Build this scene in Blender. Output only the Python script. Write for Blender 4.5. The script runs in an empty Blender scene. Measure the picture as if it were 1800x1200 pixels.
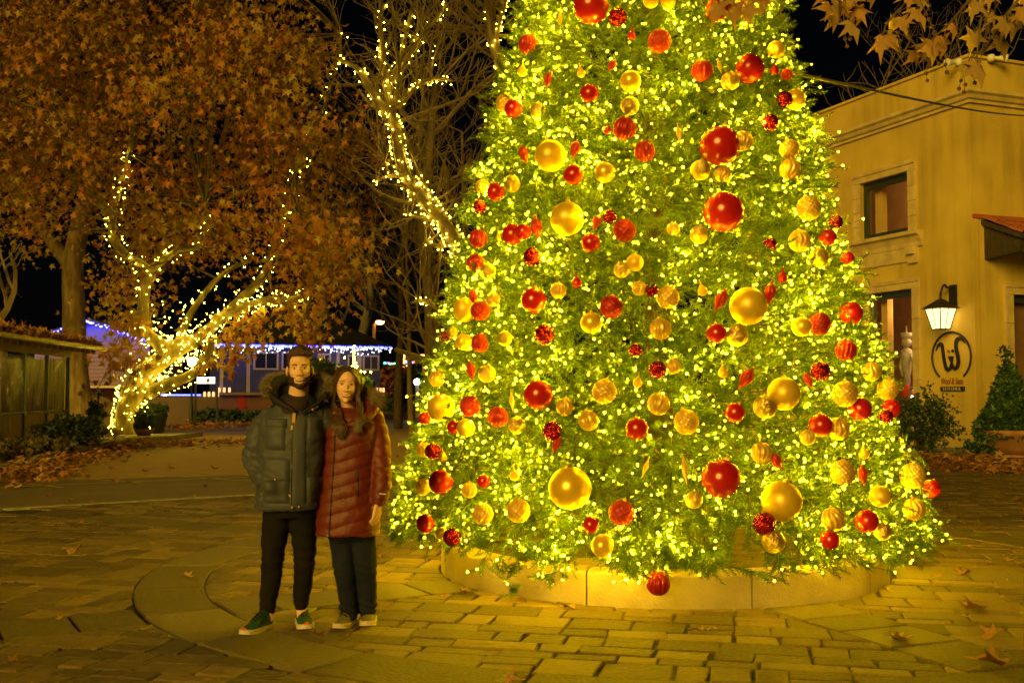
import bpy, math, random
import numpy as np
from mathutils import Vector, Matrix, noise as mnoise
from mathutils.bvhtree import BVHTree
random.seed(7); RNG = np.random.default_rng(7)
scene = bpy.context.scene
COL = scene.collection
PI = math.pi

# ------------------------------------------------------------------ camera, sky, fill, exposure
F_PX, CAM_H = 1900.0, 1.52                 # focal length in pixels of the 1800 px wide photograph, eye height
PITCH = math.atan(90.0 / F_PX)
cd = bpy.data.cameras.new('camera'); cam = bpy.data.objects.new('camera', cd); COL.objects.link(cam)
cd.sensor_width = 36.0; cd.lens = F_PX / 1800.0 * 36.0; cd.clip_start = 0.1; cd.clip_end = 3000
cam.location = (0, 0, CAM_H); cam.rotation_euler = (PI / 2 + PITCH, 0, 0)
scene.camera = cam

FILL_DIR = Vector((-0.36, -0.80, 0.27)).normalized()      # towards the faint town glow
world = bpy.data.worlds.new('World'); scene.world = world; world.use_nodes = True
wn = world.node_tree.nodes; wl = world.node_tree.links
sky = wn.new('ShaderNodeTexSky'); sky.sky_type = 'NISHITA'; sky.sun_disc = False
sky.sun_elevation = math.asin(FILL_DIR.z); sky.sun_rotation = math.atan2(FILL_DIR.x, FILL_DIR.y)
wl.new(sky.outputs[0], wn['Background'].inputs[0]); wn['Background'].inputs[1].default_value = 0.00025
sd = bpy.data.lights.new('town_glow', 'SUN'); sun = bpy.data.objects.new('town_glow', sd); COL.objects.link(sun)
sd.energy = 3.0; sd.angle = math.radians(28); sd.color = (1.0, 0.64, 0.085)
sun.rotation_euler = FILL_DIR.to_track_quat('Z', 'Y').to_euler()
vs = scene.view_settings
vs.view_transform = 'Standard'; vs.look = 'None'; vs.exposure = 0.0; vs.gamma = 1.0
try:
    vs.use_curve_mapping = False
except Exception:
    pass
cy = scene.cycles
cy.max_bounces = 5; cy.use_adaptive_sampling = True; cy.adaptive_threshold = .02; cy.diffuse_bounces = 2; cy.glossy_bounces = 3; cy.transmission_bounces = 6
cy.transparent_max_bounces = 12; cy.sample_clamp_indirect = 4.0; cy.use_denoising = True
cy.caustics_reflective = False; cy.caustics_refractive = False
cy.use_light_tree = True

BULB_WARM = (1.0, 0.655, 0.0019)

def _ray(u, v):
    a = (u - 900.0) / F_PX; b = (600.0 - v) / F_PX
    return np.array([a, math.cos(PITCH) - b * math.sin(PITCH), math.sin(PITCH) + b * math.cos(PITCH)])
def P(u, v, Y):
    d = _ray(u, v); return np.array([0, 0, CAM_H]) + d * (Y / d[1])
def G(u, v, z=0.0):
    d = _ray(u, v); return np.array([0, 0, CAM_H]) + d * ((z - CAM_H) / d[2])

# ------------------------------------------------------------------ materials
def mat(name, col, col2=None, rough=0.6, metal=0.0, scale=6.0, stretch=(1, 1, 1), bump=0.0, bscale=40.0,
        attr=False, spec=0.5, emit=None, estr=0.0, coat=0.0, detail=6.0, contrast=(0.35, 0.65), trans=0.0,
        alpha=1.0, bstretch=None, voro=0.0, vscale=60.0, sheen=0.0, col3=None, subsurf=0.0):
    m = bpy.data.materials.new(name); m.use_nodes = True
    n, l = m.node_tree.nodes, m.node_tree.links
    b = n['Principled BSDF']
    b.inputs['Base Color'].default_value = (*col, 1); b.inputs['Roughness'].default_value = rough
    b.inputs['Metallic'].default_value = metal; b.inputs['Specular IOR Level'].default_value = spec
    b.inputs['Coat Weight'].default_value = coat; b.inputs['Transmission Weight'].default_value = trans
    b.inputs['Alpha'].default_value = alpha; b.inputs['Sheen Weight'].default_value = sheen
    if subsurf:
        b.inputs['Subsurface Weight'].default_value = subsurf
        b.inputs['Subsurface Radius'].default_value = (0.012, 0.005, 0.003)
        b.inputs['Subsurface Scale'].default_value = 1.0
    if emit is not None:
        b.inputs['Emission Color'].default_value = (*emit, 1); b.inputs['Emission Strength'].default_value = estr
    tc = mp = None
    if col2 is not None or bump or voro:
        tc = n.new('ShaderNodeTexCoord'); mp = n.new('ShaderNodeMapping')
        mp.inputs['Scale'].default_value = stretch; l.new(tc.outputs['Object'], mp.inputs['Vector'])
    if col2 is not None:
        tx = n.new('ShaderNodeTexNoise'); tx.inputs['Scale'].default_value = scale; tx.inputs['Detail'].default_value = detail
        l.new(mp.outputs[0], tx.inputs['Vector'])
        mr = n.new('ShaderNodeMapRange'); mr.inputs[1].default_value = contrast[0]; mr.inputs[2].default_value = contrast[1]
        l.new(tx.outputs['Fac'], mr.inputs[0])
        mx = n.new('ShaderNodeMix'); mx.data_type = 'RGBA'
        mx.inputs['A'].default_value = (*col, 1); mx.inputs['B'].default_value = (*col2, 1)
        out = mx.outputs['Result']
        if attr:
            at = n.new('ShaderNodeAttribute'); at.attribute_name = 'tone'
            ad = n.new('ShaderNodeMath'); ad.operation = 'MULTIPLY_ADD'; ad.use_clamp = True
            l.new(mr.outputs[0], ad.inputs[0]); ad.inputs[1].default_value = 0.5; 
            sb = n.new('ShaderNodeMath'); sb.operation = 'MULTIPLY_ADD'; l.new(at.outputs['Fac'], sb.inputs[0])
            sb.inputs[1].default_value = 1.0; sb.inputs[2].default_value = -0.25
            l.new(sb.outputs[0], ad.inputs[2]); l.new(ad.outputs[0], mx.inputs['Factor'])
            if col3 is not None:
                m2 = n.new('ShaderNodeMix'); m2.data_type = 'RGBA'; m2.inputs['B'].default_value = (*col3, 1)
                l.new(out, m2.inputs['A'])
                g = n.new('ShaderNodeMapRange'); g.inputs[1].default_value = 0.72; g.inputs[2].default_value = 0.9
                l.new(at.outputs['Fac'], g.inputs[0]); l.new(g.outputs[0], m2.inputs['Factor']); out = m2.outputs['Result']
        else:
            l.new(mr.outputs[0], mx.inputs['Factor'])
        l.new(out, b.inputs['Base Color'])
    if bump:
        mp2 = mp
        if bstretch is not None:
            mp2 = n.new('ShaderNodeMapping'); mp2.inputs['Scale'].default_value = bstretch
            l.new(tc.outputs['Object'], mp2.inputs['Vector'])
        t2 = n.new('ShaderNodeTexNoise'); t2.inputs['Scale'].default_value = bscale; t2.inputs['Detail'].default_value = 8
        l.new(mp2.outputs[0], t2.inputs['Vector'])
        bp = n.new('ShaderNodeBump'); bp.inputs['Strength'].default_value = min(1.0, bump); bp.inputs['Distance'].default_value = 0.02
        l.new(t2.outputs['Fac'], bp.inputs['Height']); l.new(bp.outputs[0], b.inputs['Normal'])
    if voro:
        t3 = n.new('ShaderNodeTexVoronoi'); t3.inputs['Scale'].default_value = vscale
        l.new(mp.outputs[0], t3.inputs['Vector'])
        # each glitter flake has its own facing
        geo = n.new('ShaderNodeNewGeometry')
        sb = n.new('ShaderNodeVectorMath'); sb.operation = 'SUBTRACT'; sb.inputs[1].default_value = (0.5, 0.5, 0.5)
        l.new(t3.outputs['Color'], sb.inputs[0])
        sc_ = n.new('ShaderNodeVectorMath'); sc_.operation = 'SCALE'; sc_.inputs['Scale'].default_value = voro
        l.new(sb.outputs[0], sc_.inputs[0])
        ad = n.new('ShaderNodeVectorMath'); ad.operation = 'ADD'; l.new(geo.outputs['Normal'], ad.inputs[0]); l.new(sc_.outputs[0], ad.inputs[1])
        nm = n.new('ShaderNodeVectorMath'); nm.operation = 'NORMALIZE'; l.new(ad.outputs[0], nm.inputs[0])
        l.new(nm.outputs[0], b.inputs['Normal'])
    return m

def emis(name, col, s):
    m = bpy.data.materials.new(name); m.use_nodes = True
    n, l = m.node_tree.nodes, m.node_tree.links
    n.remove(n['Principled BSDF'])
    e = n.new('ShaderNodeEmission'); e.inputs[0].default_value = (*col, 1); e.inputs[1].default_value = s
    l.new(e.outputs[0], n['Material Output'].inputs[0]); return m

# ------------------------------------------------------------------ objects
def tag(o, label=None, cat=None, group=None, kind=None):
    if label: o['label'] = label
    if cat: o['category'] = cat
    if group: o['group'] = group
    if kind: o['kind'] = kind
    return o
def wloc(o):
    v = np.zeros(3)
    while o is not None:
        v += np.array(o.location); o = o.parent
    return v
def empty(name, loc, label=None, cat=None, group=None):
    o = bpy.data.objects.new(name, None); COL.objects.link(o); o.location = tuple(float(x) for x in loc); o.empty_display_size = 0.1
    return tag(o, label, cat, group)
def mesh(name, V, F, m, smooth=False, tone=None):
    me = bpy.data.meshes.new(name); V = np.asarray(V, dtype=np.float64)
    if isinstance(F, np.ndarray):
        nf, k = F.shape
        me.vertices.add(len(V)); me.vertices.foreach_set('co', V.astype(np.float32).ravel())
        me.loops.add(nf * k); me.loops.foreach_set('vertex_index', F.astype(np.int32).ravel())
        me.polygons.add(nf); me.polygons.foreach_set('loop_start', np.arange(0, nf * k, k, dtype=np.int32))
        me.update(calc_edges=True)
    else:
        me.from_pydata([tuple(v) for v in V], [], [tuple(f) for f in F]); me.update()
    if smooth:
        me.polygons.foreach_set('use_smooth', np.ones(len(me.polygons), dtype=bool))
    else:
        me.polygons.foreach_set('use_smooth', np.zeros(len(me.polygons), dtype=bool))
    if tone is not None:
        a = me.attributes.new('tone', 'FLOAT', 'POINT'); a.data.foreach_set('value', np.asarray(tone, dtype=np.float32))
    if m is not None: me.materials.append(m)
    return me
def obj(name, V, F, m, parent=None, smooth=False, tone=None, base=None):
    V = np.asarray(V, dtype=np.float64)
    if parent is not None:
        loc = np.zeros(3); V = V - wloc(parent)
        if base is not None:
            loc = np.asarray(base, float) - wloc(parent); V = V - loc
    else:
        loc = np.array([(V[:, 0].min() + V[:, 0].max()) / 2, (V[:, 1].min() + V[:, 1].max()) / 2, V[:, 2].min()]) if base is None else np.asarray(base, float)
        V = V - loc
    me = mesh(name, V, F, m, smooth, tone)
    o = bpy.data.objects.new(name, me); COL.objects.link(o); o.location = tuple(loc); o.parent = parent
    return o

class MB:
    def __init__(s): s.v = []; s.f = []; s.t = []
    def add(s, V, F, tone=0.5):
        b = len(s.v); s.v.extend([tuple(float(c) for c in x) for x in V]); s.f.extend([tuple(int(i) + b for i in f) for f in F]); s.t.extend([tone] * len(V)); return s
    def box(s, c, size, R=None, tone=0.5):
        c = np.asarray(c, float); h = np.asarray(size, float) / 2
        V = np.array([[x, y, z] for x in (-1, 1) for y in (-1, 1) for z in (-1, 1)]) * h
        if R is not None: V = V @ np.asarray(R).T
        return s.add(V + c, [(0, 1, 3, 2), (4, 6, 7, 5), (0, 4, 5, 1), (2, 3, 7, 6), (0, 2, 6, 4), (1, 5, 7, 3)], tone)
    def bar(s, a, b, w, h, up=(0, 0, 1), tone=0.5):
        a = np.asarray(a, float); b = np.asarray(b, float); d = b - a; L = np.linalg.norm(d); d = d / L
        up = np.asarray(up, float); x = np.cross(d, up); x /= np.linalg.norm(x); z = np.cross(x, d)
        return s.box((a + b) / 2, (w, L, h), np.array([x, d, z]).T, tone)
    def tube(s, pts, rad, n=8, cap=True, tone=0.5):
        pts = [np.asarray(p, float) for p in pts]
        if not hasattr(rad, '__len__'): rad = [rad] * len(pts)
        V = []; F = []; x = None
        for i, p in enumerate(pts):
            t = pts[min(i + 1, len(pts) - 1)] - pts[max(i - 1, 0)]; t = t / (np.linalg.norm(t) + 1e-12)
            if x is None:
                r = np.array([0, 0, 1.0]) if abs(t[2]) < 0.9 else np.array([1.0, 0, 0]); x = np.cross(r, t)
            x = x - t * np.dot(x, t); x /= np.linalg.norm(x) + 1e-12; y = np.cross(t, x)
            for k in range(n):
                a = 2 * PI * k / n; V.append(p + rad[i] * (math.cos(a) * x + math.sin(a) * y))
        for i in range(len(pts) - 1):
            for k in range(n):
                k2 = (k + 1) % n; F.append((i * n + k, i * n + k2, (i + 1) * n + k2, (i + 1) * n + k))
        if cap:
            F.append(tuple(range(n))[::-1]); F.append(tuple((len(pts) - 1) * n + k for k in range(n)))
        return s.add(V, F, tone)
    def lathe(s, prof, c=(0, 0, 0), n=24, mod=None, R=None, tone=0.5):
        V = []; F = []; m = len(prof); c = np.asarray(c, float)
        for i, (r, z) in enumerate(prof):
            for k in range(n):
                a = 2 * PI * k / n; rr = r * (mod(i, m, k, n) if mod else 1.0); V.append((rr * math.cos(a), rr * math.sin(a), z))
        V = np.array(V)
        if R is not None: V = V @ np.asarray(R).T
        for i in range(m - 1):
            for k in range(n):
                k2 = (k + 1) % n; F.append((i * n + k, i * n + k2, (i + 1) * n + k2, (i + 1) * n + k))
        if prof[0][0] > 1e-6: F.append(tuple(range(n))[::-1])
        if prof[-1][0] > 1e-6: F.append(tuple((m - 1) * n + k for k in range(n)))
        return s.add(V + c, F, tone)
    def prism(s, poly, off, tone=0.5):
        poly = [np.asarray(p, float) for p in poly]; off = np.asarray(off, float); n = len(poly)
        V = poly + [p + off for p in poly]
        F = [tuple(range(n))[::-1], tuple(range(n, 2 * n))] + [(i, (i + 1) % n, n + (i + 1) % n, n + i) for i in range(n)]
        return s.add(V, F, tone)
    def build(s, name, m, parent=None, smooth=False, base=None, tones=False):
        return obj(name, np.array(s.v), s.f, m, parent, smooth, s.t if tones else None, base)

def autosmooth(o, ang=40):
    me = o.data
    me.polygons.foreach_set('use_smooth', np.ones(len(me.polygons), dtype=bool))
    try: me.set_sharp_from_angle(angle=math.radians(ang))
    except Exception: pass
    return o

def scatter(bV, bF, pos, Rm, sc, tone=None):
    """copies of a small base mesh joined in one array: pos (n,3), Rm (n,3,3), sc (n,)"""
    n = len(pos); k = len(bV)
    V = np.einsum('nij,kj->nki', Rm, bV) * np.asarray(sc)[:, None, None] + pos[:, None, :]
    F = bF[None, :, :] + (np.arange(n) * k)[:, None, None]
    T = np.repeat(tone, k) if tone is not None else None
    return V.reshape(-1, 3), F.reshape(-1, bF.shape[1]), T
def rand_rot(n, rng=RNG):
    q = rng.normal(size=(n, 4)); q /= np.linalg.norm(q, axis=1)[:, None]; w, x, y, z = q.T
    return np.stack([np.stack([1 - 2 * (y * y + z * z), 2 * (x * y - z * w), 2 * (x * z + y * w)], -1),
                     np.stack([2 * (x * y + z * w), 1 - 2 * (x * x + z * z), 2 * (y * z - x * w)], -1),
                     np.stack([2 * (x * z - y * w), 2 * (y * z + x * w), 1 - 2 * (x * x + y * y)], -1)], 1)
def frames(d, rng=RNG):
    """rotation matrices whose z axis is along the unit vectors d, random roll"""
    d = d / np.linalg.norm(d, axis=1)[:, None]
    r = rng.normal(size=d.shape); x = np.cross(r, d); x /= np.linalg.norm(x, axis=1)[:, None]; y = np.cross(d, x)
    return np.stack([x, y, d], -1)
# bulb: small eight-sided bead
ICO_V = np.array([(1, 0, 0), (0, 1, 0), (-1, 0, 0), (0, -1, 0), (0, 0, 1.15), (0, 0, -1.15)], float)
ICO_F = np.array([(0, 1, 4), (1, 2, 4), (2, 3, 4), (3, 0, 4), (1, 0, 5), (2, 1, 5), (3, 2, 5), (0, 3, 5)])
def bulbs(name, pos, rad, m, parent=None):
    pos = np.asarray(pos); n = len(pos)
    V, F, _ = scatter(ICO_V, ICO_F, pos, rand_rot(n), np.broadcast_to(rad, (n,)))
    o = obj(name, V, F, m, parent); 
    return o
# sycamore leaf: five pointed lobes, stalk at the origin, tip along +y, gently cupped
_ol = [(0, 0), (.14, -.07), (.46, -.17), (.27, .09), (.33, .17), (.70, .40), (.27, .40), (.24, .58), (.11, .66), (0, 1.06),
       (-.12, .64), (-.25, .56), (-.28, .39), (-.69, .42), (-.34, .16), (-.28, .08), (-.47, -.15), (-.14, -.08)]
LEAF_V = np.array([(0, .30, 0.0)] + [(x, y, -.55 * x * x - .25 * (y - .3) ** 2 + .04 * math.sin(9 * x + 5 * y)) for x, y in _ol])
LEAF_F = np.array([(0, 1 + i, 1 + (i + 1) % len(_ol)) for i in range(len(_ol))])
_os = [(.0, -.02), (.42, -.1), (.25, .14), (.66, .40), (.20, .50), (0, 1.04), (-.20, .48), (-.66, .42), (-.25, .14), (-.43, -.08)]
LEAFS_V = np.array([(0, .32, 0.06)] + [(x, y, -.6 * x * x - .25 * (y - .3) ** 2) for x, y in _os])
LEAFS_F = np.array([(0, 1 + i, 1 + (i + 1) % len(_os)) for i in range(len(_os))])
# ------------------------------------------------------------------ ground, plaza paving
TREE = np.array([1.28, 9.47, 0.0]); PL_R, PL_H = 1.89, 0.265
M_asphalt = mat('asphalt', (.19, .135, .06), (.14, .10, .05), rough=.75, scale=1.3, bump=.5, bscale=120)
M_bed = mat('joint_sand', (.022, .015, .006), (.04, .028, .012), rough=.95, scale=30, bump=.3, bscale=150)
M_stone = mat('flagstone', (.070, .045, .011), (.205, .136, .036), rough=.7, scale=34, attr=True, bump=1.0, bscale=14, bstretch=(1.0, 3.4, 3), stretch=(1, 2.2, 1))
M_slab = mat('smooth_slab', (.085, .060, .015), (.165, .122, .036), rough=.7, scale=48, attr=True, bump=.8, bscale=45)
M_conc = mat('kerb_concrete', (.30, .27, .22), (.20, .18, .14), rough=.85, scale=9, bump=.4, bscale=60)
M_line = mat('line_paint', (.50, .40, .13), (.30, .24, .09), rough=.8, scale=8)

tag(obj('ground', [(-900, -300, 0), (900, -300, 0), (900, 1500, 0), (-900, 1500, 0)], [(0, 1, 2, 3)], M_asphalt), kind='structure')
E0 = np.array([-6.55, 13.95]); E1 = np.array([-3.84, 15.85]); ed = (E1 - E0) / np.linalg.norm(E1 - E0); en = np.array([-ed[1], ed[0]])   # far edge of the paving; en points away from it
def edge_pt(t, off=0.0): return E0 + ed * t + en * off
poly = [(-14, -6), (18, -6), (18, 16), tuple(edge_pt(17.5)), tuple(edge_pt(-9))]
plaza = tag(obj('plaza_paving', [(x, y, .004) for x, y in poly], [tuple(range(5))], M_bed), kind='structure')
edging = MB()
for i in range(26):
    a = edge_pt(-8 + i * 1.0 + .008, .06); b = edge_pt(-8 + (i + 1) * 1.0 - .008, .06)
    edging.bar((*a, .012), (*b, .012), .12, .05)
edging.build('edging_strip', M_conc, plaza)

def clip(poly, n, c):            # keep the side where n.p <= c
    out = []
    for i in range(len(poly)):
        p, q = poly[i], poly[(i + 1) % len(poly)]; dp, dq = n @ p - c, n @ q - c
        if dp <= 0: out.append(p)
        if dp * dq < 0: out.append(p + (q - p) * (dp / (dp - dq)))
    return out
def area(p):
    p = np.array(p); return abs(np.sum(p[:, 0] * np.roll(p[:, 1], -1) - np.roll(p[:, 0], -1) * p[:, 1])) / 2
def inset(poly, d):
    n = len(poly); p = np.array(poly); c = p.mean(0); out = []
    for i in range(n):
        a, b, e = p[i - 1], p[i], p[(i + 1) % n]
        u = (b - a) / (np.linalg.norm(b - a) + 1e-9); w = (e - b) / (np.linalg.norm(e - b) + 1e-9)
        nu = np.array([-u[1], u[0]]); nw = np.array([-w[1], w[0]]); m_ = nu + nw; k = np.dot(m_, m_)
        if k < .3: m_ = (c - b) / np.linalg.norm(c - b); out.append(b + m_ * d)
        else: out.append(b + m_ * (2 * d / k))
    return out
def ccw(p):
    a = np.array(p); s = np.sum(a[:, 0] * np.roll(a[:, 1], -1) - np.roll(a[:, 0], -1) * a[:, 1]); return p if s > 0 else p[::-1]
stone_rng = random.Random(3)
def stone_mesh(poly, h, rough=.006):
    poly = ccw(list(poly)); q = []
    for i, p in enumerate(poly):
        nx = poly[(i + 1) % len(poly)]; q.append(p)
        L = np.linalg.norm(nx - p)
        if L > .16: q.append((p + nx) / 2 + np.array([stone_rng.uniform(-rough, rough), stone_rng.uniform(-rough, rough)]))
    n = len(q); a = inset(q, .007); tx, ty = stone_rng.uniform(-.008, .008), stone_rng.uniform(-.008, .008); c = np.mean(q, axis=0)
    def z(p, hh): return hh + tx * (p[0] - c[0]) + ty * (p[1] - c[1])
    V = [(p[0], p[1], .003) for p in q] + [(p[0], p[1], z(p, h - .007)) for p in q] + [(p[0], p[1], z(p, h)) for p in a]
    F = [(i, (i + 1) % n, n + (i + 1) % n, n + i) for i in range(n)] + [(n + i, n + (i + 1) % n, 2 * n + (i + 1) % n, 2 * n + i) for i in range(n)]
    F.append(tuple(range(2 * n, 3 * n)))
    return V, F
R_IN, R_OUT, SPW = 3.80, 4.32, .27
SPOKES = [math.radians(a) for a in (-150, -68, -12, 60, 150)]
stones = []        # (polygon, is_slab)
T2 = TREE[:2]
# rows of rough flagstones
ca, sa = math.cos(math.radians(-12)), math.sin(math.radians(-12))
RR = np.array([[ca, -sa], [sa, ca]])
y = -16.0
while y < 24:
    h = stone_rng.choice([.15, .20, .25, .30, .34]); x = -13 + stone_rng.uniform(0, .4)
    while x < 22:
        w = stone_rng.choice([.20, .26, .32, .38, .46]) * stone_rng.uniform(.85, 1.15)
        j = .007
        pl = [np.array([x + j, y + j]), np.array([x + w - j, y + j]), np.array([x + w - j, y + h - j]), np.array([x + j, y + h - j])]
        split = h > .28 and w > .28 and stone_rng.random() < .25
        cells = [pl]
        if split:
            ym = y + h * stone_rng.uniform(.4, .6)
            cells = [[pl[0], pl[1], np.array([x + w - j, ym - j]), np.array([x + j, ym - j])], [np.array([x + j, ym + j]), np.array([x + w - j, ym + j]), pl[2], pl[3]]]
        for cl in cells:
            p2 = [RR @ (p + np.array([stone_rng.uniform(-.012, .012), stone_rng.uniform(-.012, .012)])) for p in cl]
            c = np.mean(p2, axis=0)
            if c[1] < 3.6 or abs(c[0]) > .56 * c[1] + 1.8: continue
            if (c - E0) @ en > .3 or c[0] > 17: continue
            st = [clip(p2, en, (E0 @ en) - .01)]
            # ring and spokes
            r = np.linalg.norm(c - T2); nn = (c - T2) / r
            if R_IN - .5 < r < R_OUT + .5:
                st = [clip(s, nn, nn @ T2 + R_IN - .003) for s in st if len(s) > 2] + [clip(s, -nn, -(nn @ T2 + R_OUT + .003)) for s in st if len(s) > 2]
            if r < PL_R + .6: st = [clip(s, -nn, -(nn @ T2 + PL_R + .02)) for s in st if len(s) > 2]
            for a in SPOKES:
                d = np.array([math.cos(a), math.sin(a)]); pn = np.array([-d[1], d[0]])
                if d @ (c - T2) > -.3 and abs(pn @ (c - T2)) < SPW + .5 and r < 9:
                    k = pn @ T2
                    st = [clip(s, pn, k - SPW - .003) for s in st if len(s) > 2] + [clip(s, -pn, -(k + SPW + .003)) for s in st if len(s) > 2]
            for s in st:
                if len(s) > 2 and area(s) > .006:
                    s = [s[i] for i in range(len(s)) if np.linalg.norm(s[i] - s[i - 1]) > .015]
                    if len(s) > 2: stones.append((s, False))
        x += w
    y += h
# smooth slabs: the ring round the tree and the spokes
a = 0.0
while a < 2 * PI - .05:
    da = stone_rng.uniform(.20, .30)
    if a + da > 2 * PI - .1: da = 2 * PI - a
    g = .004
    st = [T2 + R * np.array([math.cos(t), math.sin(t)]) for R, ts in ((R_OUT - .008, np.linspace(a + g, a + da - g, 5)), (R_IN + .008, np.linspace(a + da - g, a + g, 5))) for t in ts]
    c = np.mean(st, axis=0)
    if c[1] > 3.6 and abs(c[0]) < .56 * c[1] + 1.8: stones.append((st, True))
    a += da
for a in SPOKES:
    d = np.array([math.cos(a), math.sin(a)]); pn = np.array([-d[1], d[0]])
    for r0, r1 in ((PL_R + .03, R_IN - .02), (R_OUT + .02, 9.0)):
        r = r0
        while r < r1 - .05:
            L = min(stone_rng.uniform(.35, .6), r1 - r)
            if r1 - r - L < .2: L = r1 - r
            st = [T2 + d * q + pn * w for q, w in ((r + .01, -SPW), (r + L - .01, -SPW), (r + L - .01, SPW), (r + .01, SPW))]
            c = np.mean(st, axis=0)
            if c[1] > 3.6 and abs(c[0]) < .56 * c[1] + 1.8 and (c - E0) @ en < -.4: stones.append((st, True))
            r += L
def seen(s):
    c = np.mean(s[0], axis=0); inview = abs(c[0]) < .49 * c[1] and c[1] > 5.4
    return area(s[0]) / (c[1] ** 3) * (1 if inview else .01)
stones.sort(key=seen, reverse=True)
rest = {False: [[], [], []], True: [[], [], []]}
for i, (s, slab) in enumerate(stones):
    V, F = stone_mesh(s, .030 if slab else .026 + stone_rng.uniform(-.004, .004), .002 if slab else .009)
    tone = stone_rng.random()
    if i < 290:
        obj('paving_slab' if slab else 'paving_stone', V, F, M_slab if slab else M_stone, plaza, tone=[tone] * len(V), base=(*np.mean(s, axis=0), .003))
    else:
        R = rest[slab]; b = len(R[0]); R[0].extend(V); R[1].extend([tuple(k + b for k in f) for f in F]); R[2].extend([tone] * len(V))
for slab in (False, True):
    if rest[slab][0]:
        tag(obj('smaller_slabs' if slab else 'smaller_stones', *rest[slab][:2], M_slab if slab else M_stone, plaza, tone=rest[slab][2]), kind='stuff')

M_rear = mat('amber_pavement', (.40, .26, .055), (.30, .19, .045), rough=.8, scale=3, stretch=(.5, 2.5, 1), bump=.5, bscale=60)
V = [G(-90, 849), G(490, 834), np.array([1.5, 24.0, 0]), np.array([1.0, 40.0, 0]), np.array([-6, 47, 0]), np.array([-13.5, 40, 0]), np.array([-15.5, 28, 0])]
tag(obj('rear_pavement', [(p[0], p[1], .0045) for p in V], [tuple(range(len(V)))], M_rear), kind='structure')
# car park lines, kerb stones along the patio bed
for (a, b, w) in (((0, 857), (450, 838), .10), ((0, 846), (110, 857), .09), ((95, 838), (250, 849), .09), ((200, 832), (450, 846), .09), ((330, 828), (470, 838), .09)):
    A = G(*a); B = G(*b); m_ = MB(); d = (B - A) / np.linalg.norm(B - A); n_ = np.array([-d[1], d[0], 0]) * w / 2
    A[2] = B[2] = .009
    tag(obj('painted_line', [A - n_, B - n_, B + n_, A + n_], [(0, 1, 2, 3)], M_line), kind='structure')
kerb_px = [(-60, 842), (40, 828), (70, 815), (105, 806), (145, 797), (180, 788), (212, 778)]
for i in range(len(kerb_px) - 1):
    a = G(*kerb_px[i]); b = G(*kerb_px[i + 1]); m_ = MB(); d = b - a
    a2 = a + d * .03; b2 = b - d * .03; off = np.array([.04 * (i % 2), 0, 0])
    m_.bar(a2 + (0, 0, .09) + off, b2 + (0, 0, .09 + .02 * (i % 3)) + off, .24, .20)
    o = m_.build('kerb_stone', M_conc)
    bm_ = o.modifiers.new('bev', 'BEVEL'); bm_.width = .05; bm_.segments = 2
    tag(o, 'weathered concrete kerb block bordering the leafy bed beside the patio', 'kerb', 'kerb blocks along the planted bed')
# ------------------------------------------------------------------ planter
M_plant = mat('planter_concrete', (.42, .33, .15), (.28, .21, .10), rough=.75, scale=2.2, bump=.45, bscale=45)
M_soil = mat('soil', (.05, .03, .018), (.09, .055, .03), rough=.95, scale=20, bump=1, bscale=30)
M_woodb = mat('timber', (.36, .24, .11), (.24, .15, .07), rough=.7, scale=8, stretch=(1, 1, 8))
M_blackmetal = mat('black_iron', (.02, .02, .018), rough=.5, metal=.3)
M_greenmetal = mat('green_fitting', (.03, .06, .03), rough=.45)
planter = empty('round_planter', TREE, 'low round tan concrete planter wall under the decorated Christmas tree', 'planter')
cuts = [-2.75, -1.98, -1.36, -.72, -.1, .6, 1.3, 2.0, 2.7, 3.4, 2 * PI - 2.75]
for i in range(len(cuts) - 1):
    a0, a1 = cuts[i] + .003, cuts[i + 1] - .003; n = 14; V = []; F = []
    prof = [(PL_R, 0.0), (PL_R, PL_H - .025), (PL_R - .012, PL_H - .007), (PL_R - .03, PL_H), (PL_R - .20, PL_H), (PL_R - .215, PL_H - .012), (PL_R - .215, 0.05)]
    for k in range(n + 1):
        t = a0 + (a1 - a0) * k / n
        for r, z in prof: V.append((TREE[0] + r * math.cos(t), TREE[1] + r * math.sin(t), z))
    m_ = len(prof)
    for k in range(n):
        for j in range(m_ - 1): F.append((k * m_ + j, (k + 1) * m_ + j, (k + 1) * m_ + j + 1, k * m_ + j + 1))
    F.append(tuple(range(m_))); F.append(tuple(n * m_ + j for j in range(m_))[::-1])
    autosmooth(obj('wall_segment', V, F, M_plant, planter), 30)
V = [(TREE[0], TREE[1], .20)]; F = []
for r in (.6, 1.2, PL_R - .21):
    for k in range(40):
        t = 2 * PI * k / 40; V.append((TREE[0] + r * math.cos(t), TREE[1] + r * math.sin(t), .165 + .03 * random.random()))
for k in range(40):
    F.append((0, 1 + k, 1 + (k + 1) % 40))
    for j in (0, 1):
        F.append((1 + j * 40 + k, 1 + (j + 1) * 40 + k, 1 + (j + 1) * 40 + (k + 1) % 40, 1 + j * 40 + (k + 1) % 40))
obj('soil', V, F, M_soil, planter)
for (u, v, y, sx, ry, label) in ((1032, 978, 8.05, .24, .3, 'timber block lying on the planter soil under the tree'),):
    p = P(u, v, y); m_ = MB(); c_, s_ = math.cos(ry), math.sin(ry)
    m_.box((p[0], p[1], .245), (sx, .12, .10), [[c_, -s_, 0], [s_, c_, 0], [0, 0, 1]])
    tag(m_.build('timber_block', M_woodb), label, 'timber block')
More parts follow.
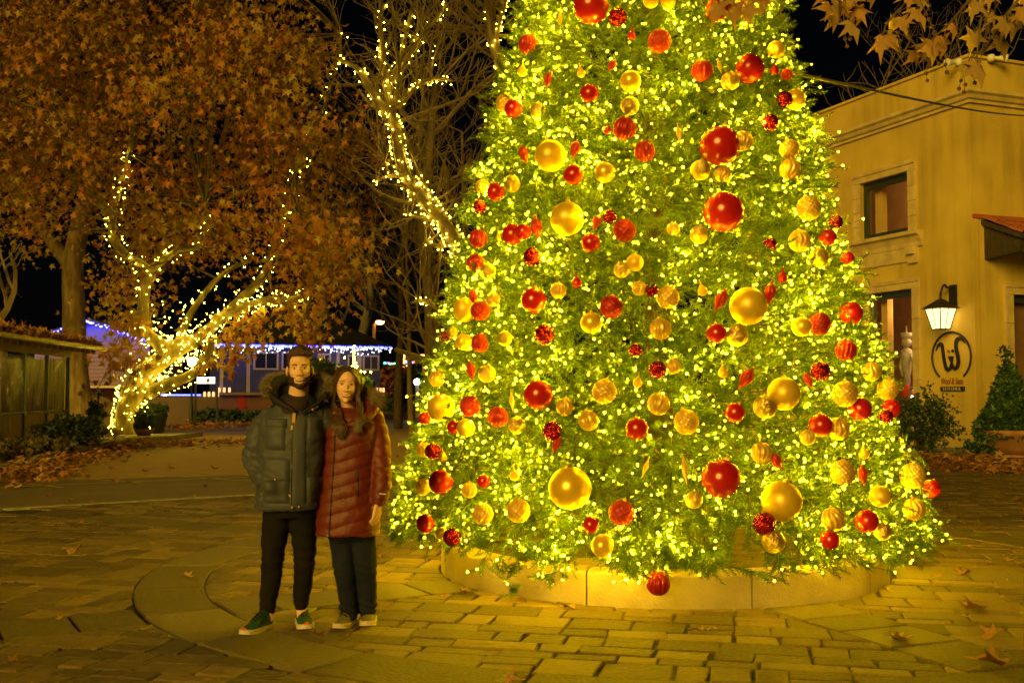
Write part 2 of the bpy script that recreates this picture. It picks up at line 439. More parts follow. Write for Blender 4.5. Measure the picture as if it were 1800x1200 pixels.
for (u, v, y) in ((1222, 965, 8.1), (935, 965, 8.3)):
    p = P(u, v, y); m_ = MB(); e = empty('ground_uplight', (p[0], p[1], .17), 'small dark green garden uplight on the planter soil under the tree', 'uplight', 'uplights in the planter')
    m_.box((p[0], p[1], .29), (.13, .12, .15)); m_.build('housing', M_greenmetal, e)
    m_ = MB(); m_.tube([(p[0], p[1], .15), (p[0], p[1], .22)], .02, 8); m_.build('spike', M_blackmetal, e)
    m_ = MB(); m_.box((p[0], p[1], .376), (.15, .14, .02)); m_.build('hood', M_greenmetal, e)

# ------------------------------------------------------------------ Christmas tree
M_needle = mat('pine_needles', (.026, .060, .007), (.092, .165, .014), rough=.45, scale=3, attr=True, spec=.5)
M_trunk = mat('dark_bark', (.06, .04, .025), (.03, .02, .012), rough=.9, scale=12, bump=.6, bscale=30)
APEX = 9.7
def cone_r(z): return (APEX - z) * .25
xt = empty('christmas_tree', TREE, 'giant green Christmas tree covered in lights and baubles in round planter', 'christmas tree')
m_ = MB(); m_.tube([TREE + (0, 0, .1), TREE + (0, 0, 4), TREE + (0, 0, APEX - .2)], [.14, .10, .02], 12); m_.build('trunk', M_trunk, xt, smooth=True)

# ornaments first (the branches make room for them): lists read off the photograph, each block with its origin and scale
ORN = [
 (880, 0, .2916, [(545,40,105,'rs'),(705,105,55,'rg'),(790,215,42,'rt'),(958,250,70,'rd'),(165,268,58,'rr'),(670,395,44,'rf'),(285,480,48,'rf'),(783,490,63,'gs'),(536,566,57,'rs'),(1215,428,64,'rr'),(1500,415,85,'rs'),(1385,490,54,'gg'),(1650,425,42,'rt'),(1725,450,34,'rr'),(1660,300,50,'gs'),(1710,600,48,'rg'),(1775,600,60,'gs'),(78,655,55,'rs'),(25,620,56,'gd'),(225,665,48,'gg'),(780,640,55,'gg'),(748,775,70,'rr'),(645,785,38,'rt'),(1625,740,50,'rg'),(1075,810,70,'gf'),(1320,880,120,'rs'),(1460,850,60,'gr'),(1740,900,60,'gd'),(1745,1020,62,'gr'),(868,912,63,'rr'),(448,898,58,'rf'),(140,930,58,'rf'),(300,940,95,'gm'),(440,1055,62,'rs'),(628,1040,63,'gs'),(1205,1025,60,'gg'),(1340,1050,50,'gr'),(70,1110,50,'gg'),(1305,60,70,'rs'),(1470,40,60,'gg'),(905,5,45,'gs'),(1010,5,45,'gs'),(360,110,56,'gf'),(130,430,45,'gt'),(485,440,40,'gt'),(1320,400,56,'gf')]),
 (780, 330, .2584, [(840,210,117,'gm'),(355,30,62,'rs'),(265,-10,50,'gd'),(245,130,46,'rg'),(235,345,65,'rr'),(470,320,75,'rs'),(545,300,55,'rs'),(632,270,78,'rf'),(1040,235,62,'rf'),(1130,198,48,'rg'),(1230,290,80,'rd'),(1000,375,68,'rs'),(605,470,65,'rg'),(215,508,60,'rr'),(300,568,55,'gg'),(1300,510,60,'gm'),(1210,560,55,'gg'),(905,645,58,'rt'),(612,765,90,'rs'),(1138,810,82,'rd'),(1330,685,50,'gr'),(1415,695,46,'rg'),(1525,745,80,'gd'),(1003,918,74,'gs'),(685,998,72,'rg'),(1475,960,75,'gr'),(1305,1105,46,'rg'),(145,830,85,'gm'),(200,740,56,'rf'),(248,835,70,'rd'),(335,760,50,'gg'),(135,1048,58,'gs'),(250,1055,64,'rr'),(415,1025,52,'gg'),(10,1010,36,'rs'),(55,985,40,'gg'),(780,700,56,'gr'),(375,340,58,'gf')]),
 (1160, 330, .2584, [(432,165,138,'rs'),(1012,140,83,'gd'),(950,362,75,'gr'),(1195,235,48,'rg'),(1140,335,58,'rs'),(1275,478,44,'rs'),(265,320,62,'gg'),(750,385,46,'rg'),(1085,475,65,'gg'),(602,805,128,'gm'),(412,765,80,'rf'),(750,715,76,'rf'),(835,610,54,'rt'),(290,700,56,'gt'),(385,990,70,'rs'),(527,1005,74,'gg'),(965,945,66,'gs'),(1085,925,78,'rd'),(1300,855,78,'rs'),(1265,1105,70,'rr'),(90,280,45,'gg')]),
 (700, 620, .2834, [(265,340,88,'gm'),(165,405,40,'rs'),(445,330,68,'rd'),(345,460,44,'rs'),(420,465,58,'gs'),(618,397,66,'rr'),(735,450,55,'gg'),(870,260,95,'rs'),(1035,335,58,'gr'),(1278,240,78,'gd'),(1180,420,65,'gr'),(1485,185,48,'gt'),(1610,105,57,'rg'),(1615,318,70,'gr'),(1480,470,72,'rs'),(955,485,64,'rg'),(980,570,52,'rf'),(450,110,60,'rf'),(550,130,56,'gg'),(705,300,66,'gf'),(240,160,52,'gr'),(215,610,52,'rg'),(160,600,48,'gr'),(275,650,46,'gt'),(265,800,78,'rs'),(155,830,52,'gd'),(440,850,50,'gr'),(530,795,42,'rs'),(720,760,48,'gt'),(1065,838,134,'gs'),(1535,710,64,'gf'),(525,1000,67,'gr'),(745,978,76,'gd'),(1385,990,82,'rd'),(1195,1065,54,'rs'),(168,1058,58,'rs'),(335,1140,58,'rg'),(1265,1195,70,'gs'),(270,1120,42,'gs')]),
 (1160, 620, .3, [(82,80,44,'gr'),(370,115,48,'gt'),(505,150,72,'rf'),(725,240,96,'gm'),(615,315,68,'gg'),(440,350,60,'rs'),(155,405,76,'gd'),(940,108,57,'rg'),(1085,240,75,'gd'),(1170,330,66,'rs'),(1335,215,62,'gd'),(1355,325,54,'rs'),(1325,372,40,'rg'),(1240,110,55,'gr'),(942,425,68,'rs'),(1045,445,65,'gr'),(865,495,45,'gr'),(595,585,62,'gr'),(685,635,58,'rf'),(145,680,84,'gf'),(357,735,116,'rs'),(712,868,116,'gm'),(200,860,52,'gg'),(1070,700,72,'gd'),(1190,715,54,'rf'),(1195,590,48,'gt'),(1480,720,72,'gd'),(1590,795,50,'rs'),(1490,915,62,'gr'),(1290,840,60,'gm'),(612,1000,66,'rg'),(665,1105,66,'gg'),(1015,975,68,'gr'),(1210,985,66,'rs'),(995,1095,56,'rs'),(1305,1045,50,'gg'),(870,160,48,'rf')]),
 (0, 0, 1.0, [(1157, 1025, 21, 'rr')])]
def on_cone(u, v, grow=0.0):
    d = _ray(u, v); d = d / np.linalg.norm(d); o = np.array([0, 0, CAM_H]) - TREE - np.array([-.085, 0, 0])
    lo, best = None, None; k = .25; A0 = APEX + grow / k
    # |xy| = k (A0 - z)
    a = d[0] ** 2 + d[1] ** 2 - k * k * d[2] ** 2
    b = 2 * (o[0] * d[0] + o[1] * d[1] + k * k * (A0 - o[2]) * d[2]); c = o[0] ** 2 + o[1] ** 2 - k * k * (A0 - o[2]) ** 2
    D = b * b - 4 * a * c
    t = (-b - math.sqrt(D)) / (2 * a) if D > 0 else -b / (2 * a)
    return np.array([0, 0, CAM_H]) + d * t, t
orn_list = []
for ox, oy, s, L in ORN:
    for x, y_, r, ty in L:
        u, v, rp = ox + x * s, oy + y_ * s, r * s
        p, t = on_cone(u, v, -.02)
        if ty == 'rr' and v > 1015: p = P(u, v, 7.22); t = np.linalg.norm(p - (0, 0, CAM_H))
        orn_list.append((p, rp / F_PX * t * .985, ty))

def unit_sphere(nu, nv, f):
    V = []; F = []
    for i in range(nv + 1):
        th = PI * i / nv
        for k in range(nu):
            ph = 2 * PI * k / nu; r = f(th, ph); V.append((r * math.sin(th) * math.cos(ph), r * math.sin(th) * math.sin(ph), r * math.cos(th)))
    for i in range(nv):
        for k in range(nu):
            k2 = (k + 1) % nu; F.append((i * nu + k, (i + 1) * nu + k, (i + 1) * nu + k2, i * nu + k2))
    return np.array(V), np.array(F)
RED, GOLD = (.50, .012, .008), (.86, .55, .035)
M_rs = mat('red_gloss', RED, rough=.25, metal=.15, coat=.5); M_gs = mat('gold_gloss', GOLD, rough=.28, metal=.4)
M_gm = mat('gold_satin', (.82, .54, .03), (.74, .47, .025), rough=.42, metal=.35, scale=3)
M_rr = mat('red_ribbed', (.50, .02, .015), (.36, .012, .01), rough=.3, metal=.3, scale=9); M_gr = mat('gold_ribbed', (.80, .52, .08), (.62, .37, .05), rough=.32, metal=.45, scale=9)
M_rg = mat('red_glitter', (.58, .03, .025), (.30, .008, .008), rough=.25, metal=.85, scale=30, voro=.9, vscale=16)
M_gg = mat('gold_glitter', (.82, .60, .16), (.45, .30, .05), rough=.28, metal=.85, scale=30, voro=.9, vscale=16)
M_cap = mat('gold_cap', (.75, .5, .12), rough=.3, metal=1)
def lath(prof, twist=0, lobes=0, amp=0, n=40, m=40):
    V = []; F = []
    for i in range(m + 1):
        t = i / m; x = t * (len(prof) - 1); j = min(int(x), len(prof) - 2); w = x - j
        w = w * w * (3 - 2 * w) if False else w
        r = prof[j][0] * (1 - w) + prof[j + 1][0] * w; z = prof[j][1] * (1 - w) + prof[j + 1][1] * w
        for k in range(n):
            a = 2 * PI * k / n; rr = r * (1 + amp * math.cos(lobes * a + twist * z)); V.append((rr * math.cos(a), rr * math.sin(a), z))
    for i in range(m):
        for k in range(n):
            k2 = (k + 1) % n; F.append((i * n + k, i * n + k2, (i + 1) * n + k2, (i + 1) * n + k))
    return np.array(V), np.array(F)
ribs = lambda th, ph: 1 - .12 * (1 - abs(math.cos(7 * ph))) * min(1, 3 * math.sin(th))
ribs_w = lambda th, ph: 1 - .13 * (1 - abs(math.cos(6 * ph + .9 * math.sin(3 * th)))) * min(1, 3 * math.sin(th))
diam = lambda th, ph: 1 - .12 * (1 - (abs(math.sin(7 * ph + 8 * th)) * abs(math.sin(7 * ph - 8 * th))) ** .5)
tear = [(.02, 1.75), (.06, 1.4), (.16, 1.0), (.42, .62), (.68, .25), (.78, -.1), (.70, -.45), (.42, -.72), (.08, -.85), (.01, -.86)]
fin = [(.03, 1.35), (.10, 1.25), (.12, 1.1), (.35, .85), (.56, .45), (.6, .1), (.5, -.3), (.3, -.7), (.14, -.95), (.15, -1.05), (.06, -1.2), (.01, -1.5)]
spin = [(.02, 1.35), (.05, 1.1), (.14, .75), (.24, .4), (.28, .1), (.25, -.2), (.16, -.55), (.07, -.9), (.03, -1.2), (.01, -1.45)]
PROTO = {'rs': (unit_sphere(32, 20, lambda a, b: 1), M_rs), 'gs': (unit_sphere(32, 20, lambda a, b: 1), M_gs), 'gm': (unit_sphere(36, 24, lambda a, b: 1), M_gm),
         'rr': (unit_sphere(72, 28, ribs), M_rr), 'gr': (unit_sphere(72, 28, ribs_w), M_gr), 'rd': (unit_sphere(80, 48, diam), M_rr), 'gd': (unit_sphere(80, 48, diam), M_gr),
         'rg': (unit_sphere(32, 20, lambda a, b: 1), M_rg), 'gg': (unit_sphere(32, 20, lambda a, b: 1), M_gg),
         'rt': (lath(tear), M_rs), 'gt': (lath(tear), M_gs), 'rf': (lath(fin, 2.4, 9, .10, 54), M_rr), 'gf': (lath(spin, 1.0, 6, .12), M_gr)}
NAMES = {'rs': 'glossy red ball bauble', 'gs': 'shiny gold ball bauble', 'gm': 'satin gold ball bauble', 'rr': 'red ball bauble with vertical ribs', 'gr': 'gold ball bauble with wavy ribs',
         'rd': 'red ball bauble with quilted diamond texture', 'gd': 'gold ball bauble with quilted diamond texture', 'rg': 'sparkling red glitter ball bauble', 'gg': 'sparkling gold glitter ball bauble',
         'rt': 'glossy red teardrop ornament', 'gt': 'shiny gold teardrop ornament', 'rf': 'red spiral ribbed finial ornament', 'gf': 'slender gold spindle ornament'}
PM = {k: mesh('bauble', v[0][0], v[0][1], v[1], smooth=True) for k, v in PROTO.items()}
capm = MB(); capm.lathe([(.13, 0), (.14, .03), (.135, .12), (.10, .15), (.03, .16), (.025, .20)], (0, 0, 0), 12)
CAPM = mesh('cap', capm.v, capm.f, M_cap, smooth=True)
loopm = MB(); loopm.tube([(.06 * math.cos(t), 0, .24 + .06 * math.sin(t)) for t in np.linspace(0, 2 * PI, 11)], .012, 5, cap=False)
LOOPM = mesh('hanging_loop', loopm.v, loopm.f, M_cap, smooth=True)
org = random.Random(11)
for p, r, ty in orn_list:
    o = bpy.data.objects.new('bauble' if ty[1] not in 'tf' else 'ornament', PM[ty]); COL.objects.link(o)
    o.location = tuple(p); tall = ty[1] in 'tf'; rs = r * (.80 if tall else 1); o.scale = (rs,) * 3
    tilt = .5 if ty in ('rf', 'gf') else .3
    o.rotation_euler = (org.uniform(-tilt, tilt), org.uniform(-tilt, tilt), org.uniform(0, 6.28))
    size = 'large' if r > .105 else ('medium' if r > .066 else 'small')
    if r > .15: size = 'very large'
    if tall: size = 'long'
    dd = np.linalg.norm(np.array([q_[0] for q_ in orn_list]) - p, axis=1); dd[dd < 1e-6] = 9; jn = int(np.argmin(dd)); nty = orn_list[jn][2]; nr = orn_list[jn][1]
    nsz = ('tall' if nty[1] in 'tf' else 'large' if nr > .105 else 'medium' if nr > .066 else 'small')
    SH = {'rs': 'glossy red ball', 'gs': 'shiny gold ball', 'gm': 'satin gold ball', 'rr': 'ribbed red ball', 'gr': 'ribbed gold ball', 'rd': 'quilted red ball', 'gd': 'quilted gold ball', 'rg': 'glittery red ball', 'gg': 'glittery gold ball', 'rt': 'red teardrop', 'gt': 'gold teardrop', 'rf': 'red finial', 'gf': 'gold spindle'}
    zone = 'by the planter' if p[2] < 1.0 else 'at waist height' if p[2] < 1.5 else 'at head height' if p[2] < 2.2 else 'above head height' if p[2] < 3.2 else 'high on tree' if p[2] < 4.1 else 'very high on tree'
    lab = f'{size} {SH[ty]} ornament, {zone}, nearest to a {nsz} {SH[nty]}'
    if ty == 'rr' and p[2] < .5: lab = 'red ribbed ball bauble hanging lowest of all, in front of the planter wall'
    tag(o, lab, 'bauble' if not tall else 'ornament', f'{size} {SH[ty]} ornaments on the Christmas tree')
    for cm, nm in ((CAPM, 'cap'), (LOOPM, 'hanging_loop')):
        c = bpy.data.objects.new(nm, cm); COL.objects.link(c); c.parent = o
        c.location = (0, 0, {'t': 1.68, 'f': 1.3}.get(ty[1], .97))
        if tall: c.scale = (.55,) * 3
orn_P = np.array([o[0] for o in orn_list]); orn_R = np.array([o[1] for o in orn_list])

# branches: stems from inside the cone, side sprigs, bottle-brush needles
def radial(p):
    d = p[:, :2] - TREE[:2]; d = d / np.linalg.norm(d, axis=1)[:, None]; return np.column_stack([d, np.zeros(len(p))])
def keep_clear(p, slack, keepfrac=.0):
    k = np.ones(len(p), bool); to_cam = np.array([0, -.2, CAM_H])
    for c, r in zip(orn_P, orn_R):
        n = (c - TREE) * (1, 1, 0); n = n / np.linalg.norm(n); n = n + (to_cam - c) / np.linalg.norm(to_cam - c); n /= np.linalg.norm(n)
        d = p - c; along = d @ n; lat = np.linalg.norm(d - along[:, None] * n, axis=1)
        k &= ~((lat < r * slack) & (along > -r * .35) & (along < .5))
    if keepfrac: k |= RNG.random(len(p)) < keepfrac
    return k
NB = 4000
zz = []
while len(zz) < NB:
    z = RNG.uniform(.24, APEX - .15, 4000); w = cone_r(z) / 2.4 * np.where(z > 5.6, .55, 1.0)
    zz.extend(z[RNG.random(len(z)) < w].tolist())
zz = np.array(zz[:NB]); th = RNG.uniform(0, 2 * PI, NB)
back = np.sin(th) > .45
keepb = ~(back & (RNG.random(NB) < .45)); zz, th = zz[keepb], th[keepb]; nb = len(zz)
clump = np.array([mnoise.noise(Vector((3.2 * math.cos(t) * cone_r(z), 3.2 * math.sin(t) * cone_r(z), 2.6 * z))) for t, z in zip(th, zz)])
R_tip = cone_r(zz) + RNG.normal(0, .045, nb) + clump * .17
edgeb = zz < .66
R_tip -= .02 + .10 * np.clip((1.9 - zz) / 1.6, 0, 1)
er = np.column_stack([np.cos(th), np.sin(th), np.zeros(nb)]); et = np.column_stack([-np.sin(th), np.cos(th), np.zeros(nb)]); ez = np.array([0, 0, 1.0])
AX = TREE + np.array([-.085, 0, 0]); R_tip -= .05 * np.clip((zz - .5) / .6, 0, 1)
tip = AX + er * R_tip[:, None] + np.outer(zz, ez)
yaw = RNG.normal(0, .45, nb); pit = RNG.normal(.22, .30, nb); pit[edgeb] = RNG.normal(-.55, .35, edgeb.sum())
bd = er * (np.cos(pit) * np.cos(yaw))[:, None] + et * (np.cos(pit) * np.sin(yaw))[:, None] + np.outer(np.sin(pit), ez)
# boughs that droop over the planter rim
ex_t, ex_d = [], []
for (u_, v_, y_, n_) in ((1157, 992, 7.26, 9), (1180, 985, 7.3, 6), (1095, 1002, 7.35, 9), (1075, 990, 7.4, 5), (795, 968, 9.0, 6), (1590, 968, 9.2, 7), (1600, 930, 9.2, 5), (1440, 985, 7.9, 6), (930, 972, 7.7, 5)):
    for k_ in range(n_):
        ex_t.append(P(u_, v_, y_) + RNG.normal(0, .05, 3)); o_ = (P(u_, v_, y_) - TREE) * (1, 1, 0); o_ /= np.linalg.norm(o_); ex_d.append(o_ * RNG.uniform(.35, .8) + np.array([RNG.normal(0, .25), RNG.normal(0, .15), -1.0]))
ex_t = np.array(ex_t); ex_d = np.array(ex_d); ex_d /= np.linalg.norm(ex_d, axis=1)[:, None]; ex_r = (ex_t - TREE) * (1, 1, 0); ex_r /= np.linalg.norm(ex_r, axis=1)[:, None]
tip = np.vstack([tip, ex_t]); bd = np.vstack([bd, ex_d]); er = np.vstack([er, ex_r]); et = np.vstack([et, np.column_stack([-ex_r[:, 1], ex_r[:, 0], np.zeros(len(ex_r))])]); nb = len(tip)
blen = RNG.uniform(.38, .62, nb)
sp_p, sp_d, sp_l, sp_b = [tip - bd * .14], [bd], [np.full(nb, .15)], [np.arange(nb)]
for j in range(7):
    back_ = .10 + .065 * j + RNG.uniform(-.02, .02, nb); ang = RNG.uniform(.55, .95, nb); rol = RNG.uniform(0, 2 * PI, nb) if j > 4 else (j % 2) * PI + RNG.normal(0, .5, nb)
    side = et * np.cos(rol)[:, None] + np.cross(bd, et) * np.sin(rol)[:, None]; side -= bd * np.sum(side * bd, axis=1)[:, None]; side /= np.linalg.norm(side, axis=1)[:, None]
    d = bd * np.cos(ang)[:, None] + side * np.sin(ang)[:, None]
    sp_p.append(tip - bd * back_[:, None]); sp_d.append(d); sp_l.append(RNG.uniform(.12, .20, nb)); sp_b.append(np.arange(nb))
# inner layer that closes the gaps
ni = 6000; zi = RNG.uniform(.45, APEX - .5, ni); ti = RNG.uniform(0, 2 * PI, ni); ok = RNG.random(ni) < cone_r(zi) / 2.4; zi, ti = zi[ok], ti[ok]; ni = len(zi)
Ri = np.maximum(.05, cone_r(zi) - RNG.uniform(.28, .65, ni)); pi_ = TREE + np.column_stack([Ri * np.cos(ti), Ri * np.sin(ti), zi])
di = np.column_stack([np.cos(ti), np.sin(ti), np.zeros(ni)]) * .6 + RNG.normal(0, .6, (ni, 3)); di /= np.linalg.norm(di, axis=1)[:, None]
sp_p.append(pi_); sp_d.append(di); sp_l.append(np.full(ni, .26)); sp_b.append(np.full(ni, -1))
sp_p = np.concatenate(sp_p); sp_d = np.concatenate(sp_d); sp_l = np.concatenate(sp_l)
k = keep_clear(sp_p + sp_d * (sp_l * .6)[:, None], .92, .05) & keep_clear(sp_p + sp_d * sp_l[:, None], .86, .06)
sp_p, sp_d, sp_l = sp_p[k], sp_d[k], sp_l[k]; ns = len(sp_p)
# sprig mesh: needles as slim triangles round a stem of length 1
NV, NF = [], []
nn_ = 34
for i in range(nn_):
    s_ = .06 + .94 * i / nn_; a = i * 2.399; L = .27 * (1 - .35 * max(0, s_ - .7) / .3); lean = .85 if s_ < .9 else 1.2
    d = np.array([math.cos(a) * math.cos(lean * .75), math.sin(a) * math.cos(lean * .75), math.sin(lean * .75)]); w = np.cross(d, (0, 0, 1.0)); w = w / np.linalg.norm(w) * .026
    b = np.array([0, 0, s_]); q = len(NV); NV += [b - w, b + w, b + d * L]; NF.append((q, q + 1, q + 2))
for a in (0, 2.1, 4.2):
    q = len(NV); NV += [(.014 * math.cos(a), .014 * math.sin(a), 0), (.014 * math.cos(a + 2.1), .014 * math.sin(a + 2.1), 0), (0, 0, 1.0)]; NF.append((q, q + 1, q + 2))
V, F, T = scatter(np.array(NV), np.array(NF), sp_p, frames(sp_d), sp_l, np.clip(RNG.normal(.5, .22, ns), 0, 1))
crown = tag(obj('needles', V, F, M_needle, xt, tone=T), kind='stuff')
# brown stems
sm = rng_idx = RNG.permutation(nb)[:nb]; Vs = []; a_ = tip - bd * blen[:, None]; b_ = tip - bd * .1
SV = np.array([(.007, 0, 0), (-.0035, .006, 0), (-.0035, -.006, 0), (0, 0, 1.0)]); SF = np.array([(0, 1, 3), (1, 2, 3), (2, 0, 3)])
fr = frames(bd); Vst = np.einsum('nij,nkj->nki', fr, SV[None] * np.stack([np.ones(nb), np.ones(nb), blen - .1], -1)[:, None, :]) + a_[:, None, :]
tag(obj('branches', Vst.reshape(-1, 3), (SF[None] + (np.arange(nb) * 4)[:, None, None]).reshape(-1, 3), M_trunk, xt), kind='stuff')

# bulbs strung through the branches
BULB_L = 730.0
M_bulb = emis('warm_bulb', BULB_WARM, BULB_L)
NBU = 6000
idx = RNG.integers(0, nb, NBU)
bp_ = tip[idx] - bd[idx] * RNG.uniform(-.01, .34, NBU)[:, None] + RNG.normal(0, .04, (NBU, 3)) + er[idx] * .015
bp_ = bp_[keep_clear(bp_, 1.02)]
xl = empty('string_lights', TREE, 'warm white fairy lights strung all over the Christmas tree', 'string lights')
tag(bulbs('bulb_strand', bp_, np.clip(RNG.normal(.0070, .0012, len(bp_)), .0045, .010), M_bulb, xl), kind='stuff')
M_wire = mat('green_wire', (.01, .03, .008), rough=.5)
# green cable threading neighbouring bulbs
order = np.lexsort((np.arctan2(bp_[:, 1] - TREE[1], bp_[:, 0] - TREE[0]), (bp_[:, 2] / .16).astype(int)))
q = bp_[order]; A, B = q[:-1], q[1:]; okw = np.linalg.norm(B - A, axis=1) < .28; A, B = A[okw], B[okw]
W0 = np.array([0, 0, .002]); V = np.stack([A - W0, A + W0, B + W0, B - W0], 1).reshape(-1, 3); F = (np.arange(len(A)) * 4)[:, None] + np.array([0, 1, 2, 3])
tag(obj('cable', V, F, M_wire, xl), kind='stuff')
# guy cable from the tree to the shop
# ------------------------------------------------------------------ stucco shop building
def stucco(name, a, b_, dark, streak):
    m = mat(name, a, b_, rough=.88, scale=.7, bump=.5, bscale=30, contrast=(.3, .7), detail=9); n, l = m.node_tree.nodes, m.node_tree.links; bs = n['Principled BSDF']; src = bs.inputs['Base Color'].links[0].from_socket
    tc = n.new('ShaderNodeTexCoord'); mp = n.new('ShaderNodeMapping'); mp.inputs['Scale'].default_value = (2.2, 2.2, .16); l.new(tc.outputs['Object'], mp.inputs[0]); t = n.new('ShaderNodeTexNoise'); t.inputs['Scale'].default_value = 1.3; t.inputs['Detail'].default_value = 7; l.new(mp.outputs[0], t.inputs['Vector'])
    t2 = n.new('ShaderNodeTexNoise'); t2.inputs['Scale'].default_value = .45; l.new(tc.outputs['Object'], t2.inputs['Vector']); mu = n.new('ShaderNodeMath'); mu.operation = 'MULTIPLY'; l.new(t.outputs['Fac'], mu.inputs[0]); l.new(t2.outputs['Fac'], mu.inputs[1])
    r = n.new('ShaderNodeMapRange'); r.inputs[1].default_value = .24; r.inputs[2].default_value = .42; r.inputs[4].default_value = streak; l.new(mu.outputs[0], r.inputs[0]); mx = n.new('ShaderNodeMix'); mx.data_type = 'RGBA'; mx.inputs['B'].default_value = (*dark, 1); l.new(src, mx.inputs['A']); l.new(r.outputs[0], mx.inputs['Factor']); l.new(mx.outputs['Result'], bs.inputs['Base Color']); return m
M_stucco = stucco('stucco', (.64, .46, .085), (.52, .36, .065), (.26, .17, .04), .5)
M_stuccor = stucco('stucco_stained', (.64, .47, .09), (.48, .34, .062), (.24, .16, .04), .55)
M_trimst = mat('cast_stone', (.60, .47, .20), (.46, .34, .15), rough=.8, scale=3, bump=.35, bscale=50)
M_frame = mat('window_frame_green', (.022, .035, .028), rough=.45)
M_tile = mat('clay_tile', (.38, .10, .04), (.26, .07, .03), rough=.75, scale=6, attr=True, bump=.3)
M_darkwood = mat('dark_timber', (.055, .04, .022), (.03, .022, .014), rough=.75, scale=6)
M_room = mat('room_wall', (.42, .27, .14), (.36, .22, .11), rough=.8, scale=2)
M_roomd = mat('room_dark_wall', (.24, .13, .06), (.18, .09, .04), rough=.8, scale=2)  # darker brown wall colour, used for the ground floor room
def glass_mat(name, tint=(1, 1, 1), refl=.12):
    m = bpy.data.materials.new(name); m.use_nodes = True; n, l = m.node_tree.nodes, m.node_tree.links; n.remove(n['Principled BSDF'])
    t = n.new('ShaderNodeBsdfTransparent'); t.inputs[0].default_value = (*tint, 1); g = n.new('ShaderNodeBsdfGlossy'); g.inputs['Roughness'].default_value = .03
    mx = n.new('ShaderNodeMixShader'); mx.inputs[0].default_value = refl
    l.new(t.outputs[0], mx.inputs[1]); l.new(g.outputs[0], mx.inputs[2]); l.new(mx.outputs[0], n['Material Output'].inputs[0]); return m
M_glass = glass_mat('window_glass')
K0 = G(1716, 797); KX = np.array([K0[0], K0[1]])
dL = np.array([-.359, .933]); dL /= np.linalg.norm(dL); dR = np.array([dL[1], -dL[0]]); nL = -dR; nR = -dL
FACE = {'L': (dL, nL), 'R': (dR, nR)}
def onwall(u, v, face):
    d, n = FACE[face]; r = _ray(u, v); t = (n @ KX) / (n @ r[:2]); p = np.array([0, 0, CAM_H]) + r * t
    return (p[:2] - KX) @ d, p[2]
def W(face, s, z, out=0.0):
    d, n = FACE[face]; q = KX + d * s + n * out; return np.array([q[0], q[1], z])
def wbox(mb, face, s0, s1, z0, z1, o0, o1, tone=.5):
    A = [W(face, s, z, o) for s in (s0, s1) for o in (o0, o1) for z in (z0, z1)]
    return mb.add(A, [(0, 1, 3, 2), (4, 6, 7, 5), (0, 4, 5, 1), (2, 3, 7, 6), (0, 2, 6, 4), (1, 5, 7, 3)], tone)
shop = empty('shop_building', (*(KX + (dL + dR) * 2), 0), 'two storey tan stucco corner shop with parapet beside the Christmas tree', 'building')
ztop = onwall(1714, 96, 'L')[1]
def wall(face, s0, s1, holes, zt, m_):
    ss = sorted(set([s0, s1] + [h[0] for h in holes] + [h[1] for h in holes])); zs = sorted(set([0.0, zt] + [h[2] for h in holes] + [h[3] for h in holes]))
    V = []; F = []
    def q(*pts):
        b = len(V); V.extend(pts); F.append((b, b + 1, b + 2, b + 3))
    for i in range(len(ss) - 1):
        for j in range(len(zs) - 1):
            cs, cz = (ss[i] + ss[i + 1]) / 2, (zs[j] + zs[j + 1]) / 2
            if any(h[0] < cs < h[1] and h[2] < cz < h[3] for h in holes): continue
            q(W(face, ss[i], zs[j]), W(face, ss[i + 1], zs[j]), W(face, ss[i + 1], zs[j + 1]), W(face, ss[i], zs[j + 1]))
    for a, b, c, d in holes:
        dp = -.32
        q(W(face, a, c), W(face, a, d), W(face, a, d, dp), W(face, a, c, dp)); q(W(face, b, c), W(face, b, d), W(face, b, d, dp), W(face, b, c, dp))
        q(W(face, a, d), W(face, b, d), W(face, b, d, dp), W(face, a, d, dp)); q(W(face, a, c), W(face, b, c), W(face, b, c, dp), W(face, a, c, dp))
    return obj('wall', V, F, m_, shop)
def rng_px(face, u0, u1, vt, vb):        # v given at the middle
    um = (u0 + u1) / 2; s = sorted([onwall(u0, 600, face)[0], onwall(u1, 600, face)[0]]); return [s[0], s[1], onwall(um, vb, face)[1], onwall(um, vt, face)[1]]
hu = rng_px('L', 1516, 1602, 311, 416); hl = rng_px('L', 1523, 1606, 512, 720)
hr = [onwall(1781, 600, 'R')[0], onwall(1781, 600, 'R')[0] + 2.3, onwall(1790, 722, 'R')[1], onwall(1790, 518, 'R')[1]]
LL, LR = 10.5, 9.0
hl2 = [hl[0] + 4.6, hl[1] + 4.6, hl[2], hl[3]]; hu2 = [hu[0] + 4.6, hu[1] + 4.6, hu[2], hu[3]]
wall('L', 0, LL, [hu, hl, hu2, hl2], ztop, M_stuccor); wall('R', 0, LR, [hr], ztop, M_stuccor)
m_ = MB()     # the other walls and the roof slab, seen only from elsewhere
A, B, D_, E_ = W('L', 0, 0), W('L', LL, 0), W('R', LR, 0), W('L', LL, 0) + np.array([*(dR * LR), 0])
up = np.array([0, 0, ztop])
m_.add([B, E_, E_ + up, B + up], [(0, 1, 2, 3)]); m_.add([D_, E_, E_ + up, D_ + up], [(0, 1, 2, 3)]); m_.build('rear_wall', M_stucco, shop)
m_ = MB(); rz = np.array([0, 0, ztop - .5]); m_.add([A + rz, B + rz, E_ + rz, D_ + rz], [(0, 1, 2, 3)]); m_.build('roof', M_conc, shop)
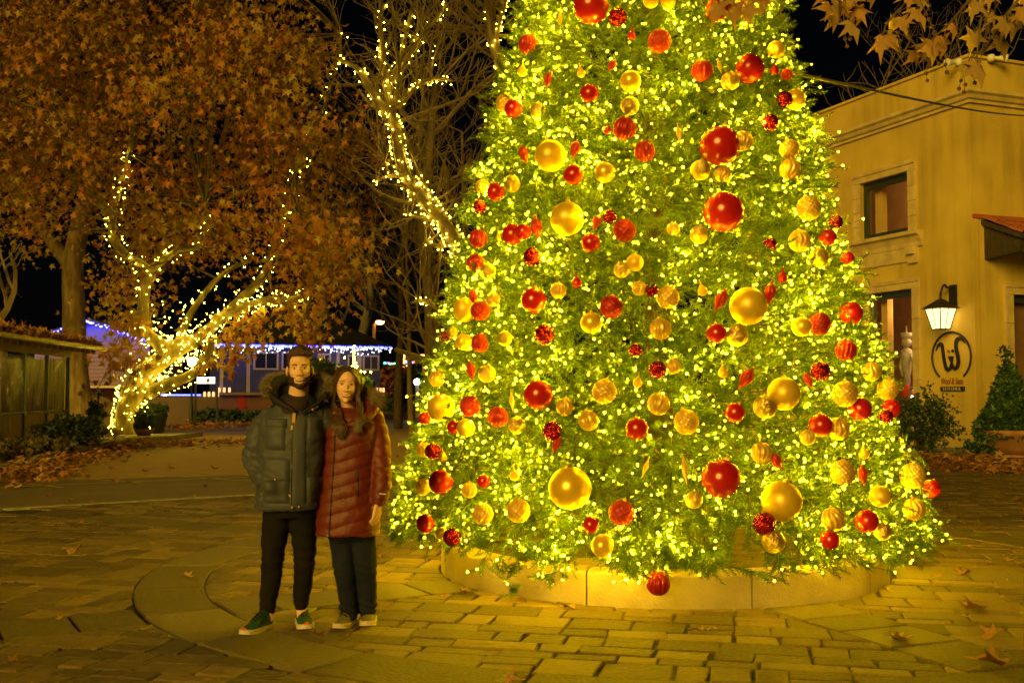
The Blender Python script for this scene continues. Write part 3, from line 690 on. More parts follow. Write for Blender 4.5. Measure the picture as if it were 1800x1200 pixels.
for f, L in (('L', LL), ('R', LR)):
    m_ = MB(); s0 = -.30 if f == 'L' else .0
    zc = onwall(1712, 178, 'L')[1]
    prof = [(0, 0), (.07, 0), (.07, .07), (.13, .10), (.17, .19), (.24, .24), (.24, .33), (.05, .36), (0, .36)]
    V = []; n = len(prof)
    for s, ex in ((0, -1), (L, 0)):
        for o, z in prof: V.append(W(f, s + ex * o, zc + z, o))
    F = [(i, i + 1, n + i + 1, n + i) for i in range(n - 1)]
    m_.add(V, F); autosmooth(m_.build('cornice', M_trimst, shop), 25)
    m_ = MB()
    if f == 'L': wbox(m_, f, -.06, L, ztop, ztop + .07, -.35, .06)
    else: wbox(m_, f, .352, L, ztop, ztop + .07, -.35, .06)
    m_.build('parapet_cap', M_stucco, shop)
# corner pilaster step on the right face
m_ = MB(); wbox(m_, 'R', .0, .16, 0, onwall(1716, 383, 'L')[1], .0, .05); m_.build('corner_pilaster', M_stucco, shop)
def surround(face, h, w=.28, head=True, sill=False):
    """stone blocks round an opening, each its own piece"""
    s0, s1, z0, z1 = h; blocks = []
    nz = 4
    for side in (0, 1):
        for k in range(nz):
            za, zb = z0 + (z1 - z0) * k / nz, z0 + (z1 - z0) * (k + 1) / nz
            a, b = (s0 - w, s0) if side == 0 else (s1, s1 + w)
            blocks.append((a, b, za + .006, zb - .006))
    for k in range(3):
        a = s0 - w + (s1 - s0 + 2 * w) * k / 3; b = s0 - w + (s1 - s0 + 2 * w) * (k + 1) / 3
        blocks.append((a + .006, b - .006, z1 + .003, z1 + w))
    for (a, b, c, d) in blocks:
        mm = MB(); wbox(mm, face, a, b, c, d, -.01, .05)
        ww = w * .36
        if d - c > 0 and b - a <= w + .02:      # raised outer fillet on the jambs
            o_ = (a, a + ww) if a < s0 else (b - ww, b); wbox(mm, face, o_[0], o_[1], c, d, .05, .08)
        else: wbox(mm, face, a, b, d - ww, d, .05, .08)
        mm.build('surround_block', M_trimst, shop)
    if sill:
        for k in range(3):
            L = s1 - s0 + 2 * w + .5; a = s0 - w - .25 + L * k / 3; b = a + L / 3; V = []; prof = [(0, -.42), (.06, -.42), (.08, -.30), (.16, -.14), (.26, -.10), (.26, 0), (0, 0)]
            for s in (a + .005, b - .005):
                for o, z in prof: V.append(W(face, s, z0 - .003 + z, o))
            n = len(prof); F = [(i, (i + 1) % n, n + (i + 1) % n, n + i) for i in range(n)] + [tuple(range(n))[::-1], tuple(range(n, 2 * n))]
            obj('sill_block', V, F, M_trimst, shop)
        for s in (s0 - w + .1, s1 + w - .1):
            mm = MB(); wbox(mm, face, s - .16, s + .16, z0 - .86, z0 - .43, 0, .10); wbox(mm, face, s - .13, s + .13, z0 - .62, z0 - .43, .10, .20); mm.build('sill_corbel', M_trimst, shop)
        mm = MB(); wbox(mm, face, s0 - w + .27, s1 + w - .27, z0 - .80, z0 - .43, 0, .05); mm.build('sill_apron', M_trimst, shop)
def window(face, h, fr=.13, mull=0):
    s0, s1, z0, z1 = h; m2 = MB(); o0, o1 = -.24, -.12
    wbox(m2, face, s0, s0 + fr, z0, z1, o0, o1); wbox(m2, face, s1 - fr, s1, z0, z1, o0, o1)
    wbox(m2, face, s0 + fr, s1 - fr, z0, z0 + fr * 1.3, o0, o1); wbox(m2, face, s0 + fr, s1 - fr, z1 - fr * 1.5, z1, o0, o1)
    w_ = m2.build('window', M_frame, shop)
    m3 = MB(); m3.add([W(face, s0 + fr, z0 + fr, -.18), W(face, s1 - fr, z0 + fr, -.18), W(face, s1 - fr, z1 - fr, -.18), W(face, s0 + fr, z1 - fr, -.18)], [(0, 1, 2, 3)])
    m3.build('pane', M_glass, w_)
for f, h, sill in (('L', hu, True), ('L', hl, False), ('R', hr, False), ('L', hu2, True), ('L', hl2, False)):
    surround(f, h, sill=sill); window(f, h)
def room(z0, z1, m1, d0=.34, depth=3.6):
    V = [W('L', s, z, -o) for s in (.35, 8.2) for o in (d0, depth) for z in (z0, z1)]
    return obj('interior', V, [(0, 1, 3, 2), (4, 6, 7, 5), (2, 3, 7, 6), (0, 2, 6, 4), (1, 5, 7, 3)], m1, shop)
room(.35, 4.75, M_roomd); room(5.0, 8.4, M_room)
def plight(name, p, e, col, r=.08):
    l = bpy.data.lights.new(name, 'POINT'); l.energy = e; l.color = col; l.shadow_soft_size = r; o = bpy.data.objects.new(name, l); COL.objects.link(o); o.location = tuple(p); return o
WARM_IN = (1.0, .55, .18)
plight('shop_ceiling_lamp', W('L', 2.6, 4.2, -1.9), 330, WARM_IN); plight('upper_room_lamp', W('L', 4.4, 7.9, -2.2), 150, (1, .56, .16))
plight('shop_side_lamp', W('R', 2.6, 3.9, -1.3), 260, WARM_IN)
m_ = MB(); wbox(m_, 'L', hu[1] - .42, hu[1] - .16, hu[2], hu[3], -.60, -.40); m_.build('curtain', mat('curtain_cloth', (.62, .42, .15), (.5, .33, .1), rough=.9, stretch=(9, 9, .3), scale=3), shop)
m_ = MB(); wbox(m_, 'L', hl[1] - .40, hl[1] - .15, hl[2], hl[3], -.62, -.42); m_.build('curtain', mat('shop_door_jamb', (.62, .42, .15), (.55, .36, .12), rough=.8, scale=3), shop)
m_ = MB(); m_.tube([W('L', hu[0] + .55, hu[3], -.8), W('L', hu[0] + .5, (hu[2] + hu[3]) / 2, -.8), W('L', hu[0] + .47, hu[2], -.8)], .02, 6); m_.build('blind_cord', M_trimst, shop)
# shop window display
M_white = mat('white_ceramic', (.36, .33, .27), (.26, .23, .18), rough=.6, scale=9); M_redc = mat('red_felt', (.5, .03, .02), (.35, .02, .015), rough=.85, scale=15)
M_shelf = mat('shelf_wood', (.33, .17, .07), (.22, .11, .05), rough=.6, scale=4, stretch=(1, 1, 6))
m_ = MB(); wbox(m_, 'L', .4, 4.6, .9, hl[2] + .16, -1.5, -.36); wbox(m_, 'L', .4, 4.6, .352, .9, -1.45, -.45); tag(m_.build('display_counter', M_shelf), 'wooden display counter inside the shop window behind the tree', 'counter')
def bauble_fig(name, c, prof, m1, label, cat, grp=None, n=16):
    mm = MB(); mm.lathe(prof, c, n); tag(mm.build(name, m1, smooth=True), label, cat, grp)
zc_ = hl[2] + .16
sd_ = hl[1] - hl[0]
e_ = empty('nutcracker_figure', W('L', hl[0] + sd_ * .62, zc_, -.80), 'pale standing carved figure with crown in the lower shop window', 'figurine')
c = W('L', hl[0] + sd_ * .62, zc_, -.80)
for nm, prof, mm_ in (('pedestal', [(.14, .0), (.14, .5), (.10, .53)], M_redc), ('body', [(.10, .53), (.08, .8), (.12, .95), (.17, 1.3), (.16, 1.5), (.06, 1.58)], M_white), ('head', [(.05, 1.58), (.13, 1.66), (.14, 1.78), (.08, 1.88), (.01, 1.9)], M_white), ('crown', [(.13, 1.84), (.17, 2.0), (.03, 2.02), (.02, 2.2)], M_white)):
    mm = MB(); mm.lathe(prof, c, 14); mm.build(nm, mm_, e_, smooth=True)
for sgn in (-1, 1):
    mm = MB(); a = c + np.array([*(dL * sgn * .16), 1.4]); mm.tube([a, a + np.array([*(dL * sgn * .12), -.35]), a + np.array([*(dL * sgn * .02), -.62])], [.05, .045, .035], 8); mm.build('arm', M_white, e_, smooth=True)
c = W('L', hl[0] + sd_ * .36, zc_, -.70); e_ = empty('gnome_figure', c, 'small gnome with tall red felt hat in the lower shop window', 'figurine')
for nm, prof, mm_ in (('body', [(.2, 0), (.24, .25), (.16, .5)], M_white), ('hat', [(.2, .42), (.12, .8), (.04, 1.25), (.01, 1.3)], M_redc), ('beard', [(.01, .1), (.13, .35), (.14, .48)], M_white)):
    mm = MB(); mm.lathe(prof, c + (np.array([*(nL * .1), 0]) if nm == 'beard' else 0), 14); mm.build(nm, mm_, e_, smooth=True)
M_ivy = mat('ivy_green', (.018, .05, .015), (.05, .10, .025), rough=.5, scale=5, attr=True)
def sprig_cone(name, c, h, r, n, m1, parent, leaf=.09, rng=np.random.default_rng(5)):
    t = rng.uniform(0, 2 * PI, n); z = h * (1 - np.sqrt(rng.random(n))) ; rr = (r * (1 - z / h) + .02) * rng.uniform(.75, 1.1, n)
    p = np.asarray(c) + np.column_stack([rr * np.cos(t), rr * np.sin(t), z]); V, F, T = scatter(LEAFS_V, LEAFS_F, p, rand_rot(n, rng), rng.uniform(.7, 1.3, n) * leaf, rng.random(n))
    return obj(name, V, F, m1, parent, tone=T), p
c = W('L', hl[0] + sd_ * .12, zc_, -.85); e_ = empty('display_tree', c, 'small lit Christmas tree with red baubles inside the shop window', 'display tree')
o_, dp = sprig_cone('needles', c + (0, 0, .15), 2.1, .55, 900, M_ivy, e_)
mm = MB(); mm.tube([c, c + (0, 0, 2.1)], [.05, .01], 6); mm.build('trunk', M_trunk, e_)
M_bulbw = emis('cool_white_bulb', (1, .9, .62), 26)
r_ = np.random.default_rng(2); sel = r_.permutation(len(dp))[:46]
tag(bulbs('display_tree_lights', dp[sel] + np.array([*(nL * .05), 0]), .035, M_bulbw, None), 'tiny white lights on the small tree in the shop window', 'string lights', kind='stuff')
for k in range(9):
    p = dp[r_.integers(len(dp))] + np.array([*(nL * .08), 0]); mm = MB(); mm.lathe([(.001, -.06), (.042, -.042), (.06, 0), (.042, .042), (.001, .06)], p, 12); mm.build('red_ball', M_redc, e_, smooth=True)
for k, (s, z) in enumerate(((hl[0] + .3, 3.55), (hl[0] + .95, 3.6))):
    c = W('L', s, z, -1.2); e_ = empty('track_spotlight', c, 'black ceiling spotlight on a rail inside the shop', 'spotlight', 'spotlights inside the shop')
    mm = MB(); mm.tube([c, c + (0, 0, .28)], .07, 10); mm.build('can', M_blackmetal, e_); mm = MB(); mm.tube([c + (0, 0, .28), c + (0, 0, 1.14)], .02, 6); mm.build('stem', M_blackmetal, e_)
# right window shelves with goods
for z in (hr[3] - 1.35, hr[3] - 2.05):
    mm = MB(); wbox(mm, 'R', hr[0] - .2, hr[1] + .2, z, z + .06, -1.0, -.5); tag(mm.build('display_shelf', M_shelf), 'wooden shelf board of gifts behind the window under the tiled awning', 'shelf', 'shelves behind the awning window')
rr = random.Random(8)
for k, (s, z, hgt, mm_) in enumerate(((.55, hr[3] - 1.29, .55, M_white), (1.05, hr[3] - 1.29, .4, M_redc), (.5, hr[2] + .02, .5, M_redc), (.95, hr[2] + .02, .75, M_white), (.35, hr[2] + .02, .95, M_white), (.62, hr[3] - 1.99, .3, M_shelf), (1.0, hr[3] - 1.99, .35, M_white))):
    c = W('R', hr[0] + s, z, -.7)
    bauble_fig('gift_figure', c, [(.12, 0), (.15, hgt * .3), (.07, hgt * .55), (.11, hgt * .75), (.09, hgt * .9), (.01, hgt)], mm_, ['white', 'red', 'brown'][[M_white, M_redc, M_shelf].index(mm_)] + ' turned gift figure behind the window under the tiled awning', 'figurine', 'gift figures in the awning window')
mm = MB(); wbox(mm, 'R', hr[0] - .3, hr[1] + .3, hr[2] - .14, hr[2] - .003, -1.1, -.34); tag(mm.build('display_ledge', M_shelf), 'deep wooden ledge inside the window under the tiled awning', 'ledge')
# tiled awning
za = onwall(1722, 384, 'R')[1]; aw = empty('tiled_awning', W('R', .9, za - .6), 'red clay tiled awning with dark timber beam on the shop wall', 'awning')
s_a, s_b, slope, dep = .30, 6.0, .42, 1.25
for i in range(23):
    s = s_a + .125 + i * .25
    for j in range(3):
        a0 = dep * j / 3; a1 = dep * (j + 1) / 3 + .05; V = []; n = 6
        for o in (a0, a1):
            for k in range(n + 1):
                t = PI * k / n; V.append(W('R', s + .118 * math.cos(t), za - slope * o + .07 * math.sin(t) + .012 * (3 - j), o))
        F = [(k, k + 1, n + 2 + k, n + 1 + k) for k in range(n)]
        obj('tile', V, F, M_tile, aw, smooth=True, tone=[rr.random()] * len(V))
mm = MB(); V = [W('R', s, z_, o) for s in (s_a, s_b) for (o, z_) in ((0, za - .03), (dep + .03, za - .03 - slope * dep), (dep + .03, za - .15 - slope * dep), (0, za - .15))]
mm.add(V, [(0, 1, 5, 4), (1, 2, 6, 5), (2, 3, 7, 6), (0, 3, 2, 1), (4, 5, 6, 7)]); mm.build('deck', M_darkwood, aw)
mm = MB(); wbox(mm, 'R', s_a + .02, s_b, za - .45 - slope * dep, za - .15 - slope * dep, dep - .28, dep - .04); mm.build('beam', M_darkwood, aw)
for s in (s_a + .1, s_b - .2):
    mm = MB(); mm.add([W('R', s + a, z_, o) for a in (0, .14) for (o, z_) in ((.0, za - .16), (dep - .05, za - .16 - slope * dep), (dep - .05, za - .42 - slope * dep), (0, za - 1.05))], [(0, 1, 2, 3), (4, 7, 6, 5), (0, 4, 5, 1), (1, 5, 6, 2), (2, 6, 7, 3), (3, 7, 4, 0)]); mm.build('bracket', M_darkwood, aw)
mm = MB(); wbox(mm, 'R', 0.02, LR, za - .002, za + .10, .0, .05); mm.build('flashing', M_tile, aw)
# wall lantern
ln_s, ln_z = onwall(1678, 579, 'L'); ltop = onwall(1678, 543, 'L')[1]; OUT = .42
ln = empty('wall_lantern', W('L', ln_s, ln_z, OUT), 'lit black iron lantern hanging from a bracket above the round sign', 'lantern')
c = W('L', ln_s + .02, 0, OUT); cx_, cy_ = c[0], c[1]
dl3, nl3 = np.array([*dL, 0]), np.array([*nL, 0])
def ring4(r, z): return [np.array([cx_, cy_, z]) + dl3 * a * r + nl3 * b * r for a, b in ((-1, -1), (1, -1), (1, 1), (-1, 1))]
b4, t4 = ring4(.15, ln_z), ring4(.265, ltop)
M_pane = mat('lantern_glass', (.8, .7, .5), rough=.4, emit=(1, .72, .28), estr=2.6)
for k in range(4):
    pts = [b4[k], b4[(k + 1) % 4], t4[(k + 1) % 4], t4[k]]; cc = np.mean(pts, axis=0); obj('pane', [p + (cc - p) * .05 for p in pts], [(0, 1, 2, 3)], M_pane, ln)
mm = MB()
for k in range(4):
    mm.tube([b4[k], t4[k]], .015, 6); mm.tube([b4[k], b4[(k + 1) % 4]], .015, 6); mm.tube([t4[k], t4[(k + 1) % 4]], .015, 6)
    mm.tube([(b4[k] + b4[(k + 1) % 4]) / 2, (t4[k] + t4[(k + 1) % 4]) / 2], .012, 6)
mm.build('frame', M_blackmetal, ln)
mm = MB(); r4 = ring4(.345, ltop + .0); r5 = ring4(.05, ltop + .24); mm.add(r4 + r5, [(0, 1, 5, 4), (1, 2, 6, 5), (2, 3, 7, 6), (3, 0, 4, 7), (4, 5, 6, 7), (3, 2, 1, 0)]); mm.build('roof', M_blackmetal, ln)
mm = MB(); hz = ltop + .24
mm.tube([np.array([cx_, cy_, hz]), np.array([cx_, cy_, hz + .12])], .03, 8)
arc = [np.array([cx_, cy_, hz + .12]) - nl3 * (OUT - .1) * t + np.array([0, 0, .26 * math.sin(min(1, t * 1.6) * PI * .75)]) for t in np.linspace(0, 1, 10)]
mm.tube(arc, .03, 8); mm.build('bracket_arm', M_blackmetal, ln, smooth=True)
mm = MB(); wbox(mm, 'L', ln_s - .12, ln_s + .12, ltop + .02, ltop + .62, .0, .06); mm.build('wall_plate', M_blackmetal, ln)
lamp_l = plight('lantern_flame', (cx_, cy_, (ln_z + ltop) / 2 - .05), 14, (1, .62, .18), .05)
# sign: iron ring, horned W-shaped head, lettering
M_sign = mat('sign_black', (.014, .013, .010), rough=.6); M_rust = mat('sign_rust', (.28, .08, .02), rough=.7); M_signw = mat('sign_letter', (.5, .42, .22), rough=.7)
sg_s, sg_z = onwall(1674, 627, 'L'); SR = .5 * (onwall(1674, 585, 'L')[1] - onwall(1674, 672, 'L')[1]) * 1.0
sign = empty('round_sign', W('L', sg_s, sg_z, .03), 'round black iron ring sign with horned animal head and lettering on stucco', 'sign')
def S(x, y, o=.03): return W('L', sg_s - x * SR * 1.06, sg_z + y * SR, o)       # x to the right as read
mm = MB(); mm.tube([S(math.cos(t), math.sin(t), .04) for t in np.linspace(-.9, PI + .9, 60)], .026, 6); mm.build('ring', M_sign, sign, smooth=True)
def stroke(name, pts, ws, m1):
    pts = np.array(pts, float); L = []; Rr = []
    for i in range(len(pts)):
        t = pts[min(i + 1, len(pts) - 1)] - pts[max(0, i - 1)]; t /= np.linalg.norm(t); n = np.array([-t[1], t[0]]); L.append(pts[i] + n * ws[i]); Rr.append(pts[i] - n * ws[i])
    V = [S(*p, .028) for p in L] + [S(*p, .028) for p in Rr] + [S(*p, .045) for p in L] + [S(*p, .045) for p in Rr]; n = len(pts); F = []
    for i in range(n - 1): F += [(2 * n + i, 2 * n + i + 1, 3 * n + i + 1, 3 * n + i), (i, i + 1, 2 * n + i + 1, 2 * n + i), (n + i, 3 * n + i, 3 * n + i + 1, n + i + 1)]
    return obj(name, V, F, m1, sign)
def bez(P_, n=30):
    P_ = np.array(P_, float); out = []
    Q = np.vstack([2 * P_[0] - P_[1], P_, 2 * P_[-1] - P_[-2]])
    for i in range(len(P_) - 1):
        for t in np.linspace(0, 1, n // (len(P_) - 1), endpoint=i == len(P_) - 2):
            a, b, c_, d = Q[i:i + 4]; out.append(.5 * ((2 * b) + (-a + c_) * t + (2 * a - 5 * b + 4 * c_ - d) * t * t + (-a + 3 * b - 3 * c_ + d) * t ** 3))
    return out
pl = bez([(-.80, .27), (-.66, .50), (-.48, .50), (-.42, .20), (-.36, -.15), (-.26, -.46), (-.10, -.50), (.02, -.28)], 42); stroke('horn', pl, [.015 + .065 * min(1, i / 9) * (1 if i < 34 else .8) for i in range(len(pl))], M_sign)
pr = bez([(.72, .52), (.52, .72), (.30, .66), (.25, .40), (.33, .05), (.36, -.25), (.26, -.44), (.10, -.44), (.02, -.28)], 42); stroke('horn', pr, [.015 + .07 * min(1, i / 9) * (1 if i < 34 else .8) for i in range(len(pr))], M_sign)
stroke('nose', [(-.16, .02), (.02, -.06), (.02, -.20), (.02, -.36)], [.02, .13, .05, .04], M_sign)
for x, mm_ in ((-.14, M_rust), (.08, M_sign)):
    V = [S(x + .065 * math.cos(t), .24 + .065 * math.sin(t), o) for o in (.028, .045) for t in np.linspace(0, 2 * PI, 12, endpoint=False)]; obj('eye', V, [tuple(range(12, 24)), *[(i, (i + 1) % 12, 12 + (i + 1) % 12, 12 + i) for i in range(12)]], mm_, sign)
mm = MB(); a, b = S(-.58, -1.36), S(.62, -1.18); zlo, zhi = sg_z - 1.38 * SR, sg_z - 1.20 * SR
wbox(mm, 'L', sg_s - .62 * SR * 1.06, sg_s + .58 * SR * 1.06, zlo, zhi, .0, .05); mm.build('name_bar', M_sign, sign)
def wtext(body, s_mid, z_mid, size, face, m1, parent, out, width=None, shear=0.0, space=1.0, name='lettering', ext=.006):
    cu = bpy.data.curves.new('t', 'FONT'); cu.body = body; cu.size = 1; cu.align_x = 'CENTER'; cu.align_y = 'CENTER'; cu.extrude = .02; cu.shear = shear; cu.space_character = space; cu.resolution_u = 3
    to = bpy.data.objects.new('t', cu); COL.objects.link(to); dg = bpy.context.evaluated_depsgraph_get(); me = bpy.data.meshes.new_from_object(to.evaluated_get(dg))
    V = np.array([v.co[:] for v in me.vertices]); Fs = [tuple(p.vertices) for p in me.polygons]; bpy.data.objects.remove(to); bpy.data.meshes.remove(me)
    sx = size if width is None else width / (V[:, 0].max() - V[:, 0].min()); x0 = (V[:, 0].max() + V[:, 0].min()) / 2; y0 = (V[:, 1].max() + V[:, 1].min()) / 2
    d, n = FACE[face]; sg = -1 if face == 'L' else 1
    Q = [W(face, s_mid + sg * (x - x0) * sx, z_mid + (y_ - y0) * size, out + ext * (z / .02)) for x, y_, z in V]
    return obj(name, Q, Fs, m1, parent)
wtext('SEDONA', sg_s - .02 * SR, (zlo + zhi) / 2, .12, 'L', M_signw, sign, .056, width=.95 * SR, space=1.5)
wtext('Wool & Sons', sg_s - .02 * SR, sg_z - .97 * SR, .24, 'L', M_rust, sign, .035, width=1.18 * SR, shear=.25)
# parapet flood lights at the corner
M_whitep = mat('white_plastic', (.7, .68, .6), rough=.5)
for (u, v, du) in ((1692, 110, -1), (1736, 104, 1)):
    f = 'L' if du < 0 else 'R'; s, z = onwall(u, v, f); c = W(f, s, z, .12)
    e_ = empty('security_light', c, 'small white twin security light fixed high on the %s side of the parapet corner' % ('plaza' if du < 0 else 'awning'), 'security light')
    mm = MB(); mm.lathe([(.02, -.11), (.09, -.08), (.10, 0), (.08, .07), (.02, .09)], c, 14); mm.build('housing', M_whitep, e_, smooth=True)
    mm = MB(); a = c + np.array([du * .16, -.05, -.03]); mm.tube([c, a, a + np.array([du * .20, -.08, -.03]), a + np.array([du * .21, -.085, -.032])], [.04, .05, .11, .10], 12); mm.build('lamp_head', M_whitep, e_)
    mm = MB(); mm.tube([W(f, s, z, -.01), c], .05, 8); mm.build('mount', M_whitep, e_)
# pavement strip at the foot of the shop
mm = MB(); a0 = KX + nL * 1.5 + nR * 1.6; V = [(*(a0), 0), (*(a0 + dL * 14), 0), (*(a0 + dL * 14 + dR * 1.45), 0), (*(KX + dR * .02 + dL * .02), 0), (*(KX + dR * 9 + nR * .02), 0), (*(a0 + dR * 12), 0)]
mm.prism([np.array(p) + (0, 0, .001) for p in [V[0], V[5], V[4], V[3], V[2], V[1]]], (0, 0, .12)); tag(mm.build('shop_pavement', M_conc), kind='structure')
# shrub and ivy cone
M_nand = mat('nandina_leaf', (.02, .045, .012), (.06, .09, .02), rough=.5, scale=5, attr=True)
def bush(name, c, r, h, n, leaf, m1, label, cat, grp=None, stems=7, rng=None, lum=.35, gz=.15):
    rng = rng or np.random.default_rng(int(abs(c[0] * 97 + c[1] * 31)) + n); e = empty(name, c, label, cat, grp); c = np.asarray(c, float)
    q = rng.normal(size=(n, 3)); q /= np.linalg.norm(q, axis=1)[:, None]; rad = rng.uniform(.35, 1.0, n) ** .6
    lump = np.array([1 + lum * mnoise.noise(Vector(x * 2.2 + np.array([c[0], c[1], 0]))) for x in q])
    p = c + q * (rad * lump)[:, None] * np.array([r[0], r[1], h * .5 * (1 - gz)]) + np.array([0, 0, h * .5 * (1 + gz)])
    p = p[p[:, 2] > c[2] + .02]; n = len(p)
    V, F, T = scatter(LEAFS_V, LEAFS_F, p, rand_rot(n, rng), rng.uniform(.6, 1.3, n) * leaf, rng.random(n)); tag(obj('foliage', V, F, m1, e, tone=T), kind='stuff')
    mb = MB()
    for k in range(stems):
        a = rng.uniform(0, 2 * PI); s = rng.uniform(.1, .6); mb.tube([c + np.array([.06 * math.cos(a), .06 * math.sin(a), -.02]), c + np.array([r[0] * s * .4 * math.cos(a), r[1] * s * .4 * math.sin(a), h * .4]), c + np.array([r[0] * s * math.cos(a), r[1] * s * math.sin(a), h * .8])], [.025, .018, .006], 5)
    mb.build('stems', M_trunk, e); return e
c = G(1618, 802, .12); bush('nandina_shrub', c, (.78, .65), 1.42, 2800, .075, M_nand, 'feathery dark green shrub at the foot of the stucco wall below the sign', 'shrub', stems=11, gz=.06, lum=.75)
M_terra = mat('terracotta', (.36, .17, .07), (.27, .12, .05), rough=.8, scale=4, bump=.2)
c = G(1784, 802, .12); e_ = empty('terracotta_pot', c, 'wide terracotta bowl pot holding the ivy cone', 'pot'); mm = MB(); mm.lathe([(.35, 0), (.62, .20), (.72, .46), (.78, .5), (.78, .58), (.70, .6), (.66, .54), (.01, .5)], c, 28); mm.build('bowl', M_terra, e_, smooth=True)
mm = MB(); mm.lathe([(.45, 0), (.45, .05), (.34, .07)], c + (0, 0, -.0), 24); mm.build('foot', M_terra, e_)
e_ = empty('ivy_topiary', c + (0, 0, .5), 'tall dark ivy trained into a cone beside the shop window', 'topiary')
rg = np.random.default_rng(9)
o_, _ = sprig_cone('foliage', c + (-.10, 0, .40), 1.80, .66, 2600, M_ivy, e_, .13, rg); tag(o_, kind='stuff')
n = 1500; q = rg.normal(size=(n, 3)); q /= np.linalg.norm(q, axis=1)[:, None]; q = q * np.array([.82, .6, .42]) * rg.uniform(.5, 1, n)[:, None] + c + (-.08, -.1, .72)
V, F, T = scatter(LEAFS_V, LEAFS_F, q, rand_rot(n, rg), rg.uniform(.09, .16, n), rg.random(n)); tag(obj('skirt_foliage', V, F, M_ivy, e_, tone=T), kind='stuff')
n = 260; q = np.column_stack([rg.normal(-.85, .22, n), rg.normal(-.1, .15, n), np.abs(rg.normal(.05, .16, n))]) + c
V, F, T = scatter(LEAFS_V, LEAFS_F, q, rand_rot(n, rg), rg.uniform(.09, .15, n), rg.random(n)); tag(obj('trailing_foliage', V, F, M_ivy, e_, tone=T), kind='stuff')
n = 60; q = np.column_stack([rg.normal(-.14, .07, n), rg.normal(0, .07, n), rg.uniform(1.95, 2.45, n)]) + c
V, F, T = scatter(LEAFS_V, LEAFS_F, q, rand_rot(n, rg), rg.uniform(.07, .12, n), rg.random(n)); tag(obj('top_foliage', V, F, M_ivy, e_, tone=T), kind='stuff')
mm = MB(); mm.tube([c + (-.1, 0, .45), c + (-.12, 0, 2.35)], [.04, .01], 6); mm.build('stem', M_trunk, e_)
# cable from the Christmas tree to the shop
A = on_cone(1392, 128, 0.0)[0]; B = W('R', 3.4, onwall(1850, 204, 'R')[1], .0); B = W('R', onwall(1850, 204, 'R')[0], onwall(1850, 204, 'R')[1], 0)
pts = [A + (B - A) * t + np.array([0, 0, -.12 * math.sin(PI * t)]) for t in np.linspace(0, 1, 30)]
mm = MB(); mm.tube(pts, .014, 6); tag(mm.build('guy_cable', mat('cable_sheath', (.16, .15, .06), rough=.6)), 'thin guy cable running from the Christmas tree to the shop wall', 'cable')
# ------------------------------------------------------------------ trees
M_bark = mat('sycamore_bark', (.24, .18, .09), (.12, .085, .04), rough=.85, scale=2.2, stretch=(1, 1, .4), bump=.6, bscale=9)
M_barkw = mat('wrapped_bark', (.16, .12, .055), (.08, .055, .025), rough=.9, scale=2.5, bump=.6, bscale=9); M_barkpale = mat('pale_bark', (.34, .28, .18), (.18, .14, .08), rough=.8, scale=2, stretch=(1, 1, .5), bump=.3, bscale=8)
M_barkd = mat('rough_bark', (.36, .26, .12), (.17, .11, .045), rough=.95, scale=5, stretch=(1, 1, .25), bump=1, bscale=7, bstretch=(2, 2, .3))
M_twig = mat('twig_bark', (.16, .115, .05), (.09, .06, .028), rough=.9, scale=6)
M_autumn = mat('autumn_leaf', (.35, .115, .018), (.20, .155, .022), rough=.55, scale=4, attr=True, col3=(.33, .22, .03), spec=.35)
M_brownleaf = mat('dry_leaf', (.34, .15, .05), (.20, .085, .03), rough=.7, scale=4, attr=True, col3=(.42, .25, .09), spec=.25)
M_goldleaf = mat('golden_leaf', (.42, .20, .05), (.30, .20, .05), rough=.6, scale=18, attr=True, bump=.4, bscale=30)
def smooth_path(pts, k=4):
    pts = np.array(pts, float); Q = np.vstack([2 * pts[0] - pts[1], pts, 2 * pts[-1] - pts[-2]]); out = []
    for i in range(len(pts) - 1):
        for t in np.linspace(0, 1, k, endpoint=False):
            a, b, c, d = Q[i:i + 4]; out.append(.5 * (2 * b + (c - a) * t + (2 * a - 5 * b + 4 * c - d) * t * t + (3 * b - a - 3 * c + d) * t ** 3))
    out.append(pts[-1]); return np.array(out)
tr = random.Random(21)
def limb(mb, pts, r0, r1, n=9):
    q = smooth_path(pts); rad = np.linspace(r0, r1, len(q)) * np.array([1 + .06 * math.sin(7 * i) for i in range(len(q))]); mb.tube(q, rad, n); return q, rad
def twig(mb, p, d, L, r, depth, bend=.35, up=.12, n=4):
    p = np.array(p, float); d = np.array(d, float); d /= np.linalg.norm(d); pts = [p]; segs = 4 if depth > 1 else 3
    for i in range(segs):
        d = d + np.array([tr.gauss(0, bend), tr.gauss(0, bend), tr.gauss(0, bend) + up]) * .55; d /= np.linalg.norm(d); p = p + d * L / segs; pts.append(p)
    mb.tube(pts, np.linspace(r, r * .45, len(pts)), n if depth > 0 else 3, cap=False)
    if depth > 0:
        for k in range(tr.choice([2, 3, 3])):
            j = tr.randint(1, len(pts) - 1); nd = d + np.array([tr.gauss(0, .65), tr.gauss(0, .65), tr.gauss(.1, .5)])
            twig(mb, pts[j], nd, L * tr.uniform(.5, .75), r * .55, depth - 1, bend, up, n)
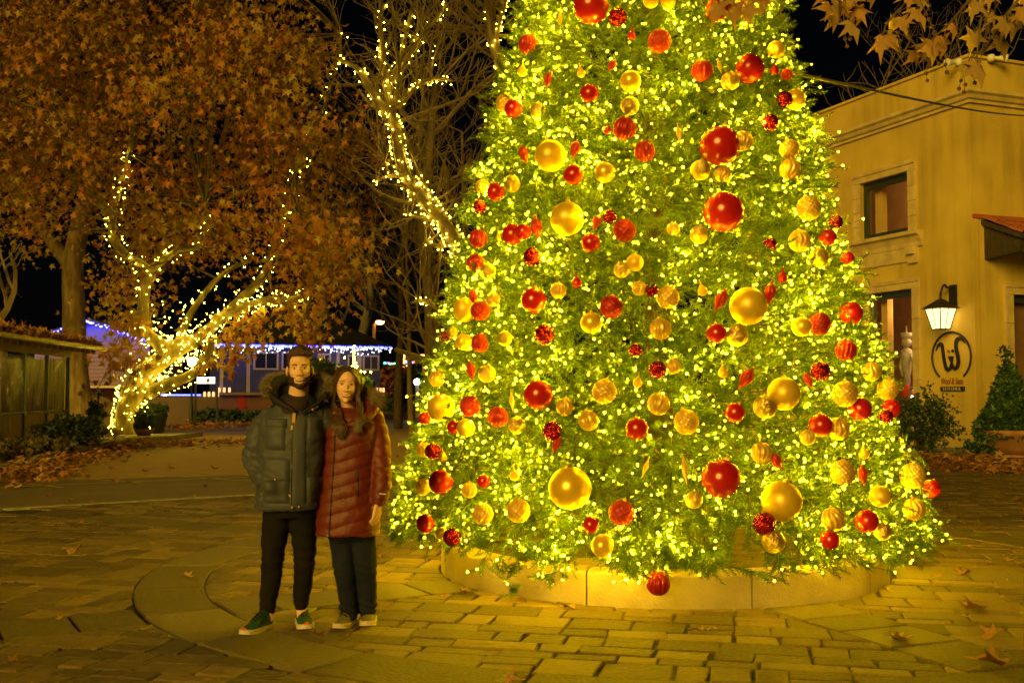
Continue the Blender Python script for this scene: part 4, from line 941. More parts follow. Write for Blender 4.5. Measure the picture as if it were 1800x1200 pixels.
def along_bulbs(q, rad, per_m, off=.04, jit=.0):
    out = []; L = np.concatenate([[0], np.cumsum(np.linalg.norm(np.diff(q, axis=0), axis=1))]); n = int(L[-1] * per_m)
    for k in range(n):
        s = tr.uniform(0, L[-1]); i = min(np.searchsorted(L, s), len(q) - 1); i = max(i, 1); w = (s - L[i - 1]) / (L[i] - L[i - 1] + 1e-9); p = q[i - 1] * (1 - w) + q[i] * w; r = rad[i]
        t = q[i] - q[i - 1]; t /= np.linalg.norm(t); a = np.cross(t, (tr.gauss(0, 1), tr.gauss(0, 1), tr.gauss(0, 1))); a /= np.linalg.norm(a)
        if a[1] > .35: a = a - 1.0 * np.array([0, a[1], 0]); a /= np.linalg.norm(a)
        out.append(p + a * (r + off + abs(tr.gauss(0, jit))))
    return out
M_bulbt = emis('trunk_bulb', (1.0, .70, .022), 150.0)

# sycamore with wrapped, leaning trunk
Z = lambda pts, D: [P(u, v, D + (e[0] if e else 0)) for u, v, *e in pts]
D1 = 33.0
base1 = G(232, 770); D1 = base1[1]; base2 = G(150, 757); D2 = base2[1]
syc = empty('sycamore_tree', base1, 'leaning sycamore wrapped in warm fairy lights with rust coloured autumn leaves', 'tree')
LIMBS = [([(232, 772), (226, 730), (232, 695), (255, 659), (285, 632), (311, 612), (345, 598)], .46, .27, 56),
         ([(262, 690), (300, 673, -.6), (337, 658, -1), (365, 628, -1.4), (372, 600, -1.6)], .22, .13, 22),
         ([(300, 620), (275, 600), (259, 585), (252, 545), (256, 510), (262, 476), (225, 450), (199, 420), (200, 380), (210, 330), (228, 270)], .24, .08, 14),
         ([(345, 598), (372, 575), (392, 556, -.8), (431, 539, -1.4), (470, 527, -2), (505, 527, -2.4), (548, 513, -3)], .22, .06, 20),
         ([(392, 556, -.8), (440, 510, -.6), (470, 470), (490, 400, 1), (512, 350, 1.4), (520, 300, 1.6), (548, 290, 1.8)], .17, .05, 6),
         ([(262, 476), (290, 455, -.5), (318, 437, -1), (350, 432, -1.6), (362, 395, -2), (360, 358, -2.2)], .14, .05, 8),
         ([(311, 612), (330, 560, .8), (372, 500, 1.2), (410, 470, 1.5), (450, 455, 2)], .15, .05, 6),
         ([(200, 380), (150, 330, -1), (90, 280, -2), (30, 235, -3), (-40, 200, -4)], .16, .06, 0),
         ([(228, 270), (240, 180), (238, 90, 1), (250, -20, 2)], .10, .05, 0),
         ([(520, 300, 1.6), (560, 210, 2), (590, 130, 2), (600, 60, 2)], .08, .03, 3)]
wood = MB(); bpos = []; lq = []
for pts, r0, r1, per in LIMBS:
    q, rad = limb(wood, Z(pts, D1), r0, r1); lq.append(q)
    if per: bpos += along_bulbs(q, rad, per, .09, .05)
wood.build('trunk', M_barkw, syc, smooth=True)
# hanging bunches of lights in the fork
for k in range(90):
    bpos.append(P(tr.gauss(330, 42), tr.gauss(585, 26), D1 - 1 + tr.gauss(0, .5)))
tag(bulbs('string_lights', np.array(bpos), np.array([tr.uniform(.013, .022) for _ in bpos]), M_bulbt), 'warm fairy lights wrapped round the leaning sycamore trunk and limbs', 'string lights', kind='stuff')
# big unlit trunk behind
big = empty('old_tree', base2, 'thick unlit tree trunk with rough bark rising behind the covered patio', 'tree')
mb = MB(); pts = Z([(148, 762), (146, 735), (136, 690), (131, 620), (130, 540), (128, 470), (140, 400), (160, 330)], D2); q = smooth_path(pts); rad = np.interp(np.linspace(0, 1, len(q)), [0, .1, .25, 1], [.85, .62, .52, .34]); mb.tube(q, rad, 14)
limb(mb, Z([(128, 470), (95, 430), (60, 380), (30, 330, -1), (-30, 300, -2)], D2), .3, .12); limb(mb, Z([(160, 330), (150, 230), (170, 120), (160, 0)], D2), .3, .12)
mb.build('trunk', M_barkd, big, smooth=True)
# crown: hanging leaves in clumps (twigs carry them)
rl = np.random.default_rng(33)
def silh_right(v): return np.interp(v, [-200, 0, 90, 200, 260, 330, 430, 480, 520, 560, 600], [480, 535, 575, 640, 672, 645, 685, 640, 600, 570, 500])
def silh_low(u): return np.interp(u, [-200, 0, 60, 100, 130, 190, 240, 270, 330, 400, 470, 520, 560, 620, 690], [470, 440, 450, 500, 460, 590, 600, 500, 470, 600, 560, 590, 560, 500, 430])
cl = []
lpx = np.array([q for pts, a_, b_, per in LIMBS if per for q in smooth_path([(x[0], x[1]) for x in pts])])
while len(cl) < 760:
    u, v = rl.uniform(-260, 690), rl.uniform(-330, 610)
    if u > silh_right(v) - 12 or v > silh_low(u) - 10: continue
    if v < 60 and u > 430 and rl.random() < .5: continue
    if u < 100 and 330 < v and rl.random() < .45: continue
    D = rl.uniform(27, 34) if rl.random() < .42 else rl.uniform(D1 + .8, D1 + 6)
    if D < D1 + .8 and np.min(np.hypot(lpx[:, 0] - u, lpx[:, 1] - v)) < 34 and rl.random() < .93: continue
    if D < D2 - .3 and 72 < u < 208 and v > 400 and rl.random() < .95: continue
    if mnoise.noise(Vector((u * .012, v * .014, D * .12))) < -.13: continue
    cl.append(P(u, v, D))
cl = np.array(cl); per = 62; n = len(cl) * per
off = rl.normal(0, 1, (n, 3)) * np.array([.62, .62, .42]); pos = np.repeat(cl, per, axis=0) + off
cdir = np.repeat(np.column_stack([rl.normal(0, .6, len(cl)), rl.normal(0, .4, len(cl)), np.full(len(cl), -.7)]), per, axis=0); down = cdir + rl.normal(0, .38, (n, 3)); down /= np.linalg.norm(down, axis=1)[:, None]
r = rl.normal(size=(n, 3)); r[:, 1] -= .55; nz_ = r - down * np.sum(r * down, axis=1)[:, None]; nz_ /= np.linalg.norm(nz_, axis=1)[:, None]; x_ = np.cross(down, nz_)
Rm = np.stack([x_, down, nz_], -1)
tones = np.clip(np.repeat(rl.uniform(0.1, .8, len(cl)), per) + rl.normal(0, .13, n), 0, 1)
lsz = rl.uniform(.09, .25, n); nr_ = pos[:, 1] < D1
for nm_, bv_, bf_, kk_ in (('leaves', LEAF_V, LEAF_F, nr_), ('rear_leaves', LEAFS_V, LEAFS_F, ~nr_)):
    V, F, T = scatter(bv_, bf_, pos[kk_], Rm[kk_], lsz[kk_], tones[kk_]); tag(obj(nm_, V, F, M_autumn, syc, tone=T), kind='stuff')
mb = MB(); allq = np.concatenate(lq)
for c in cl[::2]:
    j = np.argmin(np.linalg.norm(allq - c, axis=1)); a = allq[j]; d = c - a
    if np.linalg.norm(d) > 9: a = c - d / np.linalg.norm(d) * 4
    mid = (a + c) / 2 + rl.normal(0, .5, 3); mb.tube([a, mid, c, c + rl.normal(0, .5, 3)], [.045, .03, .018, .006], 4, cap=False)
tag(mb.build('twigs', M_twig, syc), kind='stuff')
# low hanging sprays in front of the house wall
pos = []; mb = MB()
for (u0, v0, u1, v1) in ((250, 540, 165, 700), (230, 560, 190, 640), (420, 540, 385, 650), (400, 560, 375, 640), (430, 560, 405, 625), (480, 530, 550, 592), (500, 520, 560, 585), (520, 560, 555, 600), (250, 560, 215, 655), (450, 540, 440, 600)):
    A, B = P(u0, v0, D1 - 1), P(u1, v1, D1 - 1.8); mb.tube([A, (A + B) / 2 + (0, 0, .25), B], [.03, .02, .008], 4)
    for k in range(46):
        t = tr.random() ** .7; pos.append(A + (B - A) * t + np.array([tr.gauss(0, .3), tr.gauss(0, .3), tr.gauss(-.05, .28)]))
pos = np.array(pos); n = len(pos); down = np.column_stack([rl.normal(0, .4, n), rl.normal(0, .4, n), rl.uniform(-1.3, -.2, n)]); down /= np.linalg.norm(down, axis=1)[:, None]
r = rl.normal(size=(n, 3)); r[:, 1] -= 1.5; nz_ = r - down * np.sum(r * down, axis=1)[:, None]; nz_ /= np.linalg.norm(nz_, axis=1)[:, None]
V, F, T = scatter(LEAF_V, LEAF_F, pos, np.stack([np.cross(down, nz_), down, nz_], -1), rl.uniform(.16, .30, n), rl.random(n)); tag(obj('hanging_leaves', V, F, M_autumn, syc, tone=T), kind='stuff'); tag(mb.build('hanging_twigs', M_twig, syc), kind='stuff')

# bare tree strung with lights behind the Christmas tree
D3 = 27.0
def zz_(L): return [(500 + .375 * x, .375 * y) for x, y in L]
base3 = G(862, 776); base3 = np.array([P(862, 700, D3)[0], D3, 0.0])
bare = empty('bare_tree', base3, 'bare leafless tree with fairy lights spiralling up its leaning trunk', 'tree')
BL = [([(862, 795), (850, 640), (835, 520), (808, 440), (762, 368), (721, 326), (704, 281), (695, 225), (684, 203)], .25, .12, 22),
      (zz_([(490, 540), (440, 470), (400, 410), (350, 330), (300, 300), (250, 280)]), .13, .04, 9),
      (zz_([(500, 560), (492, 460), (490, 380), (455, 300), (455, 200), (448, 100), (470, 20)]), .12, .04, 9),
      (zz_([(490, 400), (520, 340), (545, 290), (560, 200), (575, 140), (600, 30)]), .10, .04, 9), (zz_([(545, 300), (600, 240), (640, 170), (700, 110), (760, 20)]), .08, .03, 6),
      (zz_([(530, 490), (560, 440), (620, 410), (690, 370), (740, 375), (785, 378)]), .09, .03, 10), (zz_([(690, 370), (690, 310), (720, 220)]), .05, .02, 4),
      (zz_([(570, 830), (530, 825), (490, 825), (450, 840), (425, 868)]), .06, .03, 8), (zz_([(490, 815), (478, 780), (468, 740)]), .04, .02, 8),
      (zz_([(740, 1060), (690, 1030), (620, 1020), (560, 990)]), .06, .03, 8), (zz_([(720, 1000), (690, 930), (660, 870), (630, 835)]), .07, .03, 12), (zz_([(780, 1150), (700, 1150), (665, 1130), (662, 1095)]), .06, .03, 9),
      ([(770, 545), (745, 528), (722, 533)], .05, .03, 9)]
mb = MB(); bpos = []; tw = MB()
for pts, r0, r1, per in BL:
    q, rad = limb(mb, Z(pts, D3), r0, r1, 8)
    if per: bpos += along_bulbs(q[6 if r0 > .3 else 0:], rad[6 if r0 > .3 else 0:], per * 1.35, .04, .02)
    for k in range(6 if r0 < .3 else 8):
        j = tr.randint(len(q) // 2 if r0 > .3 else 1, len(q) - 1); twig(tw, q[j], (tr.gauss(0, .8), tr.gauss(0, .5), tr.uniform(.1, 1.2)), tr.uniform(1.2, 2.6), max(.02, rad[j] * .45), 3)
mb.build('trunk', M_barkw, bare, smooth=True); tag(tw.build('twigs', M_twig, bare), kind='stuff')
tag(bulbs('string_lights', np.array(bpos), np.array([tr.uniform(.011, .017) for _ in bpos]), M_bulbt), 'warm fairy lights spiralling round the bare leafless tree', 'string lights', kind='stuff')
# second bare tree seen above the first, beside the Christmas tree
D4 = 30.0; e_ = empty('bare_tree', (P(920, 500, D4)[0], D4, 0), 'slim bare tree with lights rising behind the Christmas tree edge', 'tree')
mb = MB(); bpos = []; tw = MB()
for pts, r0, r1, per in (([(930, 800), (920, 500), (905, 250), (890, 140), (875, 100), (865, 60), (860, 10), (868, -40)], .3, .07, 5), ([(885, 125), (872, 80), (878, 45), (890, 0)], .09, .04, 8)):
    q, rad = limb(mb, Z(pts, D4), r0, r1, 8); nn0 = len(q) // 2; bpos += along_bulbs(q[nn0:], rad[nn0:], per * 1.5, .04)
    for k in range(14): j = tr.randint(nn0, len(q) - 1); twig(tw, q[j], (tr.gauss(-.5, .8), tr.gauss(0, .4), tr.uniform(0, 1)), tr.uniform(1.5, 3), .045, 3)
mb.build('trunk', M_bark, e_, smooth=True); tag(tw.build('twigs', M_twig, e_), kind='stuff'); tag(bulbs('string_lights', np.array(bpos), np.array([tr.uniform(.011, .017) for _ in bpos]), M_bulbt), 'warm fairy lights on the slim bare tree behind the Christmas tree', 'string lights', kind='stuff')
# unlit thicket trees
def bare_tree(u, vb, D, hgt, r, label, n_tw=8, m1=None, lean=0.0, depth=3, m2=None, top=None):
    b = P(u, vb, D); b[2] = 0.0; e = empty('thicket_tree', b, label, 'tree', 'bare trees behind the plaza'); mb, tw = MB(), MB()
    pts = [b + (0, 0, -.05)]
    for k in range(1, 6): pts.append(b + np.array([lean * k / 5 + tr.gauss(0, .12 * k / 3), tr.gauss(0, .15), hgt * k / 5]))
    q, rad = limb(mb, pts, r, r * .3, 7)
    for k in range(n_tw): j = tr.randint(len(q) // 3, len(q) - 1); twig(tw, q[j], (tr.gauss(0, 1), tr.gauss(0, .5), tr.uniform(.2, 1.2)), hgt * tr.uniform(.16, .34), rad[j] * .55, depth)
    mb.build('trunk', m1 or M_bark, e, smooth=True); tag(tw.build('twigs', m2 or m1 or M_twig, e), kind='stuff'); return e
bare_tree(768, 690, 40, 13, .42, 'pale leafless tree standing between the blue house and the Christmas tree', 12, M_bark, -.6)
bare_tree(752, 690, 34, 9, .12, 'thin upright leafless sapling close to the lit bare tree', 9, M_twig, .2)
bare_tree(800, 690, 33, 9.5, .12, 'thin upright leafless sapling tucked against the Christmas tree', 9, M_twig, .3)
bare_tree(725, 690, 38, 8.5, .12, 'thin leafless sapling left of the lit bare trunk', 9, M_twig, -.2)
bare_tree(700, 690, 46, 12, .2, 'tall leafless tree in the dark behind the lit bare tree', 12, M_twig, .2)
bare_tree(585, 690, 66, 12, .45, 'pale forked trunk rising behind the blue house roof', 8, M_barkpale, -.8, 2)
bare_tree(620, 690, 67, 12, .45, 'pale leaning trunk rising behind the blue house roof beside its twin', 8, M_barkpale, 1.2, 2)
bare_tree(546, 690, 68, 12, .4, 'pale slim trunk behind the blue house roof, nearest the autumn leaves', 6, M_barkpale, 1.0, 2)
bare_tree(1640, 690, 46, 15, .3, 'leafless tree standing behind the stucco shop parapet', 16, M_twig, .5)
bare_tree(1700, 690, 48, 16, .3, 'taller leafless tree behind the corner of the stucco shop', 16, M_twig, .5)
bare_tree(10, 690, 40, 9, .4, 'dark bent tree standing behind the covered patio', 8, M_bark, -1.0)

# ------------------------------------------------------------------ covered patio
M_rafter = mat('rafter_wood', (.30, .20, .09), (.22, .14, .06), rough=.75, scale=5); M_gutter = mat('gutter_metal', (.45, .36, .25), (.36, .28, .18), rough=.5, metal=.3, scale=4)
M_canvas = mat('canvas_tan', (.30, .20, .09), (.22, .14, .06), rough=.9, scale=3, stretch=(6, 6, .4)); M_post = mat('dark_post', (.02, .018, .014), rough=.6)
m = bpy.data.materials.new('clear_vinyl'); m.use_nodes = True; n_, l_ = m.node_tree.nodes, m.node_tree.links; n_.remove(n_['Principled BSDF'])
t_ = n_.new('ShaderNodeBsdfTransparent'); t_.inputs[0].default_value = (.75, .78, .8, 1); g_ = n_.new('ShaderNodeBsdfGlossy'); g_.inputs['Roughness'].default_value = .12; mx = n_.new('ShaderNodeMixShader'); mx.inputs[0].default_value = .12
tx = n_.new('ShaderNodeTexNoise'); tx.inputs['Scale'].default_value = 3; tc = n_.new('ShaderNodeTexCoord'); mpn = n_.new('ShaderNodeMapping'); mpn.inputs['Scale'].default_value = (3, 3, .6); l_.new(tc.outputs['Object'], mpn.inputs[0]); l_.new(mpn.outputs[0], tx.inputs['Vector'])
bp = n_.new('ShaderNodeBump'); bp.inputs['Strength'].default_value = .9; bp.inputs['Distance'].default_value = .15; l_.new(tx.outputs['Fac'], bp.inputs['Height']); l_.new(bp.outputs[0], g_.inputs['Normal'])
l_.new(t_.outputs[0], mx.inputs[1]); l_.new(g_.outputs[0], mx.inputs[2]); l_.new(mx.outputs[0], n_['Material Output'].inputs[0]); M_vinyl = m
pa0 = np.array([P(-30, 690, 25.6)[0], 25.6]); pa1 = np.array([P(119, 690, 32.0)[0], 32.0]); pd = (pa1 - pa0); PLn = np.linalg.norm(pd); pd /= PLn; pn_ = np.array([pd[1], -pd[0]])   # towards the plaza
def Pt(s, z, o=0.0): q = pa0 + pd * s + pn_ * o; return np.array([q[0], q[1], z])
patio = empty('covered_patio', (*(pa0 + pd * PLn / 2 - pn_ * 2), 0), 'covered patio with clear vinyl curtains and leaf strewn roof at the plaza edge', 'patio')
ss = [0, (P(41, 690, 28.3)[1] - 25.6) / pd[1], (P(83, 690, 30.1)[1] - 25.6) / pd[1], PLn]
ss = [-4.0, -1.6] + ss[1:] if False else [-3.2] + ss
for s in ss:
    mb = MB(); mb.box(Pt(s, 1.28), (.10, .10, 2.56), [[pd[0], -pn_[0] * -1, 0], [pd[1], pn_[1], 0], [0, 0, 1]]); mb.build('post', M_post, patio)
for i in range(len(ss) - 1):
    a, b = ss[i] + .06, ss[i + 1] - .06
    N = 24; V = []; F = []
    for k in range(N + 1):
        s = a + (b - a) * k / N; w = .015 * math.sin(k * 2.1)
        V += [Pt(s, .08, w), Pt(s, 1.0, w)]
    F = [(2 * k, 2 * k + 2, 2 * k + 3, 2 * k + 1) for k in range(N)]; obj('canvas_panel', V, F, M_canvas, patio, smooth=True)
    V = []; F = []
    for k in range(N + 1):
        s = a + (b - a) * k / N
        for j in range(7): V.append(Pt(s, 1.0 + 1.5 * j / 6, .03 * math.sin(k * 1.3 + j * .6 + i) + .02 * math.sin(k * .5 - j)))
    F = [(k * 7 + j, (k + 1) * 7 + j, (k + 1) * 7 + j + 1, k * 7 + j + 1) for k in range(N) for j in range(6)]; obj('vinyl_curtain', V, F, M_vinyl, patio, smooth=True)
    mb = MB(); mb.bar(Pt(a, 1.0, .02), Pt(b, 1.0, .02), .06, .05); mb.build('rail', M_post, patio)
mb = MB(); mb.bar(Pt(-3.3, 2.68), Pt(PLn + .3, 2.68), .10, .24); mb.build('header_beam', M_rafter, patio)
# end wall
for (o0, o1) in ((-.1, -1.9), (-2.0, -3.9)):
    V = [Pt(PLn, .08, o0), Pt(PLn, .08, o1), Pt(PLn, 2.5, o1), Pt(PLn, 2.5, o0)]; obj('canvas_panel', V, [(0, 1, 2, 3)], M_canvas, patio)
mb = MB(); q4 = [Pt(s, 2.80 + (.75 - o) * .18, o) for s, o in ((-3.5, .75), (PLn + .75, .75), (PLn + .75, -4.2), (-3.5, -4.2))]; mb.prism(q4, (0, 0, .06)); mb.build('roof_deck', M_darkwood, patio)
for k in range(24):
    s = -3.3 + k * .5
    if s > PLn + .7: break
    mb = MB(); mb.bar(Pt(s, 2.73, .70), Pt(s, 2.83, -.1), .07, .12); mb.build('rafter', M_rafter, patio)
mb = MB(); mb.tube([Pt(-3.5, 2.84, .80), Pt(PLn + .9, 2.84, .80)], .075, 10); mb.build('gutter', M_gutter, patio)
# inside: floor, back screen
mb = MB(); mb.add([Pt(-3.3, .02, -.1), Pt(PLn, .02, -.1), Pt(PLn, .02, -4), Pt(-3.3, .02, -4)], [(0, 1, 2, 3)]); mb.build('floor_slab', M_conc, patio)
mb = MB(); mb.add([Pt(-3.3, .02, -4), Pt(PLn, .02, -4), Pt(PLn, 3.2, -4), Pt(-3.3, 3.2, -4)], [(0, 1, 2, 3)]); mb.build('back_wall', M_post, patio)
def litter(name, pts_px, n, spread, m1, label=None, kind='stuff', size=(.10, .18), z=0.0, seed=0, hmax=.1, flat=.5, cat=None):
    g = np.random.default_rng(seed); P3 = np.array([G(u, v, z) for u, v in pts_px]); i = g.integers(0, len(P3) - 1, n) if len(P3) > 1 else np.zeros(n, int); t = g.random(n)
    p = P3[i] + (P3[np.minimum(i + 1, len(P3) - 1)] - P3[i]) * t[:, None] + np.column_stack([g.normal(0, spread[0], n), g.normal(0, spread[1], n), np.zeros(n)]); p[:, 2] = z + .02 + np.abs(g.normal(0, hmax, n))
    nrm = np.column_stack([g.normal(0, flat, n), g.normal(0, flat, n), np.ones(n)]); V, F, T = scatter(LEAF_V - (0, .4, 0), LEAF_F, p, frames(nrm, g), g.uniform(*size, n), g.random(n)); V[:, 2] = np.maximum(V[:, 2], z + .008)
    return tag(obj(name, V, F, m1, tone=T), label, cat, kind=kind)
g_ = np.random.default_rng(6); n = 1400; s_ = g_.uniform(-3.4, PLn + .6, n); o_ = .72 - np.abs(g_.normal(0, .45, n)); p = np.array([Pt(a, 2.90 + (.75 - b) * .18, b) for a, b in zip(s_, o_)]) + np.column_stack([np.zeros(n), np.zeros(n), np.abs(g_.normal(0, .07, n))])
V, F, T = scatter(LEAFS_V, LEAFS_F, p, rand_rot(n, g_), g_.uniform(.12, .24, n), g_.random(n)); tag(obj('roof_leaf_litter', V, F, M_brownleaf, tone=T), 'drift of dry brown leaves lying on the patio roof', 'leaves', kind='stuff')
litter('leaf_litter', [(0, 850), (40, 836), (90, 822), (140, 806), (190, 793), (230, 785)], 1000, (.45, .8), M_brownleaf, 'drift of dry leaves along the kerb blocks by the patio', seed=1, cat='leaves')
litter('leaf_litter', [(230, 786), (330, 779), (420, 776)], 420, (1.2, 1.2), M_brownleaf, 'scatter of dry leaves on asphalt in front of the wrapped sycamore', seed=2, hmax=.03, cat='leaves')
litter('leaf_litter', [(290, 756), (360, 751), (440, 748), (520, 745)], 1000, (.8, 1.6), M_brownleaf, 'bank of fallen leaves at the foot of the low wall and hedge', seed=3, cat='leaves')
litter('leaf_litter', [(640, 738), (700, 736), (755, 737)], 500, (.8, 1.0), M_brownleaf, 'line of fallen leaves before the dark hedge beside the blue house', seed=4, cat='leaves')
litter('leaf_litter', [(1665, 826), (1720, 826), (1800, 828), (1860, 830)], 1100, (.4, .45), M_brownleaf, 'heap of dry leaves on the pavement before the ivy pot', seed=5, size=(.12, .2), z=0.0, cat='leaves')
litter('leaf_litter', [(1600, 806), (1660, 806), (1720, 806)], 260, (.3, .3), M_brownleaf, 'dry leaves gathered under the shrub below the sign', seed=12, size=(.1, .18), z=.12, hmax=.04, cat='leaves')
# shrubs of the patio bed
M_shrub = mat('shrub_leaf', (.02, .04, .012), (.06, .085, .02), rough=.55, scale=4, attr=True); M_dryshrub = mat('dry_shrub_leaf', (.05, .055, .015), (.13, .08, .025), rough=.6, scale=4, attr=True); M_hedge = mat('hedge_leaf', (.03, .06, .014), (.07, .11, .024), rough=.55, scale=4, attr=True)
for (u, v, w, h, lab) in ((122, 797, .80, .95, 'dense dark shrub before the patio end beside the white pot'), (60, 806, .8, .5, 'low scrubby bush under the second vinyl curtain'), (10, 812, .9, .5, 'low scrubby bush under the first vinyl curtain'), (95, 808, .5, .45, 'small brownish bush between the patio shrubs')):
    bush('garden_shrub', G(u, v), (w, w * .8), h, 1300 if h > .6 else 420, .12, M_shrub if h > .6 else M_dryshrub, lab, 'shrub', stems=6 if h > .6 else 14, lum=.6)
M_dirt = mat('bed_earth', (.08, .05, .025), (.05, .03, .016), rough=.95, scale=6, bump=.6, bscale=20)
kp = [G(u, v) for u, v in kerb_px]; V = [(k[0], k[1], .03) for k in kp] + [(-14.5, 36, .03), (-20, 26, .03), (-16, 17, .03)]
tag(obj('planting_bed', V, [tuple(range(len(V)))], M_dirt), kind='structure')
# raised kerb round the wrapped tree, pots
c0 = G(165, 782); c1 = G(292, 776); mb = MB(); mb.prism([c0 + (0, 0, .001), c1 + (-.3, 0, .001), c1 + (0, .5, .001), c1 + (0, 4.0, .001), c0 + (.5, 4.5, .001), c0 + (-.5, 3.5, .001)], (0, 0, .16)); tag(mb.build('tree_island', M_conc), kind='structure')
M_yel = mat('cream_pot', (.62, .50, .22), (.5, .4, .18), rough=.6, scale=4); M_bluep = mat('blue_glaze', (.01, .022, .045), rough=.25, coat=.5)
def pot(u, v, D, r, h, m1, label, leaf_m=None, lh=.5, z=0.0):
    c = P(u, v, D); c[2] = z; e = empty('plant_pot', c, label, 'pot'); mb = MB(); mb.lathe([(r * .66, 0), (r * .95, h * .8), (r * 1.05, h * .86), (r * 1.05, h), (r * .9, h), (r * .86, h * .9), (.01, h * .88)], c, 22); mb.build('vessel', m1, e, smooth=True)
    if leaf_m:
        g = np.random.default_rng(int(u)); n = 260; q = g.normal(size=(n, 3)); q /= np.linalg.norm(q, axis=1)[:, None]; q = q * np.array([r * 1.2, r * 1.2, lh * .55]) * g.uniform(.3, 1, n)[:, None] + c + (0, 0, h + lh * .4)
        V, F, T = scatter(LEAFS_V, LEAFS_F, q, rand_rot(n, g), g.uniform(.1, .2, n), g.random(n)); o = obj('plant', V, F, leaf_m, e, tone=T); tag(o, kind='stuff')
    return e
pot(169, 770, 33.2, .20, .38, M_yel, 'cream plastic pot with leggy plant by the big trunk', M_hedge, .8, .16); pot(205, 768, 34.2, .16, .22, M_yel, 'small cream bowl pot tucked against the wrapped trunk', None, 0, .16)
pot(274, 752, 40.0, .42, .78, M_bluep, 'round dark blue glazed pot in front of the low wall', M_hedge, .35); pot(252, 766, 34.6, .30, .20, M_terra, 'low terracotta dish of green leaves beside the wrapped trunk', M_hedge, .7, .16)
# ------------------------------------------------------------------ low wall, lamp post, railing
M_lowwall = mat('render_wall', (.28, .19, .11), (.22, .14, .08), rough=.9, scale=1.2, bump=.3, bscale=30)
a = G(150, 748); b = G(386, 744); mb = MB(); zt = P(386, 697, b[1])[2]; mb.bar(a + (0, 0, zt / 2), b + (0, 0, zt / 2), .35, zt); tag(mb.build('low_wall', M_lowwall), 'plain rendered low wall running behind the lamp post', 'wall')
zcap = zt
c = G(336, 748); lp = empty('lamp_post', c, 'dark green lamp post with glowing lantern before the low wall', 'lamp post'); M_lpost = mat('lamp_green', (.012, .03, .022), rough=.45)
sc_ = c[1] / F_PX; Hl = (748 - 622) * sc_
mb = MB(); mb.lathe([(.15, 0), (.15, .12), (.09, .2), (.08, .9), (.055, 1.0), (.05, Hl - .75), (.09, Hl - .72), (.09, Hl - .60), (.05, Hl - .58)], c, 12); mb.build('pole', M_lpost, lp, smooth=True)
mb = MB(); mb.lathe([(.10, Hl - .58), (.19, Hl - .48), (.22, Hl - .30), (.20, Hl - .18)], c, 14); mb.build('globe', mat('lamp_globe', (.8, .8, .7), emit=(1, .78, .38), estr=9), lp, smooth=True)
mb = MB(); mb.lathe([(.24, Hl - .18), (.25, Hl - .14), (.10, Hl - .02), (.03, Hl), (.02, Hl + .08)], c, 14); mb.build('cap', M_lpost, lp, smooth=True)
mb = MB(); A = G(172, 756); mb.tube([A + (0, 0, 1.5), A + (.5, 0, 1.25), A + (.95, 0, .95), A + (1.15, 0, .72), A + (1.05, 0, .62), A + (.97, 0, .72)], .03, 8); mb.tube([A + (0, 0, 1.5), A + (0, 0, 0)], .03, 8); mb.tube([A + (.9, 0, .98), A + (.9, 0, 0)], .03, 8); tag(mb.build('handrail', M_blackmetal, smooth=True), 'black iron handrail with curled end beside the big trunk', 'handrail')
# ------------------------------------------------------------------ blue house with icicle lights
M_bluew = mat('blue_siding', (.035, .035, .15), (.025, .025, .10), rough=.7, scale=2, stretch=(8, 8, .5)); M_brick = mat('house_brick', (.25, .11, .07), (.18, .07, .045), rough=.85, scale=14); M_roofd = mat('dark_shingle', (.035, .033, .036), (.022, .02, .022), rough=.9, scale=6)
M_whitet = mat('cream_trim', (.35, .27, .22), rough=.6); M_dark = mat('dark_glass', (.015, .015, .03), rough=.08, spec=.8); M_reddoor = mat('red_door', (.45, .02, .025), rough=.5)
DH = 56.0
h0, h1 = P(388, 640, DH), P(668, 640, DH + 3.0); hd = (h1 - h0)[:2]; HL = np.linalg.norm(hd); hd /= HL; hn = np.array([hd[1], -hd[0]])
def Hs(s, z, o=0.0): q = h0[:2] + hd * s + hn * o; return np.array([q[0], q[1], z])
def hbox(mb, s0, s1, z0, z1, o0, o1): 
    A = [Hs(s, z, o) for s in (s0, s1) for o in (o0, o1) for z in (z0, z1)]; return mb.add(A, [(0, 1, 3, 2), (4, 6, 7, 5), (0, 4, 5, 1), (2, 3, 7, 6), (0, 2, 6, 4), (1, 5, 7, 3)])
zE = P(388, 604, DH)[2]; zF = P(388, 690, DH)[2]
house = empty('blue_house', (*(h0[:2] + hd * HL / 2 - hn * 3), 0), 'blue painted house with icicle lights along its eaves behind the couple', 'house')
hs = lambda u: (P(u, 690, DH + 1.5)[0] - h0[0]) / hd[0]
mb = MB(); hbox(mb, 0, HL, zF - .05, zE, -6, 0); mb.build('wall', M_bluew, house)
mb = MB(); hbox(mb, 0, HL, 0, zF - .06, -6, -.05); mb.build('lower_wall', M_brick, house)
mb = MB(); zr = zE + 1.75; V = [Hs(-.5, zE, .55), Hs(HL + .5, zE, .55), Hs(HL + .5, zE, -6.5), Hs(-.5, zE, -6.5), Hs(2.2, zr, -3), Hs(HL - 2.4, zr, -3)]; mb.add(V, [(0, 1, 5, 4), (1, 2, 5), (2, 3, 4, 5), (3, 0, 4), (3, 2, 1, 0)]); mb.build('roof', M_roofd, house)
mb = MB(); hbox(mb, -.5, HL + .5, zE - .16, zE - .01, .50, .54); mb.build('fascia', M_bluew, house)
